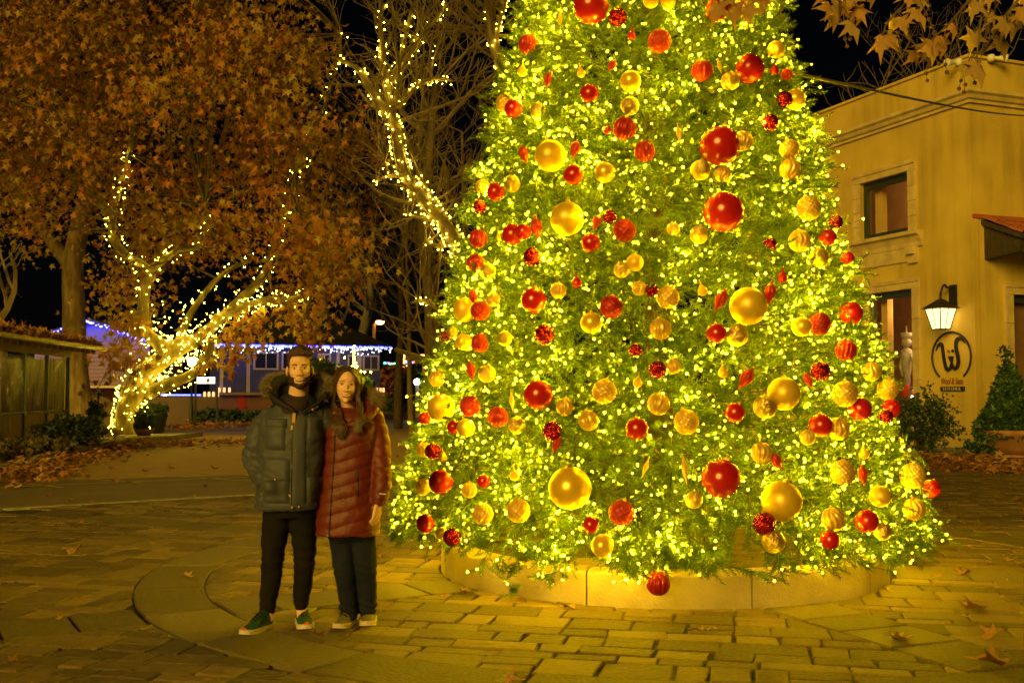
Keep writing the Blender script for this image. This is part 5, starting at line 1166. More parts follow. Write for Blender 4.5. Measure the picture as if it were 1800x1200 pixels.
for (u0, u1, v0, v1) in ((452, 492, 618, 650), (497, 540, 618, 650), (556, 578, 620, 655), (606, 624, 622, 652), (632, 660, 622, 650)):
    s0, s1 = hs(u0), hs(u1); z0, z1 = P(u0, v1, DH + 1)[2], P(u0, v0, DH + 1)[2]; mb = MB(); fw = .09
    hbox(mb, s0, s0 + fw, z0, z1, .0, .06); hbox(mb, s1 - fw, s1, z0, z1, 0, .06); hbox(mb, s0 + fw, s1 - fw, z0, z0 + fw, 0, .06); hbox(mb, s0 + fw, s1 - fw, z1 - fw, z1, 0, .06); hbox(mb, (s0 + s1) / 2 - .025, (s0 + s1) / 2 + .025, z0 + fw, z1 - fw, .0, .05); w_ = mb.build('window', M_whitet, house)
    mb = MB(); mb.add([Hs(s0 + fw, z0 + fw, .02), Hs(s1 - fw, z0 + fw, .02), Hs(s1 - fw, z1 - fw, .02), Hs(s0 + fw, z1 - fw, .02)], [(0, 1, 2, 3)]); mb.build('pane', M_dark, w_)
for u in (402, 444, 590, 627):
    mb = MB(); s = hs(u); hbox(mb, s - .09, s + .09, zF - .04, zE - .17, .0, .05); mb.build('trim_board', M_whitet, house)
mb = MB(); s = hs(432); hbox(mb, s - .1, s + .28, 0.02, zF - .1, -.05, .0); d_ = mb.build('door', M_reddoor, house)
mb = MB(); hbox(mb, -.4, HL + .3, zF - .12, zF + .02, -.05, .45); mb.build('ledge', M_lowwall, house)
M_led = emis('blue_led', (.025, .03, 1.0), 30); M_ledw = emis('white_led', (.75, .75, .8), 5)
g = np.random.default_rng(17); n = 330; s_ = g.uniform(-.5, HL + .5, n); z_ = zE - .06 - np.abs(g.normal(0, .05, n))
tag(bulbs('eave_lights', np.array([Hs(a, b, .58) for a, b in zip(s_, z_)]), .045, M_led), 'blue icicle lights lining the blue house eaves', 'string lights', kind='stuff')
n = 210; s_ = g.uniform(0, HL + .5, n); z_ = zE - .10 - np.abs(g.normal(0, .16, n)); tag(bulbs('eave_icicles', np.array([Hs(a, b, .6) for a, b in zip(s_, z_)]), .04, M_ledw), 'white icicle lights dangling below the blue eave lights', 'string lights', kind='stuff')
# luminaria lanterns along the ledge and wall
M_lum = mat('paper_lantern', (.7, .5, .3), rough=.8, emit=(1, .55, .22), estr=1.4)
def luminaria(p):
    mb = MB(); mb.lathe([(.06, 0), (.07, .1), (.06, .22), (.04, .25)], p, 8); tag(mb.build('paper_lantern', M_lum, smooth=True), 'glowing paper lantern standing in the row on the ledge', 'lantern', 'glowing paper lanterns on the ledges')
for u in (362, 369, 376, 383): luminaria(np.array([P(u, 697, b[1])[0], b[1] - (386 - u) * .01, zcap]))
for u in (196, 204, 211): q = a + (b - a) * ((P(u, 690, a[1])[0] - a[0]) / (b[0] - a[0])); luminaria(np.array([q[0], q[1], zcap]))
for u in (642, 648, 655, 661, 666): luminaria(Hs(hs(u), zF + .02, .25))
for u in (398, 406, 414): luminaria(Hs(hs(u), zF + .02, .25))
# blue strip on the low wall, bright sign panel
q0 = P(284, 690, b[1] + .3); q1 = P(352, 690, b[1] + .2); pts = [q0 + (q1 - q0) * t for t in np.linspace(0, 1, 40)]; pts = [np.array([p[0], p[1], zcap + .08]) for p in pts]
tag(bulbs('blue_light_strip', np.array(pts), .05, M_led), 'blue light strip along the top of the low wall', 'string lights', kind='stuff')
mb = MB(); mb.tube([p - (0, 0, .05) for p in pts[::6]], .03, 5); tag(mb.build('light_strip_cable', M_blackmetal), 'dark cable of the blue strip on the low wall', 'cable')
c = P(362, 672, 50); e_ = empty('lit_menu_board', (c[0], c[1], 0), 'glaring white lit board on posts behind the lamp post', 'lit board')
mb = MB(); mb.box(c + (0, 0, .1), (.8, .12, .30)); mb.build('panel', mat('lit_board', (.9, .9, .85), emit=(1, .9, .7), estr=3), e_)
for s in (-.5, .5): mb = MB(); mb.bar((c[0] + s, c[1] + .1, 0), (c[0] + s, c[1] + .1, c[2]), .08, .08, up=(0, 1, 0)); mb.build('post', M_post, e_)
# gabled brown-brick house on the left with blue gable lights
DG = 60.0; M_purp = mat('clapboard', (.30, .20, .20), (.24, .15, .15), rough=.8, scale=3, stretch=(1, 1, 14)); M_bluegable = mat('blue_gable', (.14, .14, .42), rough=.7)
x0, x1 = P(60, 690, DG)[0], P(262, 690, DG)[0]; xm = P(160, 690, DG)[0]; zw = P(160, 600, DG)[2]; zg = P(150, 566, DG)[2]; gh = empty('gabled_house', ((x0 + x1) / 2, DG + 3, 0), 'brown boarded house with blue lit gable behind the big trunk', 'house')
mb = MB(); mb.box(((x0 + x1) / 2, DG + 3, (zw) / 2), (x1 - x0, 6, zw)); mb.build('wall', M_lowwall, gh)
nb_ = 12; zlo = P(160, 684, DG)[2]
for k in range(nb_):
    z = zlo + (zw - zlo) * k / nb_; mb = MB(); hh = (zw - zlo) / nb_; mb.prism([(x0, DG - .02, z), (x0, DG - .07, z + .01), (x0, DG - .035, z + hh - .01), (x0, DG - .02, z + hh - .01)], (x1 - x0, 0, 0)); mb.build('clapboard', M_purp, gh)
mb = MB(); mb.prism([(x0, DG - .05, zw + .004), (x1, DG - .05, zw + .004), (xm, DG - .05, zg)], (0, .2, 0)); mb.build('gable', M_bluegable, gh)
mb = MB(); mb.prism([(x0 - .5, DG - .6, zw - .1), (xm, DG - .6, zg + .02), (x1 + .5, DG - .6, zw - .1), (x1 + .5, DG - .6, zw + .05), (xm, DG - .6, zg + .18), (x0 - .5, DG - .6, zw + .05)], (0, 6.8, 0)); mb.build('roof', M_roofd, gh)
pts = [np.array([x0 - .4 + (xm - x0 + .4) * t, DG - .68, zw - .12 + (zg - zw + .1) * t]) for t in np.linspace(0, 1, 44)] + [np.array([xm + (x1 + .4 - xm) * t, DG - .68, zg - .02 - (zg - zw + .1) * t]) for t in np.linspace(0, 1, 44)]
pts = np.array(pts) + g.normal(0, .05, (88, 3)); tag(bulbs('gable_lights', pts, .06, emis('blue_white_led', (.06, .07, 1.0), 30)), 'blue white lights outlining the gable of the boarded house', 'string lights', kind='stuff')
zs_ = P(160, 680, DG)[2]; mb = MB(); mb.box((P(195, 690, DG)[0], DG - 1.2, zs_), (3.6, 2.2, .12)); mb.build('porch_roof', M_gutter, gh)
for (u, w) in ((180, .7),): 
    c = P(u, 693, DG - .09); mb = MB(); mb.box(c, (w, .06, .55)); w_ = mb.build('window', M_whitet, gh); mb = MB()
    for sx in (-1, 1): mb.box(c + (sx * w * .24, -.035, 0), (w * .4, .02, .43))
    mb.build('pane', M_dark, w_)
# hedges, small tree with star lights
def hedge(u0, u1, v, h, dep, label, D=None, m1=None, n=1600):
    A, B = G(u0, v), G(u1, v); e = empty('hedge', (A + B) / 2, label, 'hedge'); g = np.random.default_rng(int(u0 + v)); t = g.random(n); p = A + (B - A) * t[:, None] + np.column_stack([np.zeros(n), g.uniform(0, dep, n), np.zeros(n)])
    hz = h * (.75 + .4 * np.array([mnoise.noise(Vector((x[0] * .9, x[1] * .9, 3))) for x in p])); p[:, 2] = hz * g.random(n) ** .45; V, F, T = scatter(LEAFS_V, LEAFS_F, p, rand_rot(n, g), g.uniform(.15, .3, n), g.random(n)); tag(obj('foliage', V, F, m1 or M_hedge, e, tone=T), kind='stuff')
    mb = MB()
    for k in range(8): c = A + (B - A) * (k + .5) / 8 + (0, dep / 2, 0); mb.tube([c, c + (.1, 0, h * .7)], [.03, .01], 5)
    mb.build('stems', M_trunk, e)
hedge(338, 452, 745, .75, 1.6, 'low clipped hedge in front of the blue house brickwork'); hedge(664, 728, 726, 1.55, 1.6, 'dark rounded hedge beside the corner of the blue house', m1=M_shrub, n=2200)
c = G(437, 738); bush('small_tree', c, (1.25, 1.1), 3.3, 2200, .24, M_hedge, 'small bushy evergreen with star lights before the blue house', 'tree', stems=4, gz=.45)
sp = [P(414 + i * 5.4, v, c[1] - 1.2) for i, v in enumerate((622, 634, 640, 634, 645, 638, 652))] + [P(439, 612 + i * 6, c[1] - 1.2) for i in range(7)] + [P(u_, v_, c[1] - 1.2) for u_, v_ in ((427, 632), (433, 642), (445, 636), (450, 630), (452, 645))]
tag(bulbs('star_lights', np.array(sp), .055, M_bulbt), 'star shaped cluster of warm lights on the small evergreen', 'string lights', kind='stuff')
c2 = P(622, 655, DH - 2); tag(bulbs('star_lights', np.array([c2 + np.array([g.normal(0, .32), 0, abs(g.normal(0, .3))]) for k in range(26)] + [c2 + (0, 0, .12 * k) for k in range(12)]), .05, M_bulbt), 'starburst cluster of warm lights on the shrub at the blue house', 'string lights', kind='stuff')
cb = np.array([c2[0], c2[1] + .6, 0]); bush('garden_shrub', cb, (1.0, .9), c2[2] - .1, 900, .24, M_hedge, 'tall shrub carrying starburst lights at the blue house', 'shrub', stems=4, gz=.4)
cb = P(570, 690, DH - 2.5); cb[2] = 0; bush('garden_shrub', cb, (.9, .9), 3.2, 900, .22, M_hedge, 'tall dark shrub between the two heads at the blue house', 'shrub', stems=4, gz=.4)
# far street: lamp, lit fir, coloured string, car park lamps
def far_lamp(u, vt, D, label, col, e, s=1.0):
    t = P(u, vt, D); b_ = np.array([t[0], D, 0.0]); r = empty('street_lamp', b_, label, 'street lamp'); mb = MB(); x = -.45 * s
    mb.tube([b_ + (x, 0, 0), b_ + (x, 0, t[2] - .15)], .11, 8); mb.tube([b_ + (x, 0, t[2] - .15), b_ + (x + .2, 0, t[2] + .12), b_ + (0, 0, t[2] + .1)], .06, 6); mb.build('pole', mat('far_pole', (.42, .20, .10), rough=.6), r)
    mb = MB(); mb.lathe([(.02, .1), (.30, .05), (.30, -.02), (.20, -.14), (.02, -.16)], t, 12); mb.build('lamp_head', emis('far_lamp_glow', col, e), r)
far_lamp(668, 566, 75, 'tall orange street lamp beyond the roof of the blue house', (1, .45, .10), 22, .9); far_lamp(741, 625, 90, 'short orange lamp beyond the hedge near the Christmas tree', (1, .40, .08), 9, -.4)
for u, lab in ((733, 'white globe lamp on a short pole beyond the hedge'), (751, 'white globe lamp touching the Christmas tree silhouette')):
    t = P(u, 671, 62); b_ = np.array([t[0], 62.0, 0.0]); r = empty('globe_lamp', b_, lab, 'lamp'); mb = MB(); mb.tube([b_, t], .10, 8); mb.build('pole', mat('pale_pole', (.4, .4, .38), rough=.6), r); mb = MB(); mb.lathe([(.01, -.2), (.14, -.14), (.2, 0), (.14, .14), (.01, .2)], t, 12); mb.build('globe', emis('globe_glow', (1, .95, .8), 14), r, smooth=True)
t = P(709, 645, 120); ft = empty('far_fir', (t[0], 120, 0), 'tiny far fir outlined with orange lights beyond the hedge', 'tree'); gg = np.random.default_rng(4)
hgt = P(709, 617, 120)[2]; n = 500; z = gg.random(n) ** .8; q = np.column_stack([gg.normal(0, 1, n) * (1 - z) * .5, gg.normal(0, 1, n) * (1 - z) * .5, t[2] - .3 + (hgt - t[2] + .3) * z]) + np.array([t[0], 120, 0]); V, F, T = scatter(LEAFS_V, LEAFS_F, q, rand_rot(n, gg), gg.uniform(.25, .4, n), gg.random(n)); tag(obj('needles', V, F, M_shrub, ft, tone=T), kind='stuff'); mb = MB(); mb.tube([(t[0], 120, 0), (t[0], 120, hgt - .2)], [.12, .03], 6); mb.build('trunk', M_trunk, ft)
tag(bulbs('fir_lights', q[::7] + (0, -.3, 0), .09, emis('orange_bulb', (1, .38, .07), 8)), 'orange lights outlining the tiny far fir', 'string lights', kind='stuff')
for k, (col, nm) in enumerate((((.05, .9, .25), 'green'), ((.08, .2, 1), 'blue'), ((1, .12, .05), 'red'))):
    pts = np.array([P(676 + (3 * j + k) * 3.0, 638 + 1.5 * math.sin(j), 95) for j in range(6)]); tag(bulbs('coloured_lights', pts, .12, emis('led_' + nm, col, 6)), f'{nm} bulbs of the far coloured light string', 'string lights', kind='stuff')
mb = MB(); mb.tube([P(674, 637, 95.2), P(732, 637, 95.2)], .03, 5); 
for u in (674, 732): tp = P(u, 637, 95.2); mb.tube([(tp[0], tp[1], 0), tp], .06, 6)
tag(mb.build('light_string_posts', M_blackmetal), 'two posts and cable carrying the far coloured light string', 'light frame')
gg = np.random.default_rng(14); cb = P(690, 690, 85); cb[2] = 0; bush('garden_shrub', cb, (1.6, 1.2), 3.5, 900, .4, mat('rusty_leaf', (.20, .06, .02), (.12, .04, .015), rough=.7, scale=3, attr=True), 'rust coloured shrub beyond the corner of the blue house', 'shrub'); cb = P(735, 690, 70); cb[2] = 0; bush('garden_shrub', cb, (1.6, 1.2), 3.0, 900, .34, M_shrub, 'dark round shrub beyond the hedge by the globe lamps', 'shrub')
# ------------------------------------------------------------------ people
def uvsphere(c, r, n=16, m=10, R=None):
    mb = MB(); V = []; F = []
    for i in range(m + 1):
        th = PI * i / m
        for k in range(n):
            ph = 2 * PI * k / n; V.append((math.sin(th) * math.cos(ph), math.sin(th) * math.sin(ph), math.cos(th)))
    for i in range(m):
        for k in range(n): k2 = (k + 1) % n; F.append((i * n + k, (i + 1) * n + k, (i + 1) * n + k2, i * n + k2))
    V = np.array(V) * np.asarray(r)
    if R is not None: V = V @ np.asarray(R).T
    return V + np.asarray(c), F
class Blob(MB):
    def ell(s, c, r, R=None): return s.add(*uvsphere(c, r if hasattr(r, '__len__') else (r,) * 3, R=R))
    def chain(s, pts, rads, n=16):
        for i in range(len(pts) - 1):
            s.tube([pts[i], pts[i + 1]], [rads[i], rads[i + 1]], n)
        for p, r in zip(pts, rads): s.ell(p, r)
        return s
    def loft(s, rings, n=40):
        V = []; F = []
        for (c, rx, ry, ex) in rings:
            for k in range(n):
                a = 2 * PI * k / n; ca_, sa_ = math.cos(a), math.sin(a); V.append((c[0] + rx * math.copysign(abs(ca_) ** ex, ca_), c[1] + ry * math.copysign(abs(sa_) ** ex, sa_), c[2]))
        m = len(rings)
        for i in range(m - 1):
            for k in range(n): k2 = (k + 1) % n; F.append((i * n + k, i * n + k2, (i + 1) * n + k2, (i + 1) * n + k))
        F.append(tuple(range(n))[::-1]); F.append(tuple((m - 1) * n + k for k in range(n))); return s.add(V, F)
    def remesh(s, voxel, smooth=2):
        me = bpy.data.meshes.new('tmp'); me.from_pydata(s.v, [], s.f); me.update(); o = bpy.data.objects.new('tmp', me); COL.objects.link(o)
        md = o.modifiers.new('r', 'REMESH'); md.mode = 'VOXEL'; md.voxel_size = voxel; md.adaptivity = 0
        if smooth: sm_ = o.modifiers.new('s', 'SMOOTH'); sm_.factor = .5; sm_.iterations = smooth
        ev = o.evaluated_get(bpy.context.evaluated_depsgraph_get()); m2 = ev.to_mesh()
        V = np.empty(len(m2.vertices) * 3, np.float32); m2.vertices.foreach_get('co', V); L = np.empty(len(m2.loops), np.int32); m2.loops.foreach_get('vertex_index', L)
        ev.to_mesh_clear(); bpy.data.objects.remove(o); bpy.data.meshes.remove(me); return V.reshape(-1, 3).astype(float), L.reshape(-1, 4)
def normals(V, F):
    N = np.zeros_like(V); a = np.cross(V[F[:, 2]] - V[F[:, 0]], V[F[:, 3]] - V[F[:, 1]])
    for k in range(4): np.add.at(N, F[:, k], a)
    return N / (np.linalg.norm(N, axis=1)[:, None] + 1e-12)
def fold_noise(V, sc, seed=0.0, stretch=(1, 1, 1)):
    st = np.array(stretch); return np.array([mnoise.noise(Vector(x * st * sc + seed)) for x in V])
def bvh(V, F): return BVHTree.FromPolygons([Vector(v) for v in V], [tuple(int(i) for i in f) for f in F])
def patch(tree, outline, thick, nx=10, ny=10, y0=None, lift=0.0, puff=0.0):
    """a pad laid on the camera-facing side of a garment: outline = bilinear corners (x,z) TL TR BR BL"""
    tl, tr_, br, bl = [np.array(p, float) for p in outline]; V = []; F = []
    for j in range(ny + 1):
        for i in range(nx + 1):
            a, b = i / nx, j / ny; p = (tl * (1 - a) + tr_ * a) * (1 - b) + (bl * (1 - a) + br * a) * b
            h = tree.ray_cast(Vector((p[0], y0 - 1, p[1])), Vector((0, 1, 0))); y = h[0].y if h[0] is not None else y0
            e = min(i, nx - i, j, ny - j); t = thick * (0.0 if e == 0 else 1.0) + puff * math.sin(PI * a) * math.sin(PI * b)
            V.append((p[0], y - lift - t, p[1]))
    for j in range(ny):
        for i in range(nx): k = j * (nx + 1) + i; F.append((k, k + nx + 1, k + nx + 2, k + 1))
    return V, F
def strands(roots, dirs, length, width, rng, droop=0.0, seg=2):
    """tapered blades of hair or fur"""
    n = len(roots); d = dirs / np.linalg.norm(dirs, axis=1)[:, None]; side = np.cross(d, rng.normal(size=(n, 3))); side /= np.linalg.norm(side, axis=1)[:, None]
    L = np.broadcast_to(length, (n,))[:, None]; W_ = np.broadcast_to(width, (n,))[:, None]; g = np.array([0, 0, -1.0])
    a, b = roots - side * W_, roots + side * W_; m = roots + d * L * .55 + g * droop * L * .3; t = roots + d * L + g * droop * L
    V = np.stack([a, b, m - side * W_ * .8, m + side * W_ * .8, t], 1).reshape(-1, 3); base = (np.arange(n) * 5)[:, None, None]
    F = (np.array([(0, 1, 3), (0, 3, 2), (2, 3, 4)])[None] + base).reshape(-1, 3); return V, F
SKIN = mat('skin', (.86, .54, .37), (.78, .46, .30), rough=.48, scale=25, spec=.4, subsurf=.12); M_eyew = mat('eye_white', (.75, .72, .66), rough=.25); M_iris = mat('eye_dark', (.02, .012, .008), rough=.1, coat=1)
M_teeth = mat('teeth', (.82, .78, .68), rough=.3); M_lipm = mat('lips', (.42, .14, .10), rough=.45); M_lipf = mat('lips_rose', (.45, .11, .10), rough=.4)
M_hairm = mat('dark_brown_hair', (.060, .033, .017), (.10, .055, .027), rough=.7, scale=40, spec=.25); M_hairf = mat('long_brown_hair', (.045, .022, .012), (.10, .05, .025), rough=.4, scale=22, spec=.5)
M_fur = mat('fur_trim', (.34, .24, .12), (.10, .06, .03), rough=.7, scale=25, attr=True, col3=(.5, .4, .24))
M_parka = mat('parka_cloth', (.060, .064, .095), (.046, .050, .074), rough=.62, scale=7, bump=.12, bscale=160, sheen=.1)
M_lining = mat('black_lining', (.010, .010, .010), rough=.8); M_tshirt = mat('dark_shirt', (.035, .018, .016), rough=.9)
M_trous = mat('black_trousers', (.009, .008, .008), (.014, .012, .011), rough=.9, spec=.15, scale=6); M_jean = mat('dark_denim', (.010, .013, .030), (.018, .023, .044), rough=.9, spec=.15, scale=5, bump=.1, bscale=200)
M_leatherp = mat('tan_leather', (.55, .30, .07), rough=.6); M_coat = mat('rust_red_shell', (.14, .011, .006), (.11, .009, .005), rough=.55, scale=4, bump=.1, bscale=60, sheen=.1)
M_zip = mat('dark_zip', (.03, .022, .02), rough=.4, metal=.4); M_snap = mat('brass_snap', (.5, .3, .12), rough=.35, metal=.8)
M_shoeg = mat('green_mesh_shoe', (.012, .065, .038), (.02, .10, .06), rough=.7, scale=30, bump=.2, bscale=150); M_sole = mat('pale_sole', (.62, .55, .42), rough=.7); M_orange = mat('orange_rubber', (.75, .12, .02), rough=.5); M_lace = mat('black_lace', (.012, .012, .012), rough=.7)
M_shoeo = mat('olive_canvas_shoe', (.20, .17, .06), (.15, .125, .045), rough=.75, scale=15, bump=.2, bscale=120); M_solec = mat('cream_sole', (.60, .48, .30), rough=.7)

def head(c, yaw, tilt, sex, s=1.0):
    """skull, jaw and features round the head's centre c; yaw turns, tilt leans; returns a map from head space to world"""
    cy_, sy_ = math.cos(yaw), math.sin(yaw); ct, st = math.cos(tilt), math.sin(tilt)
    R = np.array([[ct, 0, st], [0, 1, 0], [-st, 0, ct]]) @ np.array([[cy_, -sy_, 0], [sy_, cy_, 0], [0, 0, 1]])
    def T(p): return (np.asarray(p, float) * s) @ R.T + c
    return T, R
def head_prims(b, T, R, s, male):
    def e(c, r): b.ell(T(c), np.array(r) * s, R)
    e((0, .018, .035), (.075, .094, .083)); e((0, -.022, -.015), (.066, .072, .092) if male else (.066, .070, .088))
    e((0, -.030, -.070), (.056, .052, .040) if male else (.047, .050, .040)); e((0, -.066, -.098), (.026, .022, .020) if male else (.020, .020, .018))
    for k in (-1, 1):
        e((k * .038, -.058, -.022), (.022, .024, .022) if male else (.020, .022, .022)); e((k * .079, .012, -.012), (.009, .020, .032)); e((k * .011, -.096, -.036), (.010, .012, .008))
        if male: e((k * .048, -.03, -.065), (.016, .035, .028))
    b.chain([T((0, -.086, .018)), T((0, -.100, -.010)), T((0, -.109, -.030))], [.0085 * s, .0095 * s, .0125 * s], 10)
    b.chain([T((-.040, -.078, .024)), T((0, -.087, .022)), T((.040, -.078, .024))], [.010 * s] * 3, 10)
    b.chain([T((-.022, -.086, -.066)), T((0, -.094, -.064)), T((.022, -.086, -.066))], [.009 * s] * 3, 10)
def sculpt(V, N, T, s):
    out = V.copy()
    for c, sig, amt in (((-.031, -.088, .004), .013, -.0045), ((.031, -.088, .004), .013, -.0045), ((0, -.1, -.083), .010, -.004)):
        d = np.linalg.norm(V - T(c), axis=1); out += N * (amt * s * np.exp(-(d / (sig * s)) ** 2))[:, None]
    return out
def face_parts(person, tree, T, R, s, male, rng):
    fwd = R @ np.array([0, -1.0, 0])
    def hit(x, z, lift=0.0):
        o = T((x, -.3, z)); h = tree.ray_cast(Vector(o), Vector(-fwd)); p = np.array(h[0]) if h[0] is not None else T((x, -.09, z)); return p + fwd * lift
    for k in (-1, 1):
        c = hit(k * .031, .004, -.0075); V, F = uvsphere(c, (.0125 * s, .0115 * s, .0078 * s), 14, 10, R); e = obj('eye', V, F, M_eyew, person, smooth=True)
        V, F = uvsphere(c + fwd * .0075 * s, (.0062 * s, .005 * s, .0062 * s), 12, 8, R); obj('iris', V, F, M_iris, e, smooth=True)
        V = []; F = []; n = 9          # brow
        for i in range(n):
            t = i / (n - 1); x = k * (.014 + .036 * t); z = .024 + .006 * math.sin(t * 2.4) - .004 * t; hw = (.0048 if male else .0026) * (1 - .6 * t)
            V += [hit(x, z + hw, .002), hit(x, z, .005), hit(x, z - hw, .002)]
        for i in range(n - 1):
            for j in (0, 1): F.append((i * 3 + j, i * 3 + 3 + j, i * 3 + 4 + j, i * 3 + 1 + j))
        obj('eyebrow', V, F, M_hairm if male else M_hairf, person, smooth=True)
        V = []; F = []                 # upper lash line
        for i in range(n):
            t = i / (n - 1); x = k * (.019 + .025 * t); z = .0045 + .0065 * math.sin(PI * (.1 + .8 * t)); V += [hit(x, z + .0022, .004), hit(x, z - .0005, .006)]
        obj('eyelid', V, [(2 * i, 2 * i + 2, 2 * i + 3, 2 * i + 1) for i in range(n - 1)], SKIN if male else M_hairf, person)
    n = 13; W_ = .029 if male else .030; z0 = -.066
    def curve(t): return z0 + .013 * (2 * t - 1) ** 2
    def band(name, up, lo, m1, lift):
        V = []; F = []
        for i in range(n):
            t = i / (n - 1); x = (2 * t - 1) * W_; a, b = up(t), lo(t); V += [hit(x, a, lift * .3), hit(x, (a + b) / 2, lift), hit(x, b, lift * .3)]
        for i in range(n - 1):
            for j in (0, 1): F.append((i * 3 + j, i * 3 + 3 + j, i * 3 + 4 + j, i * 3 + 1 + j))
        obj(name, V, F, m1, person, smooth=True)
    sw = lambda t: max(0.0, 1 - (2 * t - 1) ** 2)
    top = lambda t: curve(t) + .002 * sw(t); bot = lambda t: curve(t) - .0100 * sw(t)
    band('upper_lip', lambda t: top(t) + .0055 * (.35 + .65 * sw(t)), top, M_lipm if male else M_lipf, .003); band('teeth', top, bot, M_teeth, .0045); band('lower_lip', bot, lambda t: bot(t) - .0065 * (.3 + .7 * sw(t)), M_lipm if male else M_lipf, .004)
    return hit
def shell(V, F, mask, off):
    """faces of a mesh that satisfy mask, pushed out along their normals"""
    N = normals(V, F); keep = mask[F].all(axis=1); f = F[keep]; idx = np.unique(f); mp_ = -np.ones(len(V), int); mp_[idx] = np.arange(len(idx)); return V[idx] + N[idx] * off[idx][:, None], mp_[f]
def shoe(person, heel, ang, L, up_m, sole_m, toe_m=None, lace=True, wid=.05):
    f = np.array([math.sin(ang), -math.cos(ang), 0]); r = np.array([math.cos(ang), math.sin(ang), 0]); heel = np.asarray(heel, float)
    prof = [(0, .55, .055, .10), (.06, .8, .075, .105), (.18, .86, .085, .11), (.32, .84, .085, .105), (.45, .86, .078, .085), (.6, .95, .068, .066), (.75, 1.0, .058, .05), (.88, .88, .048, .04), (.97, .55, .036, .03), (1.0, .2, .026, .022)]
    def loftx(prof, z0, top, ex, grow=0.0):
        V = []; F = []; n = 14
        for (t, w, h1, h2) in prof:
            hh = top(t, h1, h2)
            for k in range(n):
                a = PI * k / (n - 1); V.append(heel + f * (t * L) + r * ((wid * w + grow) * math.cos(a)) + np.array([0, 0, z0(t) + (hh - z0(t)) * math.sin(a) ** ex]))
        m = len(prof)
        for i in range(m - 1):
            for k in range(n - 1): F.append((i * n + k, i * n + k + 1, (i + 1) * n + k + 1, (i + 1) * n + k))
            F.append((i * n, (i + 1) * n, (i + 1) * n + n - 1, i * n + n - 1))
        F.append(tuple(range(n))); F.append(tuple((m - 1) * n + k for k in range(n))[::-1]); return V, F
    spring = lambda t: .030 + (.016 * max(0, t - .75) / .25 if t > .75 else 0)
    V, F = loftx(prof, lambda t: spring(t) - .002, lambda t, a, b: b * 1.08 + .028, .62); u = obj('shoe', V, F, up_m, person, smooth=True)
    low = lambda t: .030 + (.012 * max(0, t - .7) / .3 if t > .7 else 0); V = []; F = []; n = 24; m2 = []
    for z in (0, 1, 2):
        for k in range(n):
            a = 2 * PI * k / n; t = .5 - .5 * math.cos(a); w = np.interp(t, [p[0] for p in prof], [p[1] for p in prof]); lift = .014 * max(0, t - .8) / .2
            V.append(heel + f * ((t * 1.03 - .015) * L) + r * ((wid * max(w, .45 if t < .5 else .2) + .006 - (.004 if z == 1 else 0)) * math.copysign(1, math.sin(a)) * min(1, abs(math.sin(a)) * 3 + .0)) + np.array([0, 0, .028 + (.0, .016, .026)[z] + lift if z else .0285 + lift * .8]))
    for z in (0, 1):
        for k in range(n): k2 = (k + 1) % n; F.append((z * n + k, z * n + k2, (z + 1) * n + k2, (z + 1) * n + k))
    F.append(tuple(range(n))[::-1]); F.append(tuple(2 * n + k for k in range(n))); obj('sole', V, F, sole_m, u, smooth=False)
    if toe_m is not None:
        V = []; F = []; n = 12
        for t in (.945, .975, 1.0, 1.025):
            w = np.interp(t, [.85, 1.02], [.9, .1]) ** .7
            for k in range(n): a = PI * k / (n - 1); V.append(heel + f * t * L + r * (wid * w * math.cos(a) * 1.02) + np.array([0, 0, .048 + .010 * (t > .95) + .034 * (1.06 - t) / .16 * math.sin(a) + .004]))
        for i in range(3):
            for k in range(n - 1): F.append((i * n + k, i * n + k + 1, (i + 1) * n + k + 1, (i + 1) * n + k))
        obj('toe_cap', V, F, toe_m, u, smooth=True)
    if lace:
        mb = MB()
        for i in range(4):
            t = .36 + .075 * i; z = np.interp(t, [.3, .45, .6, .75], [.144, .122, .099, .082]) + .004
            for sg in (-1, 1): mb.tube([heel + f * t * L + r * sg * .024 + (0, 0, z - .012), heel + f * (t + .02) * L + (0, 0, z + .003), heel + f * (t + .045) * L - r * sg * .022 + (0, 0, z - .014)], .0035, 5)
        mb.build('laces', M_lace, u)
GZ = .030       # top of the paving
def hand(b, wrist, d, palm_n, s=1.0, curl=.5, side=1):
    d = d / np.linalg.norm(d); n = palm_n - d * (palm_n @ d); n /= np.linalg.norm(n); x = np.cross(d, n) * side
    pc = wrist + d * .055 * s
    for o in (-.026, -.009, .009, .026): b.chain([wrist + d * .015 * s + x * o * .7 * s, wrist + d * .09 * s + x * o * s], [.014 * s, .0125 * s], 10)
    for o, L in ((-.029, .062), (-.010, .074), (.010, .070), (.028, .054)):
        p0 = wrist + d * .092 * s + x * o * s; d1 = d * math.cos(curl * .5) + n * math.sin(curl * .5); p1 = p0 + d1 * L * .5 * s; d2 = d * math.cos(curl * 1.3) + n * math.sin(curl * 1.3); p2 = p1 + d2 * L * .32 * s; d3 = d * math.cos(curl * 2) + n * math.sin(curl * 2); b.chain([p0, p1, p2, p2 + d3 * L * .25 * s], [.0088 * s, .008 * s, .0072 * s, .0062 * s], 8)
    t0 = wrist + d * .03 * s - x * .026 * s; b.chain([t0, t0 + (d * .7 - x * .7 + n * .3) * .035 * s, t0 + (d * 1.0 - x * .75 + n * .6) * .065 * s], [.014 * s, .010 * s, .0075 * s], 8)

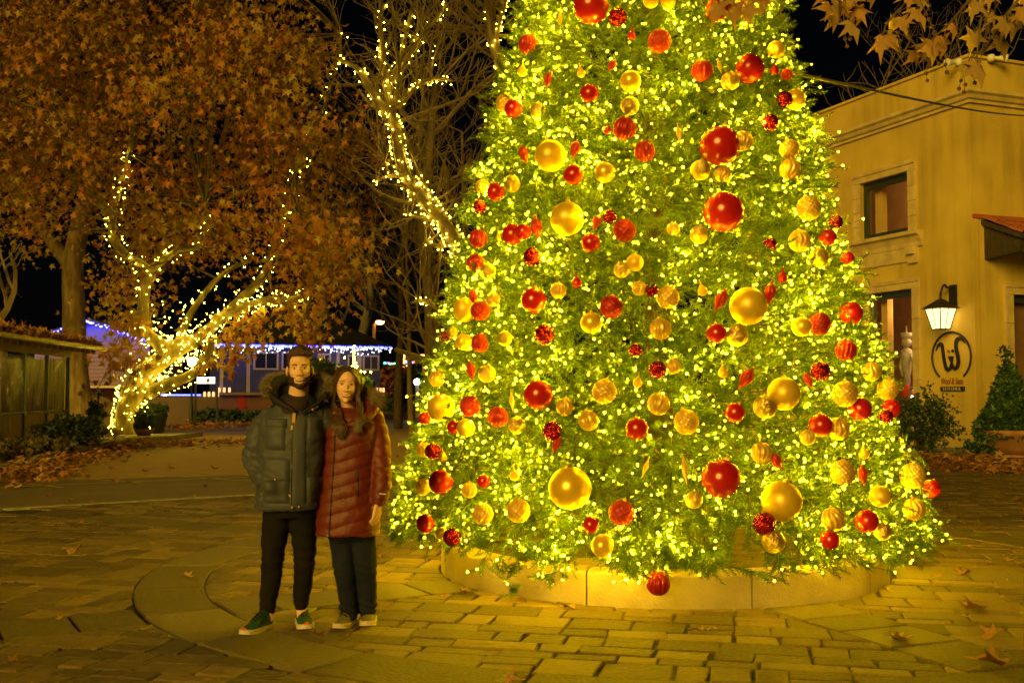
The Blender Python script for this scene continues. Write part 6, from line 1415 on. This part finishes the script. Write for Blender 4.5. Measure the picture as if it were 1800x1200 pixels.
def build_man():
    Y = 6.98; q = lambda u, v, dy=0.0: P(u, v, Y + dy); rng = np.random.default_rng(41)
    man = empty('person', (q(508, 1105)[0], Y, GZ), 'bearded person in grey green parka with fur hood, black trousers and running shoes', 'person')
    hc = q(527, 649, -.02); T, R = head(hc, .17, -.03, 'm', 1.03)
    neck0 = T((0, .02, -.09))
    b = Blob(); head_prims(b, T, R, 1.03, True); b.chain([T((0, .015, -.06)), q(524, 700, .03), q(521, 722, .03)], [.060, .066, .085])
    # the body under the clothes
    b.loft([(q(516, 716, .03), .12, .07, 1), (q(514, 740, .02), .16, .09, 1), (q(512, 800, .02), .15, .10, 1), (q(508, 860, .02), .14, .10, 1), (q(508, 905, .02), .13, .09, 1)], 24)
    b.chain([q(478, 742, .02), q(448, 800, .03), q(482, 850, -.12)], [.04, .04, .03]); b.chain([q(566, 728, .05), q(590, 800, .14), q(640, 812, .22)], [.045, .04, .03])
    b.chain([q(489, 900, .02), q(479, 985, .0), q(471, 1068, .0)], [.07, .05, .038]); b.chain([q(533, 900, .02), q(534, 985, .04), q(529, 1060, .06)], [.07, .05, .038])
    b.chain([q(471, 1068, .0), q(470, 1088, -.02)], [.036, .034]); b.chain([q(529, 1060, .06), q(531, 1082, .06)], [.036, .034])
    hand(b, q(482, 850, -.12), q(500, 872, -.14) - q(482, 850, -.12), np.array([.3, .8, .2]), 1.0, .3)
    hand(b, q(640, 812, .22), np.array([1.0, 0, -.15]), np.array([0, -1.0, 0]), 1.0, .4)
    V, F = b.remesh(.0055, 3); N = normals(V, F); V = sculpt(V, N, T, 1.0); hd = np.linalg.norm(V - hc, axis=1) < .17
    obj('body', V, F, SKIN, man, smooth=True)
    ht = bvh(V, F); Lh = (V - hc) @ R            # head space
    face_parts(man, ht, T, R, 1.0, True, rng)
    # beard and moustache
    x, y, z = Lh.T; inh = (np.linalg.norm(Lh, axis=1) < .16)
    line = -.046 - .012 * np.clip(1 - np.abs(x) / .06, 0, 1) + .035 * np.clip((np.abs(x) - .05) / .03, 0, 1)
    lipgap = (np.abs(x) < .035) & (z < -.055 + .013 * (x / .03) ** 2) & (z > -.092 + .011 * (x / .03) ** 2) & (y < -.04)
    mask = inh & (z < line) & (z > -.128) & (y < .01) & ~lipgap & ~((z < -.10) & (y > -.035))
    nose = (np.abs(x) < .018) & (z > -.046); mask &= ~nose; mask &= ~((np.abs(x) > .070) & (y > -.025))
    off = np.clip(.003 + .003 * fold_noise(V, 140), .001, .008) + np.where(z < -.08, .003, 0); sV, sF = shell(V, F, mask, off); obj('beard', sV, sF, M_hairm, man, smooth=True)
    idx = np.where(mask)[0]; k = rng.choice(idx, 6000); sv, sf = strands(V[k] + N[k] * .002, N[k] * .45 + rng.normal(0, .35, (len(k), 3)) + np.array([0, -.1, -.8]), rng.uniform(.006, .012, len(k)), .0006, rng); obj('beard_hair', sv, sf, M_hairm, man)
    # hair: short sides, swept-up top
    hl = .076 - .03 * np.clip((np.abs(x) - .045) / .03, 0, 1) ; hmask = inh & ((z > hl) | ((y > -.035 + .3 * np.clip(z, -1, 0)) & (z > -.045) & (np.abs(x) > .045) & (y > -.048)) | ((y > .03) & (z > -.085))) & ~((np.abs(x) > .071) & (z < .018) & (y > -.012) & (y < .04))
    topw = np.clip((z - .055) / .05, 0, 1); off = .0035 + topw * (.018 + .024 * np.clip((-y + .02) / .09, 0, 1)) + (.001 + .004 * topw) * fold_noise(V, 70, 0, (2.5, .6, 1)); sV, sF = shell(V, F, hmask, off); obj('hair', sV, sF, M_hairm, man, smooth=True)
    idx = np.where(hmask)[0]; k = rng.choice(idx, 12000, p=(.35 + topw[idx]) / (.35 + topw[idx]).sum()); tw = topw[k]; rt = V[k] + N[k] * (off[k] * rng.uniform(.7, 1.05, len(k)))[:, None]
    dirs = N[k] * np.where(tw > .3, .28, .18)[:, None] + np.column_stack([rng.normal(.28, .2, len(k)), np.where(tw > .3, .9, .5) + rng.normal(0, .2, len(k)), np.where(tw > .3, .25, -.6)]); sv, sf = strands(rt, dirs, .007 + tw * rng.uniform(.016, .034, len(k)), .0008, rng); obj('hair_strands', sv, sf, M_hairm, man)
    b = Blob(); b.loft([(q(523, 692, .045), .085, .07, 1), (q(521, 703, .035), .135, .10, 1), (q(518, 716, .02), .16, .115, 1), (q(516, 735, .02), .17, .12, 1)], 28); V2, F2 = b.remesh(.010, 2); obj('hood_lining', V2, F2, M_lining, man, smooth=True)
    # shirt
    b = Blob(); b.loft([(q(522, 698, .005), .072, .074, 1), (q(520, 706, -.02), .094, .095, 1), (q(518, 716, -.03), .10, .10, 1), (q(517, 735, -.0), .11, .11, 1)], 28); V2, F2 = b.remesh(.009, 2); obj('shirt', V2, F2, M_tshirt, man, smooth=True)
    # parka
    b = Blob(); b.loft([(q(517, 706, .03), .10, .085, .9), (q(516, 716, .02), .145, .115, .95), (q(515, 731, .01), .188, .135, .9), (q(513, 755, 0), .208, .148, .85), (q(511, 800, 0), .208, .152, .85), (q(508, 850, 0), .204, .152, .85), (q(505, 880, 0), .202, .15, .85), (q(504, 893, 0), .198, .146, .85)], 44)
    b.chain([q(472, 735, .02), q(454, 764, .03), q(446, 805, .03), q(456, 832, -.05), q(477, 853, -.125)], [.072, .076, .072, .066, .058]); b.chain([q(566, 726, .04), q(584, 770, .10), q(592, 802, .15), q(640, 812, .24)], [.078, .074, .068, .058])
    V, F = b.remesh(.0085, 4); N = normals(V, F); w = V - q(510, 800)
    fold = fold_noise(V, 9, 3.1, (1, 1, 2.2)) * .010 + (.5 - np.abs(fold_noise(V, 14, 7.7, (1, 1, 1.6)))) * .008 + fold_noise(V, 34, 1.7) * .0025
    slv = (V[:, 0] < q(470, 800)[0]); fold += np.where(slv, .0045 * np.sin(V[:, 2] * 80 + 9 * fold_noise(V, 9)), 0)
    hem = V[:, 2] < q(505, 884)[2]; fold += np.where(hem, .005, 0); V = V + N * fold[:, None]
    parka = obj('parka', V, F, M_parka, man, smooth=True); pt = bvh(V, F); X = lambda u: q(u, 800)[0]; Zv = lambda v: q(510, v)[2]
    def pad(name, u0, v0, u1, v1, m1, th=.008, puff=0.0, lift=0.0, par=parka, skew=0):
        a, f_ = patch(pt, ((X(u0), Zv(v0)), (X(u1), Zv(v0 + skew)), (X(u1), Zv(v1 + skew)), (X(u0), Zv(v1))), th, 10, 10, Y, lift, puff); return obj(name, a, f_, m1, par, smooth=True)
    pad('storm_flap', 522, 728, 545, 892, M_parka, .012, .006); pad('zip', 520.5, 724, 523, 892, M_zip, .004)
    pad('chest_pocket', 474, 742, 510, 788, M_parka, .008, .010, skew=2); f1 = pad('pocket_flap', 472, 733, 512, 748, M_parka, .016, .003, skew=2); pad('pocket_flap', 546, 715, 570, 731, M_parka, .014, .003, skew=2); pad('chest_pocket', 547, 731, 569, 775, M_parka, .008, .008)
    pad('hip_pocket', 470, 836, 518, 880, M_parka, .012, .020, skew=1); pad('pocket_flap', 468, 800, 519, 842, M_parka, .018, .005, skew=3); pad('hip_pocket', 547, 836, 572, 880, M_parka, .010, .012); pad('hem_band', 456, 884, 552, 892, M_parka, .005)
    pad('leather_pull', 521, 722, 527, 742, M_leatherp, .006, .0, .012); pad('leather_pull', 519, 746, 523.5, 754, M_leatherp, .005, 0, .010)
    for (u, v, r, m1) in ((553, 721, .016, M_leatherp), (524, 892 - 5, .008, M_snap), (494, 839, .008, M_snap), (535, 891 - 5, .008, M_snap), (529, 789, .006, M_snap), (519, 718, .008, M_snap)):
        h = pt.ray_cast(Vector((X(u), Y - 1, Zv(v))), Vector((0, 1, 0)))
        if h[0] is not None: V3, F3 = uvsphere(np.array(h[0]) + (0, -.015 if r > .01 else -.016, 0), (r, .005, r), 14, 8); obj('badge' if r > .01 else 'snap', V3, F3, m1, parka, smooth=True)
    # stand collar with dark lining, open at the front, and the hood lying on the shoulders
    def ringpath(pts, k=5): return smooth_path([q(*p) for p in pts], k)
    lo_ = ringpath([(523, 727, -.145), (497, 716, -.10), (482, 706, -.01), (492, 700, .09), (520, 698, .13), (552, 700, .09), (563, 706, 0), (550, 716, -.10), (528, 727, -.145)])
    hi_ = ringpath([(514, 716, -.140), (488, 700, -.120), (474, 686, -.03), (488, 676, .09), (522, 672, .14), (558, 676, .09), (573, 688, -.03), (563, 703, -.120), (540, 717, -.140)])
    cen = q(524, 700, .0); n = len(lo_); V4 = []; F4 = []
    for k in range(n):
        o = (hi_[k] - cen) * (1, 1, 0); o = o / (np.linalg.norm(o) + 1e-9) * .012
        V4 += [lo_[k] + o, hi_[k] + o * 1.4, hi_[k] - o * .4, lo_[k] - o]
    for k in range(n - 1):
        a = 4 * k
        for j in range(3): F4.append((a + j, a + 4 + j, a + 5 + j, a + 1 + j))
    F4 += [(0, 1, 2, 3), (4 * n - 1, 4 * n - 2, 4 * n - 3, 4 * n - 4)]
    col_ = obj('collar', V4, F4, M_lining, parka, smooth=True)
    V5 = []; F5 = []
    for k in range(n):
        i_ = (cen - hi_[k]) * (1, 1, 0); i_ = i_ / (np.linalg.norm(i_) + 1e-9) * .016; V5 += [hi_[k] + i_ * .2 + (0, 0, .004), (hi_[k] + lo_[k]) / 2 + i_ * 1.6, lo_[k] + i_ * 1.0]
    for k in range(n - 1):
        for j in (0, 1): F5.append((3 * k + j, 3 * k + 3 + j, 3 * k + 4 + j, 3 * k + 1 + j))
    obj('collar_lining', V5, F5, M_lining, col_, smooth=True)
    b = Blob(); hoodp = [q(*p) for p in ((484, 702, -.02), (478, 686, .02), (484, 674, .08), (502, 668, .14), (524, 666, .17), (548, 668, .14), (563, 674, .08), (568, 684, .03), (564, 698, -.0))]; b.chain(hoodp, [.030, .036, .040, .045, .045, .045, .040, .034, .028]); V6, F6 = b.remesh(.011, 3); hood = obj('hood', V6, F6, M_lining, parka, smooth=True)
    hp = smooth_path(hoodp, 8); n = 13000; i = rng.integers(0, len(hp), n); ang = rng.uniform(0, 2 * PI, n); out = (hp[i] - cen) * (1, .8, 0); out /= np.linalg.norm(out, axis=1)[:, None]
    rt = hp[i] + rng.normal(0, .010, (n, 3)) + out * .025 + np.array([0, -.01, .025]); dirs = out * rng.uniform(.3, 1.1, n)[:, None] + np.column_stack([rng.normal(0, .3, n), rng.normal(-.25, .35, n), rng.uniform(-.1, .8, n)])
    sv, sf = strands(rt, dirs, rng.uniform(.02, .062, n), .0008, rng, .25); obj('fur_trim', sv, sf, M_fur, hood, tone=np.repeat(np.clip(rng.normal(.5, .25, n), 0, 1), 5))
    # trousers
    b = Blob(); b.loft([(q(507, 872, .01), .165, .115, .9), (q(509, 898, .01), .168, .118, .9), (q(510, 908, .01), .150, .11, .9)], 30)
    b.chain([q(488, 905, .01), q(482, 945, 0), q(479, 985, -.01), q(476, 1020, .0), q(472, 1052, .0), q(470, 1070, .0)], [.098, .084, .070, .066, .056, .050]); b.chain([q(533, 905, .02), q(535, 945, .02), q(536, 985, .03), q(533, 1020, .05), q(530, 1045, .06), q(529, 1060, .06)], [.096, .082, .068, .064, .055, .049])
    V, F = b.remesh(.0085, 3); N = normals(V, F); kz = V[:, 2]; fo = fold_noise(V, 11, 5.5, (1, 1, 1.8)) * .007; knee = np.exp(-((kz - q(480, 985)[2]) / .06) ** 2) + .7 * np.exp(-((kz - q(480, 1055)[2]) / .05) ** 2); fo += knee * .004 * np.sin(kz * 130 + V[:, 0] * 60 + 6 * fold_noise(V, 8)); obj('trousers', V + N * fo[:, None], F, M_trous, man, smooth=True)
    shoe(man, (q(474, 1085, .03)[0], Y + .02, 0), -.34, .30, M_shoeg, M_sole, M_orange, wid=.050); shoe(man, (q(527, 1085, .1)[0], Y + .17, 0), .30, .29, M_shoeg, M_sole, M_orange, wid=.052)
    return man

def build_woman():
    Y = 7.06; q = lambda u, v, dy=0.0: P(u, v, Y + dy); rng = np.random.default_rng(52)
    wo = empty('person', (q(625, 1095)[0], Y, GZ), 'smiling person with long brown hair in knee length rust red puffer coat and jeans', 'person')
    s = 1.0; hc = q(609.5, 677, -.02); T, R = head(hc, .15, .05, 'f', s)
    b = Blob(); head_prims(b, T, R, s, False); b.chain([T((0, .015, -.06)), q(612, 716, .03), q(614, 735, .03)], [.046, .047, .065])
    b.loft([(q(616, 726, .03), .10, .06, 1), (q(616, 750, .02), .13, .08, 1), (q(614, 810, .02), .12, .09, 1), (q(612, 880, .02), .13, .10, 1), (q(612, 935, .02), .13, .09, 1)], 24)
    b.chain([q(655, 732, .02), q(670, 812, -.02), q(666, 880, -.11)], [.04, .035, .026]); b.chain([q(578, 732, .06), q(560, 800, .16), q(520, 800, .24)], [.04, .035, .026])
    b.chain([q(600, 930, .02), q(607, 1005, .0), q(613, 1078, .0)], [.065, .045, .035]); b.chain([q(638, 930, .02), q(644, 1005, .02), q(645, 1072, .05)], [.065, .045, .035])
    hand(b, q(666, 882, -.115), q(660, 915, -.135) - q(666, 882, -.115), np.array([-.7, .5, 0]), .95, .45, -1); hand(b, q(520, 800, .24), np.array([-1.0, 0, -.1]), np.array([0, -1.0, 0]), .92, .4)
    V, F = b.remesh(.0055, 3); N = normals(V, F); V = sculpt(V, N, T, s); obj('body', V, F, SKIN, wo, smooth=True); BV, BF = V, F; ht = bvh(V, F); Lh = (V - hc) @ R / s; face_parts(wo, ht, T, R, s, False, rng)
    # coat
    b = Blob(); b.loft([(q(617, 716, .03), .085, .075, .9), (q(618, 724, .02), .13, .10, .9), (q(618, 738, .01), .165, .125, .88), (q(616, 765, 0), .172, .142, .88), (q(614, 810, 0), .172, .14, .88), (q(612, 860, 0), .192, .152, .88), (q(610, 905, 0), .208, .16, .88), (q(610, 938, 0), .214, .162, .88)], 44)
    b.chain([q(655, 732, .02), q(664, 765, .03), q(670, 812, -.02), q(671, 850, -.07), q(667, 876, -.105)], [.068, .072, .070, .062, .052]); b.chain([q(580, 732, .05), q(566, 770, .12), q(556, 800, .19), q(520, 802, .26)], [.066, .064, .06, .05])
    V, F = b.remesh(.008, 3); N = normals(V, F); zt = V[:, 2]; xr = V[:, 0] - q(593, 800)[0]
    arm = V[:, 0] > q(653, 800)[0]; ph = np.where(arm, (zt + .25 * (V[:, 0] - q(668, 800)[0])) / .070, (zt + .30 * np.abs(xr) * np.where(xr > 0, -1, .4)) / .082)
    ridge = np.abs(np.sin(PI * (ph + .10 * fold_noise(V, 6, 2.2)))) ** .55; V = V + N * ((ridge - .6) * .009 + fold_noise(V, 18, 4.4) * .004 + fold_noise(V, 45, 1.1) * .0015)[:, None]
    coat = obj('puffer_coat', V, F, M_coat, wo, smooth=True); ct = bvh(V, F); X = lambda u: q(u, 800)[0]; Zv = lambda v: q(610, v)[2]
    a, f_ = patch(ct, ((X(594), Zv(745)), (X(597), Zv(745)), (X(588), Zv(938)), (X(585), Zv(938))), .006, 4, 40, Y); obj('zip', a, f_, M_zip, coat, smooth=True)
    a, f_ = patch(ct, ((X(632), Zv(822)), (X(635), Zv(822)), (X(637), Zv(870)), (X(634), Zv(870))), .005, 3, 14, Y); obj('pocket_zip', a, f_, M_zip, coat, smooth=True)
    a, f_ = patch(ct, ((X(582), Zv(934)), (X(586), Zv(934)), (X(586), Zv(944)), (X(582), Zv(944))), .008, 3, 4, Y, .004); obj('zip_pull', a, f_, M_gutter, coat)
    a, f_ = patch(ct, ((X(672), Zv(862)), (X(683), Zv(864)), (X(683), Zv(866)), (X(672), Zv(864))), .003, 6, 2, Y, .002); obj('sleeve_logo', a, f_, M_whitep, coat)
    b = Blob(); b.chain([q(*p) for p in ((590, 728, -.09), (586, 716, -.02), (600, 708, .10), (625, 706, .12), (645, 712, .06), (656, 720, -.01), (648, 730, -.07), (630, 742, -.12), (610, 748, -.13))], [.03, .034, .04, .042, .042, .04, .034, .028, .022]); V6, F6 = b.remesh(.009, 2); N6 = normals(V6, F6); V6 = V6 + N6 * (fold_noise(V6, 30, 2) * .006)[:, None]; hood = obj('hood_collar', V6, F6, M_coat, coat, smooth=True)
    hp = smooth_path([q(*p) for p in ((582, 700, .12), (610, 694, .17), (636, 692, .14), (652, 692, .08), (662, 700, .02), (658, 708, -.02))], 10); n = 11000; i = rng.integers(0, len(hp), n); cen = q(617, 715); out = (hp[i] - cen) * (1, .8, .3); out /= np.linalg.norm(out, axis=1)[:, None]
    rt = hp[i] + rng.normal(0, .014, (n, 3)); dirs = out * rng.uniform(.2, 1.0, n)[:, None] + np.column_stack([rng.normal(.1, .4, n), rng.normal(-.3, .4, n), rng.uniform(-.5, .7, n)]); sv, sf = strands(rt, dirs, rng.uniform(.02, .06, n), .0008, rng, .25); obj('fur_trim', sv, sf, M_fur, hood, tone=np.repeat(np.clip(rng.normal(.5, .25, n), 0, 1), 5))
    # hair: scalp cap and long locks
    x, y, z = Lh.T; inh = np.linalg.norm(Lh, axis=1) < .16; hl = .070 - .11 * np.clip((np.abs(x) - .02) / .055, 0, 1)
    cap = inh & (((z > .088 - .5 * np.abs(x)) & (y > -.062)) | ((y > .0) & (z > -.10))); off = .005 + .003 * fold_noise(BV, 60); sV, sF = shell(BV, BF, cap, off); obj('hair', sV, sF, M_hairf, wo, smooth=True)
    locks = MB()
    for kk in range(420):
        k = -1 if rng.random() < .55 else 1; f = rng.random(); y0 = -.060 + .125 * f; part = .012; j = rng.normal(0, 1, 6)
        side = .080 + .013 * min(1, f * 2.2) + .003 * j[0]
        def oh(p, lift):
            w_ = T(p) - hc; w_ /= np.linalg.norm(w_); h = ht.ray_cast(Vector(hc + w_ * .3), Vector(-w_)); return (np.array(h[0]) if h[0] is not None else T(p)) + w_ * lift
        pts = [oh((part + k * .003, y0, .11), .008), oh((k * .030, y0 * .98 - .004, .092), .011), oh((k * .058, y0 * .92 - .006, .055), .012), oh((k * .075, y0 * .75 - .002, .005), .013 + .002 * j[0]), oh((k * .072, y0 * .55 - .004, -.05), .016 + .003 * j[1]), T((k * (side + .002 + .003 * j[1]), y0 * .5 - .014, -.105))]
        front = f < .62
        if k < 0: e1 = q(588 + 6 * j[2] * .6 + 8 * f, 724, -.10 if front else .06); e2 = q(594 + 7 * j[3] * .7, 748, -.165 if front else .05); e3 = q(601 + 5 * j[4] * .8, rng.uniform(752, 772) if front else 730, -.172 if front else .07)
        else: e1 = q(632 + 4 * j[2] * .6, 722, -.10 if front else .06); e2 = q(633 + 5 * j[3] * .7, 738, -.155 if front else .05); e3 = q(628 + 6 * j[4] * .8, rng.uniform(742, 764) if front else 728, -.168 if front else .07)
        pth = smooth_path(pts + [e1, e2, e3], 4); w = np.concatenate([np.linspace(.003, .0062, 4), np.full(len(pth) - 10, .0055), np.linspace(.006, .0012, 6)])
        pth = pth + np.column_stack([np.sin(np.linspace(0, 7, len(pth)) + j[5] * 3)] * 3) * np.array([.003, .002, 0]); locks.tube(pth, w, 4, cap=False)
    locks.build('long_hair', M_hairf, wo, smooth=True)
    # jeans and shoes
    b = Blob(); b.loft([(q(612, 905, .01), .15, .11, .9), (q(614, 935, .01), .158, .112, .9), (q(616, 948, .01), .14, .10, .9)], 30)
    b.chain([q(600, 945, .01), q(604, 985, 0), q(608, 1020, -.01), q(612, 1055, 0), q(614, 1076, .0)], [.082, .074, .066, .060, .058]); b.chain([q(638, 945, .02), q(642, 985, .02), q(645, 1020, .02), q(646, 1050, .04), q(646, 1070, .05)], [.082, .074, .066, .060, .059])
    V, F = b.remesh(.0085, 3); N = normals(V, F); kz = V[:, 2]; fo = fold_noise(V, 12, 8.5, (1, 1, 1.6)) * .006; low = np.exp(-((kz - q(612, 1068)[2]) / .05) ** 2) + .5 * np.exp(-((kz - q(612, 1000)[2]) / .05) ** 2); fo += low * .007 * np.sin(kz * 120 + V[:, 0] * 25); obj('jeans', V + N * fo[:, None], F, M_jean, wo, smooth=True)
    shoe(wo, (q(616, 1085, .0)[0], Y + .09, 0), -.22, .265, M_shoeo, M_solec, None, wid=.049); shoe(wo, (q(645, 1085, .0)[0], Y + .17, 0), .05, .265, M_shoeo, M_solec, None, wid=.049)
    return wo
man = build_man(); woman = build_woman()
# ------------------------------------------------------------------ overhanging sycamore branch with seed balls
M_seed = mat('seed_ball', (.22, .12, .045), (.14, .07, .025), rough=.9, scale=60, bump=.8, bscale=120)
gs = random.Random(77)
tb = np.array([9.2, 7.6, 0.0]); ov = empty('sycamore_tree', tb, 'sycamore whose golden leaves and seed balls hang above the plaza beside the shop', 'tree')
mb = MB(); mb.tube([tb, tb + (-.1, 0, 2), tb + (-.3, 0, 4.5), tb + (-.4, .2, 7.5)], [.34, .28, .24, .14], 12); mb.build('trunk', M_bark, ov, smooth=True)
mb = MB(); top = tb + np.array([-.3, 0, 4.6]); DB = 7.4
main = smooth_path([top, np.array([6.8, 7.4, 5.0]), np.array([5.0, 7.3, 4.75]), np.array([3.2, 7.2, 4.7]), np.array([1.6, 7.0, 4.62])], 8); mb.tube(main, np.linspace(.10, .02, len(main)), 8); mb.build('limb', M_twig, ov, smooth=True)
LBASE = LEAF_V * np.array([.95, 1, 2.2])
LM = [mesh('leaf', LBASE + np.column_stack([np.zeros(len(LBASE)), np.zeros(len(LBASE)), .10 * np.sin(5 * LBASE[:, 0] + k) * LBASE[:, 1]]), LEAF_F, M_goldleaf, smooth=True, tone=[(.1, .45, .75, .95)[k]] * len(LBASE)) for k in range(4)]
V_, F_ = uvsphere((0, 0, 0), (1, 1, 1), 10, 7); SM = mesh('seed_ball', V_, F_, M_seed, smooth=True)
def leaf_at(p, L, ang, tilt, parent, m=None):
    o = bpy.data.objects.new('leaf', m or gs.choice(LM)); COL.objects.link(o); o.parent = parent; o.location = tuple(np.asarray(p) - wloc(parent)); o.scale = (L * .9, L, L)
    o.rotation_euler = (PI / 2 + tilt, PI + ang, gs.uniform(-.7, .7)); return o
def seeds(p, n, parent, mbx):
    q = np.array(p, float)
    for k in range(n):
        o = bpy.data.objects.new('seed_ball', SM); COL.objects.link(o); o.parent = parent; q2 = q + np.array([gs.gauss(0, .012), gs.gauss(0, .01), -.055]); mbx.tube([q, q2], .0025, 4); q = q2; o.location = tuple(q - wloc(parent)); r = gs.uniform(.013, .016); o.scale = (r, r, r)
tw = MB()
SPR = [  # twig polyline, leaves (u,v,len_px,angle), seed strings (u,v,count)
 ([(1300, -60), (1285, -10), (1270, 4)], [(1262, 5, 55, .5), (1290, 8, 55, .1), (1312, 12, 50, -.3), (1345, -8, 45, .2), (1278, -14, 50, .9), (1325, -18, 48, -.6)], [(1372, 2, 2)]),
 ([(1520, -60), (1490, -10), (1480, 10)], [(1460, 6, 50, .6), (1478, 8, 58, .2), (1492, 0, 60, -.2), (1505, 10, 48, -.5), (1495, 36, 48, -.4), (1470, 18, 45, .1), (1488, -16, 55, .3), (1515, 16, 40, -.2), (1530, -20, 42, -.6), (1452, -14, 40, .9)], [(1486, 55, 2), (1492, 40, 2)]),
 ([(1640, -60), (1592, 4), (1560, 40), (1553, 60)], [(1572, 32, 40, .5), (1585, 30, 42, -.3), (1552, 62, 58, .1), (1610, 14, 50, -.3), (1625, -6, 40, .4), (1600, -16, 45, .2), (1560, 60, 40, -.9)], [(1551, 96, 1), (1578, 58, 3), (1597, 42, 2), (1627, 22, 3), (1631, -2, 2)]),
 ([(1760, -60), (1705, 0), (1670, 40), (1636, 72)], [(1635, 76, 48, .6), (1640, 72, 52, -.1), (1660, 66, 48, -.2), (1678, 42, 40, .3), (1617, 92, 42, 1.1), (1718, 2, 48, .4), (1710, -20, 40, -.4)], [(1629, 102, 3), (1660, 84, 3), (1640, 98, 1)]),
 ([(1730, -60), (1728, 10), (1722, 50), (1718, 90)], [(1712, 56, 52, .3), (1748, 22, 42, .8), (1765, 30, 40, -.4), (1757, 62, 52, -.3), (1718, 108, 54, -.3), (1702, 108, 40, .5), (1740, -16, 44, .1)], [(1726, 66, 3), (1735, 40, 2), (1714, 118, 2), (1692, 128, 2), (1694, 135, 2)]),
 ([(1830, -60), (1775, 18), (1742, 58)], [(1778, 30, 50, -.3), (1770, 36, 44, .4), (1795, 12, 44, -.2), (1800, 26, 40, .3), (1790, -14, 44, -.5)], [(1744, 52, 2)])]
for poly_, leaves_, seeds_ in SPR:
    pp = [P(u, v, DB - .02 * i) for i, (u, v) in enumerate(poly_)]
    j = np.argmin(np.linalg.norm(main - pp[0], axis=1)); tw.tube(smooth_path([main[j], (main[j] + pp[0]) / 2 + (0, 0, .05)] + pp, 4), np.linspace(.014, .005, 4 * (len(pp) + 1) + 1), 5)
    Q = np.array(smooth_path(pp, 6))
    for (u, v, L, a) in leaves_:
        p = P(u, v, DB + gs.uniform(-.25, .25)); leaf_at(p, L / F_PX * DB * .86, a * .8, gs.uniform(-.5, .5), ov); c = Q[np.argmin(np.linalg.norm(Q - p, axis=1))]; tw.tube([c, (c + p) / 2 + (0, 0, .02), p], .0035, 4)
    for (u, v, n) in seeds_:
        p = P(u, v, DB + gs.uniform(-.15, .15)); c = Q[np.argmin(np.linalg.norm(Q - p, axis=1))]; tw.tube([c, (c + p) / 2 + (0, 0, .02), p], .003, 4); seeds(p, n, ov, tw)
tag(tw.build('twigs', M_twig, ov), kind='stuff')
# ------------------------------------------------------------------ fallen leaves lying on the paving
M_fall = [mat('fallen_leaf_%d' % k, c, c2, rough=.7, scale=14, bump=.4, bscale=30) for k, (c, c2) in enumerate((((.46, .27, .09), (.30, .15, .05)), ((.36, .17, .05), (.22, .09, .03)), ((.30, .09, .03), (.18, .05, .02))))]
CN = ['pale tan', 'golden brown', 'reddish brown']
FL = [(130, 970, 0, .16), (172, 902, 2, .10), (500, 966, 1, .11), (560, 1115, 1, .10), (1003, 1066, 0, .10), (1585, 1120, 0, .11), (1735, 1163, 1, .17), (1690, 1007, 1, .13), (1718, 1070, 1, .14), (1560, 1036, 0, .06), (1790, 880, 1, .15), (1756, 874, 1, .10), (1775, 982, 0, .10), (1740, 1118, 1, .12), (905, 1198, 0, .10), (820, 1040, 1, .08), (775, 1045, 2, .08), (1240, 1104, 0, .06), (1260, 1102, 0, .05), (1215, 1106, 0, .05), (665, 957, 1, .08), (672, 976, 2, .06), (655, 956, 1, .06), (360, 850, 1, .10), (335, 873, 1, .14), (425, 873, 0, .12), (123, 876, 0, .10), (160, 882, 2, .10), (200, 843, 1, .14), (255, 824, 2, .14), (300, 820, 1, .14), (378, 820, 2, .14), (193, 821, 1, .16), (85, 866, 1, .10), (145, 916, 0, .07), (168, 922, 0, .06), (495, 945, 0, .07), (332, 1011, 0, .08), (268, 953, 1, .05), (105, 1084, 0, .05), (1650, 1010, 1, .06), (1770, 1017, 0, .05), (1700, 1080, 0, .06), (1420, 1040, 1, .06), (60, 1198, 0, .07), (700, 800, 1, .12), (715, 842, 0, .10), (30, 1160, 1, .08), (1530, 940, 1, .05)]
lf_me = [[mesh('fallen_leaf', (LEAF_V - (0, .4, 0)) * np.array([1, 1, -1.1]) + np.column_stack([np.zeros((len(LEAF_V), 2)), .22 * np.abs(LEAF_V[:, 0]) + .10 * np.sin(4 * LEAF_V[:, 1] + w)]), LEAF_F, M_fall[k], smooth=True) for w in (0, 2)] for k in range(3)]
for i, (u, v, k, L) in enumerate(FL):
    p = G(u, v, .045); me = lf_me[k][i % 2]; o = bpy.data.objects.new('fallen_leaf', me); COL.objects.link(o); inplaza = (p[:2] - E0) @ en < 0; o.rotation_euler = (gs.uniform(-.25, .25), gs.uniform(-.25, .25), gs.uniform(0, 6.28)); o.scale = (L * 1.15,) * 3
    zmin = min((Matrix.Rotation(0, 3, 'X') @ o.rotation_euler.to_matrix() @ Vector(vv.co)).z for vv in me.vertices) * L * 1.15; o.location = (p[0], p[1], (.032 if inplaza else .004) - zmin)
    sz = 'large' if L > .12 else ('small' if L < .075 else 'mid sized'); wh = 'stone paving' if inplaza else 'asphalt'
    tag(o, f'{sz} {CN[k]} fallen leaf lying on the {wh}', 'leaf', f'{sz} {CN[k]} leaves on the {wh}')
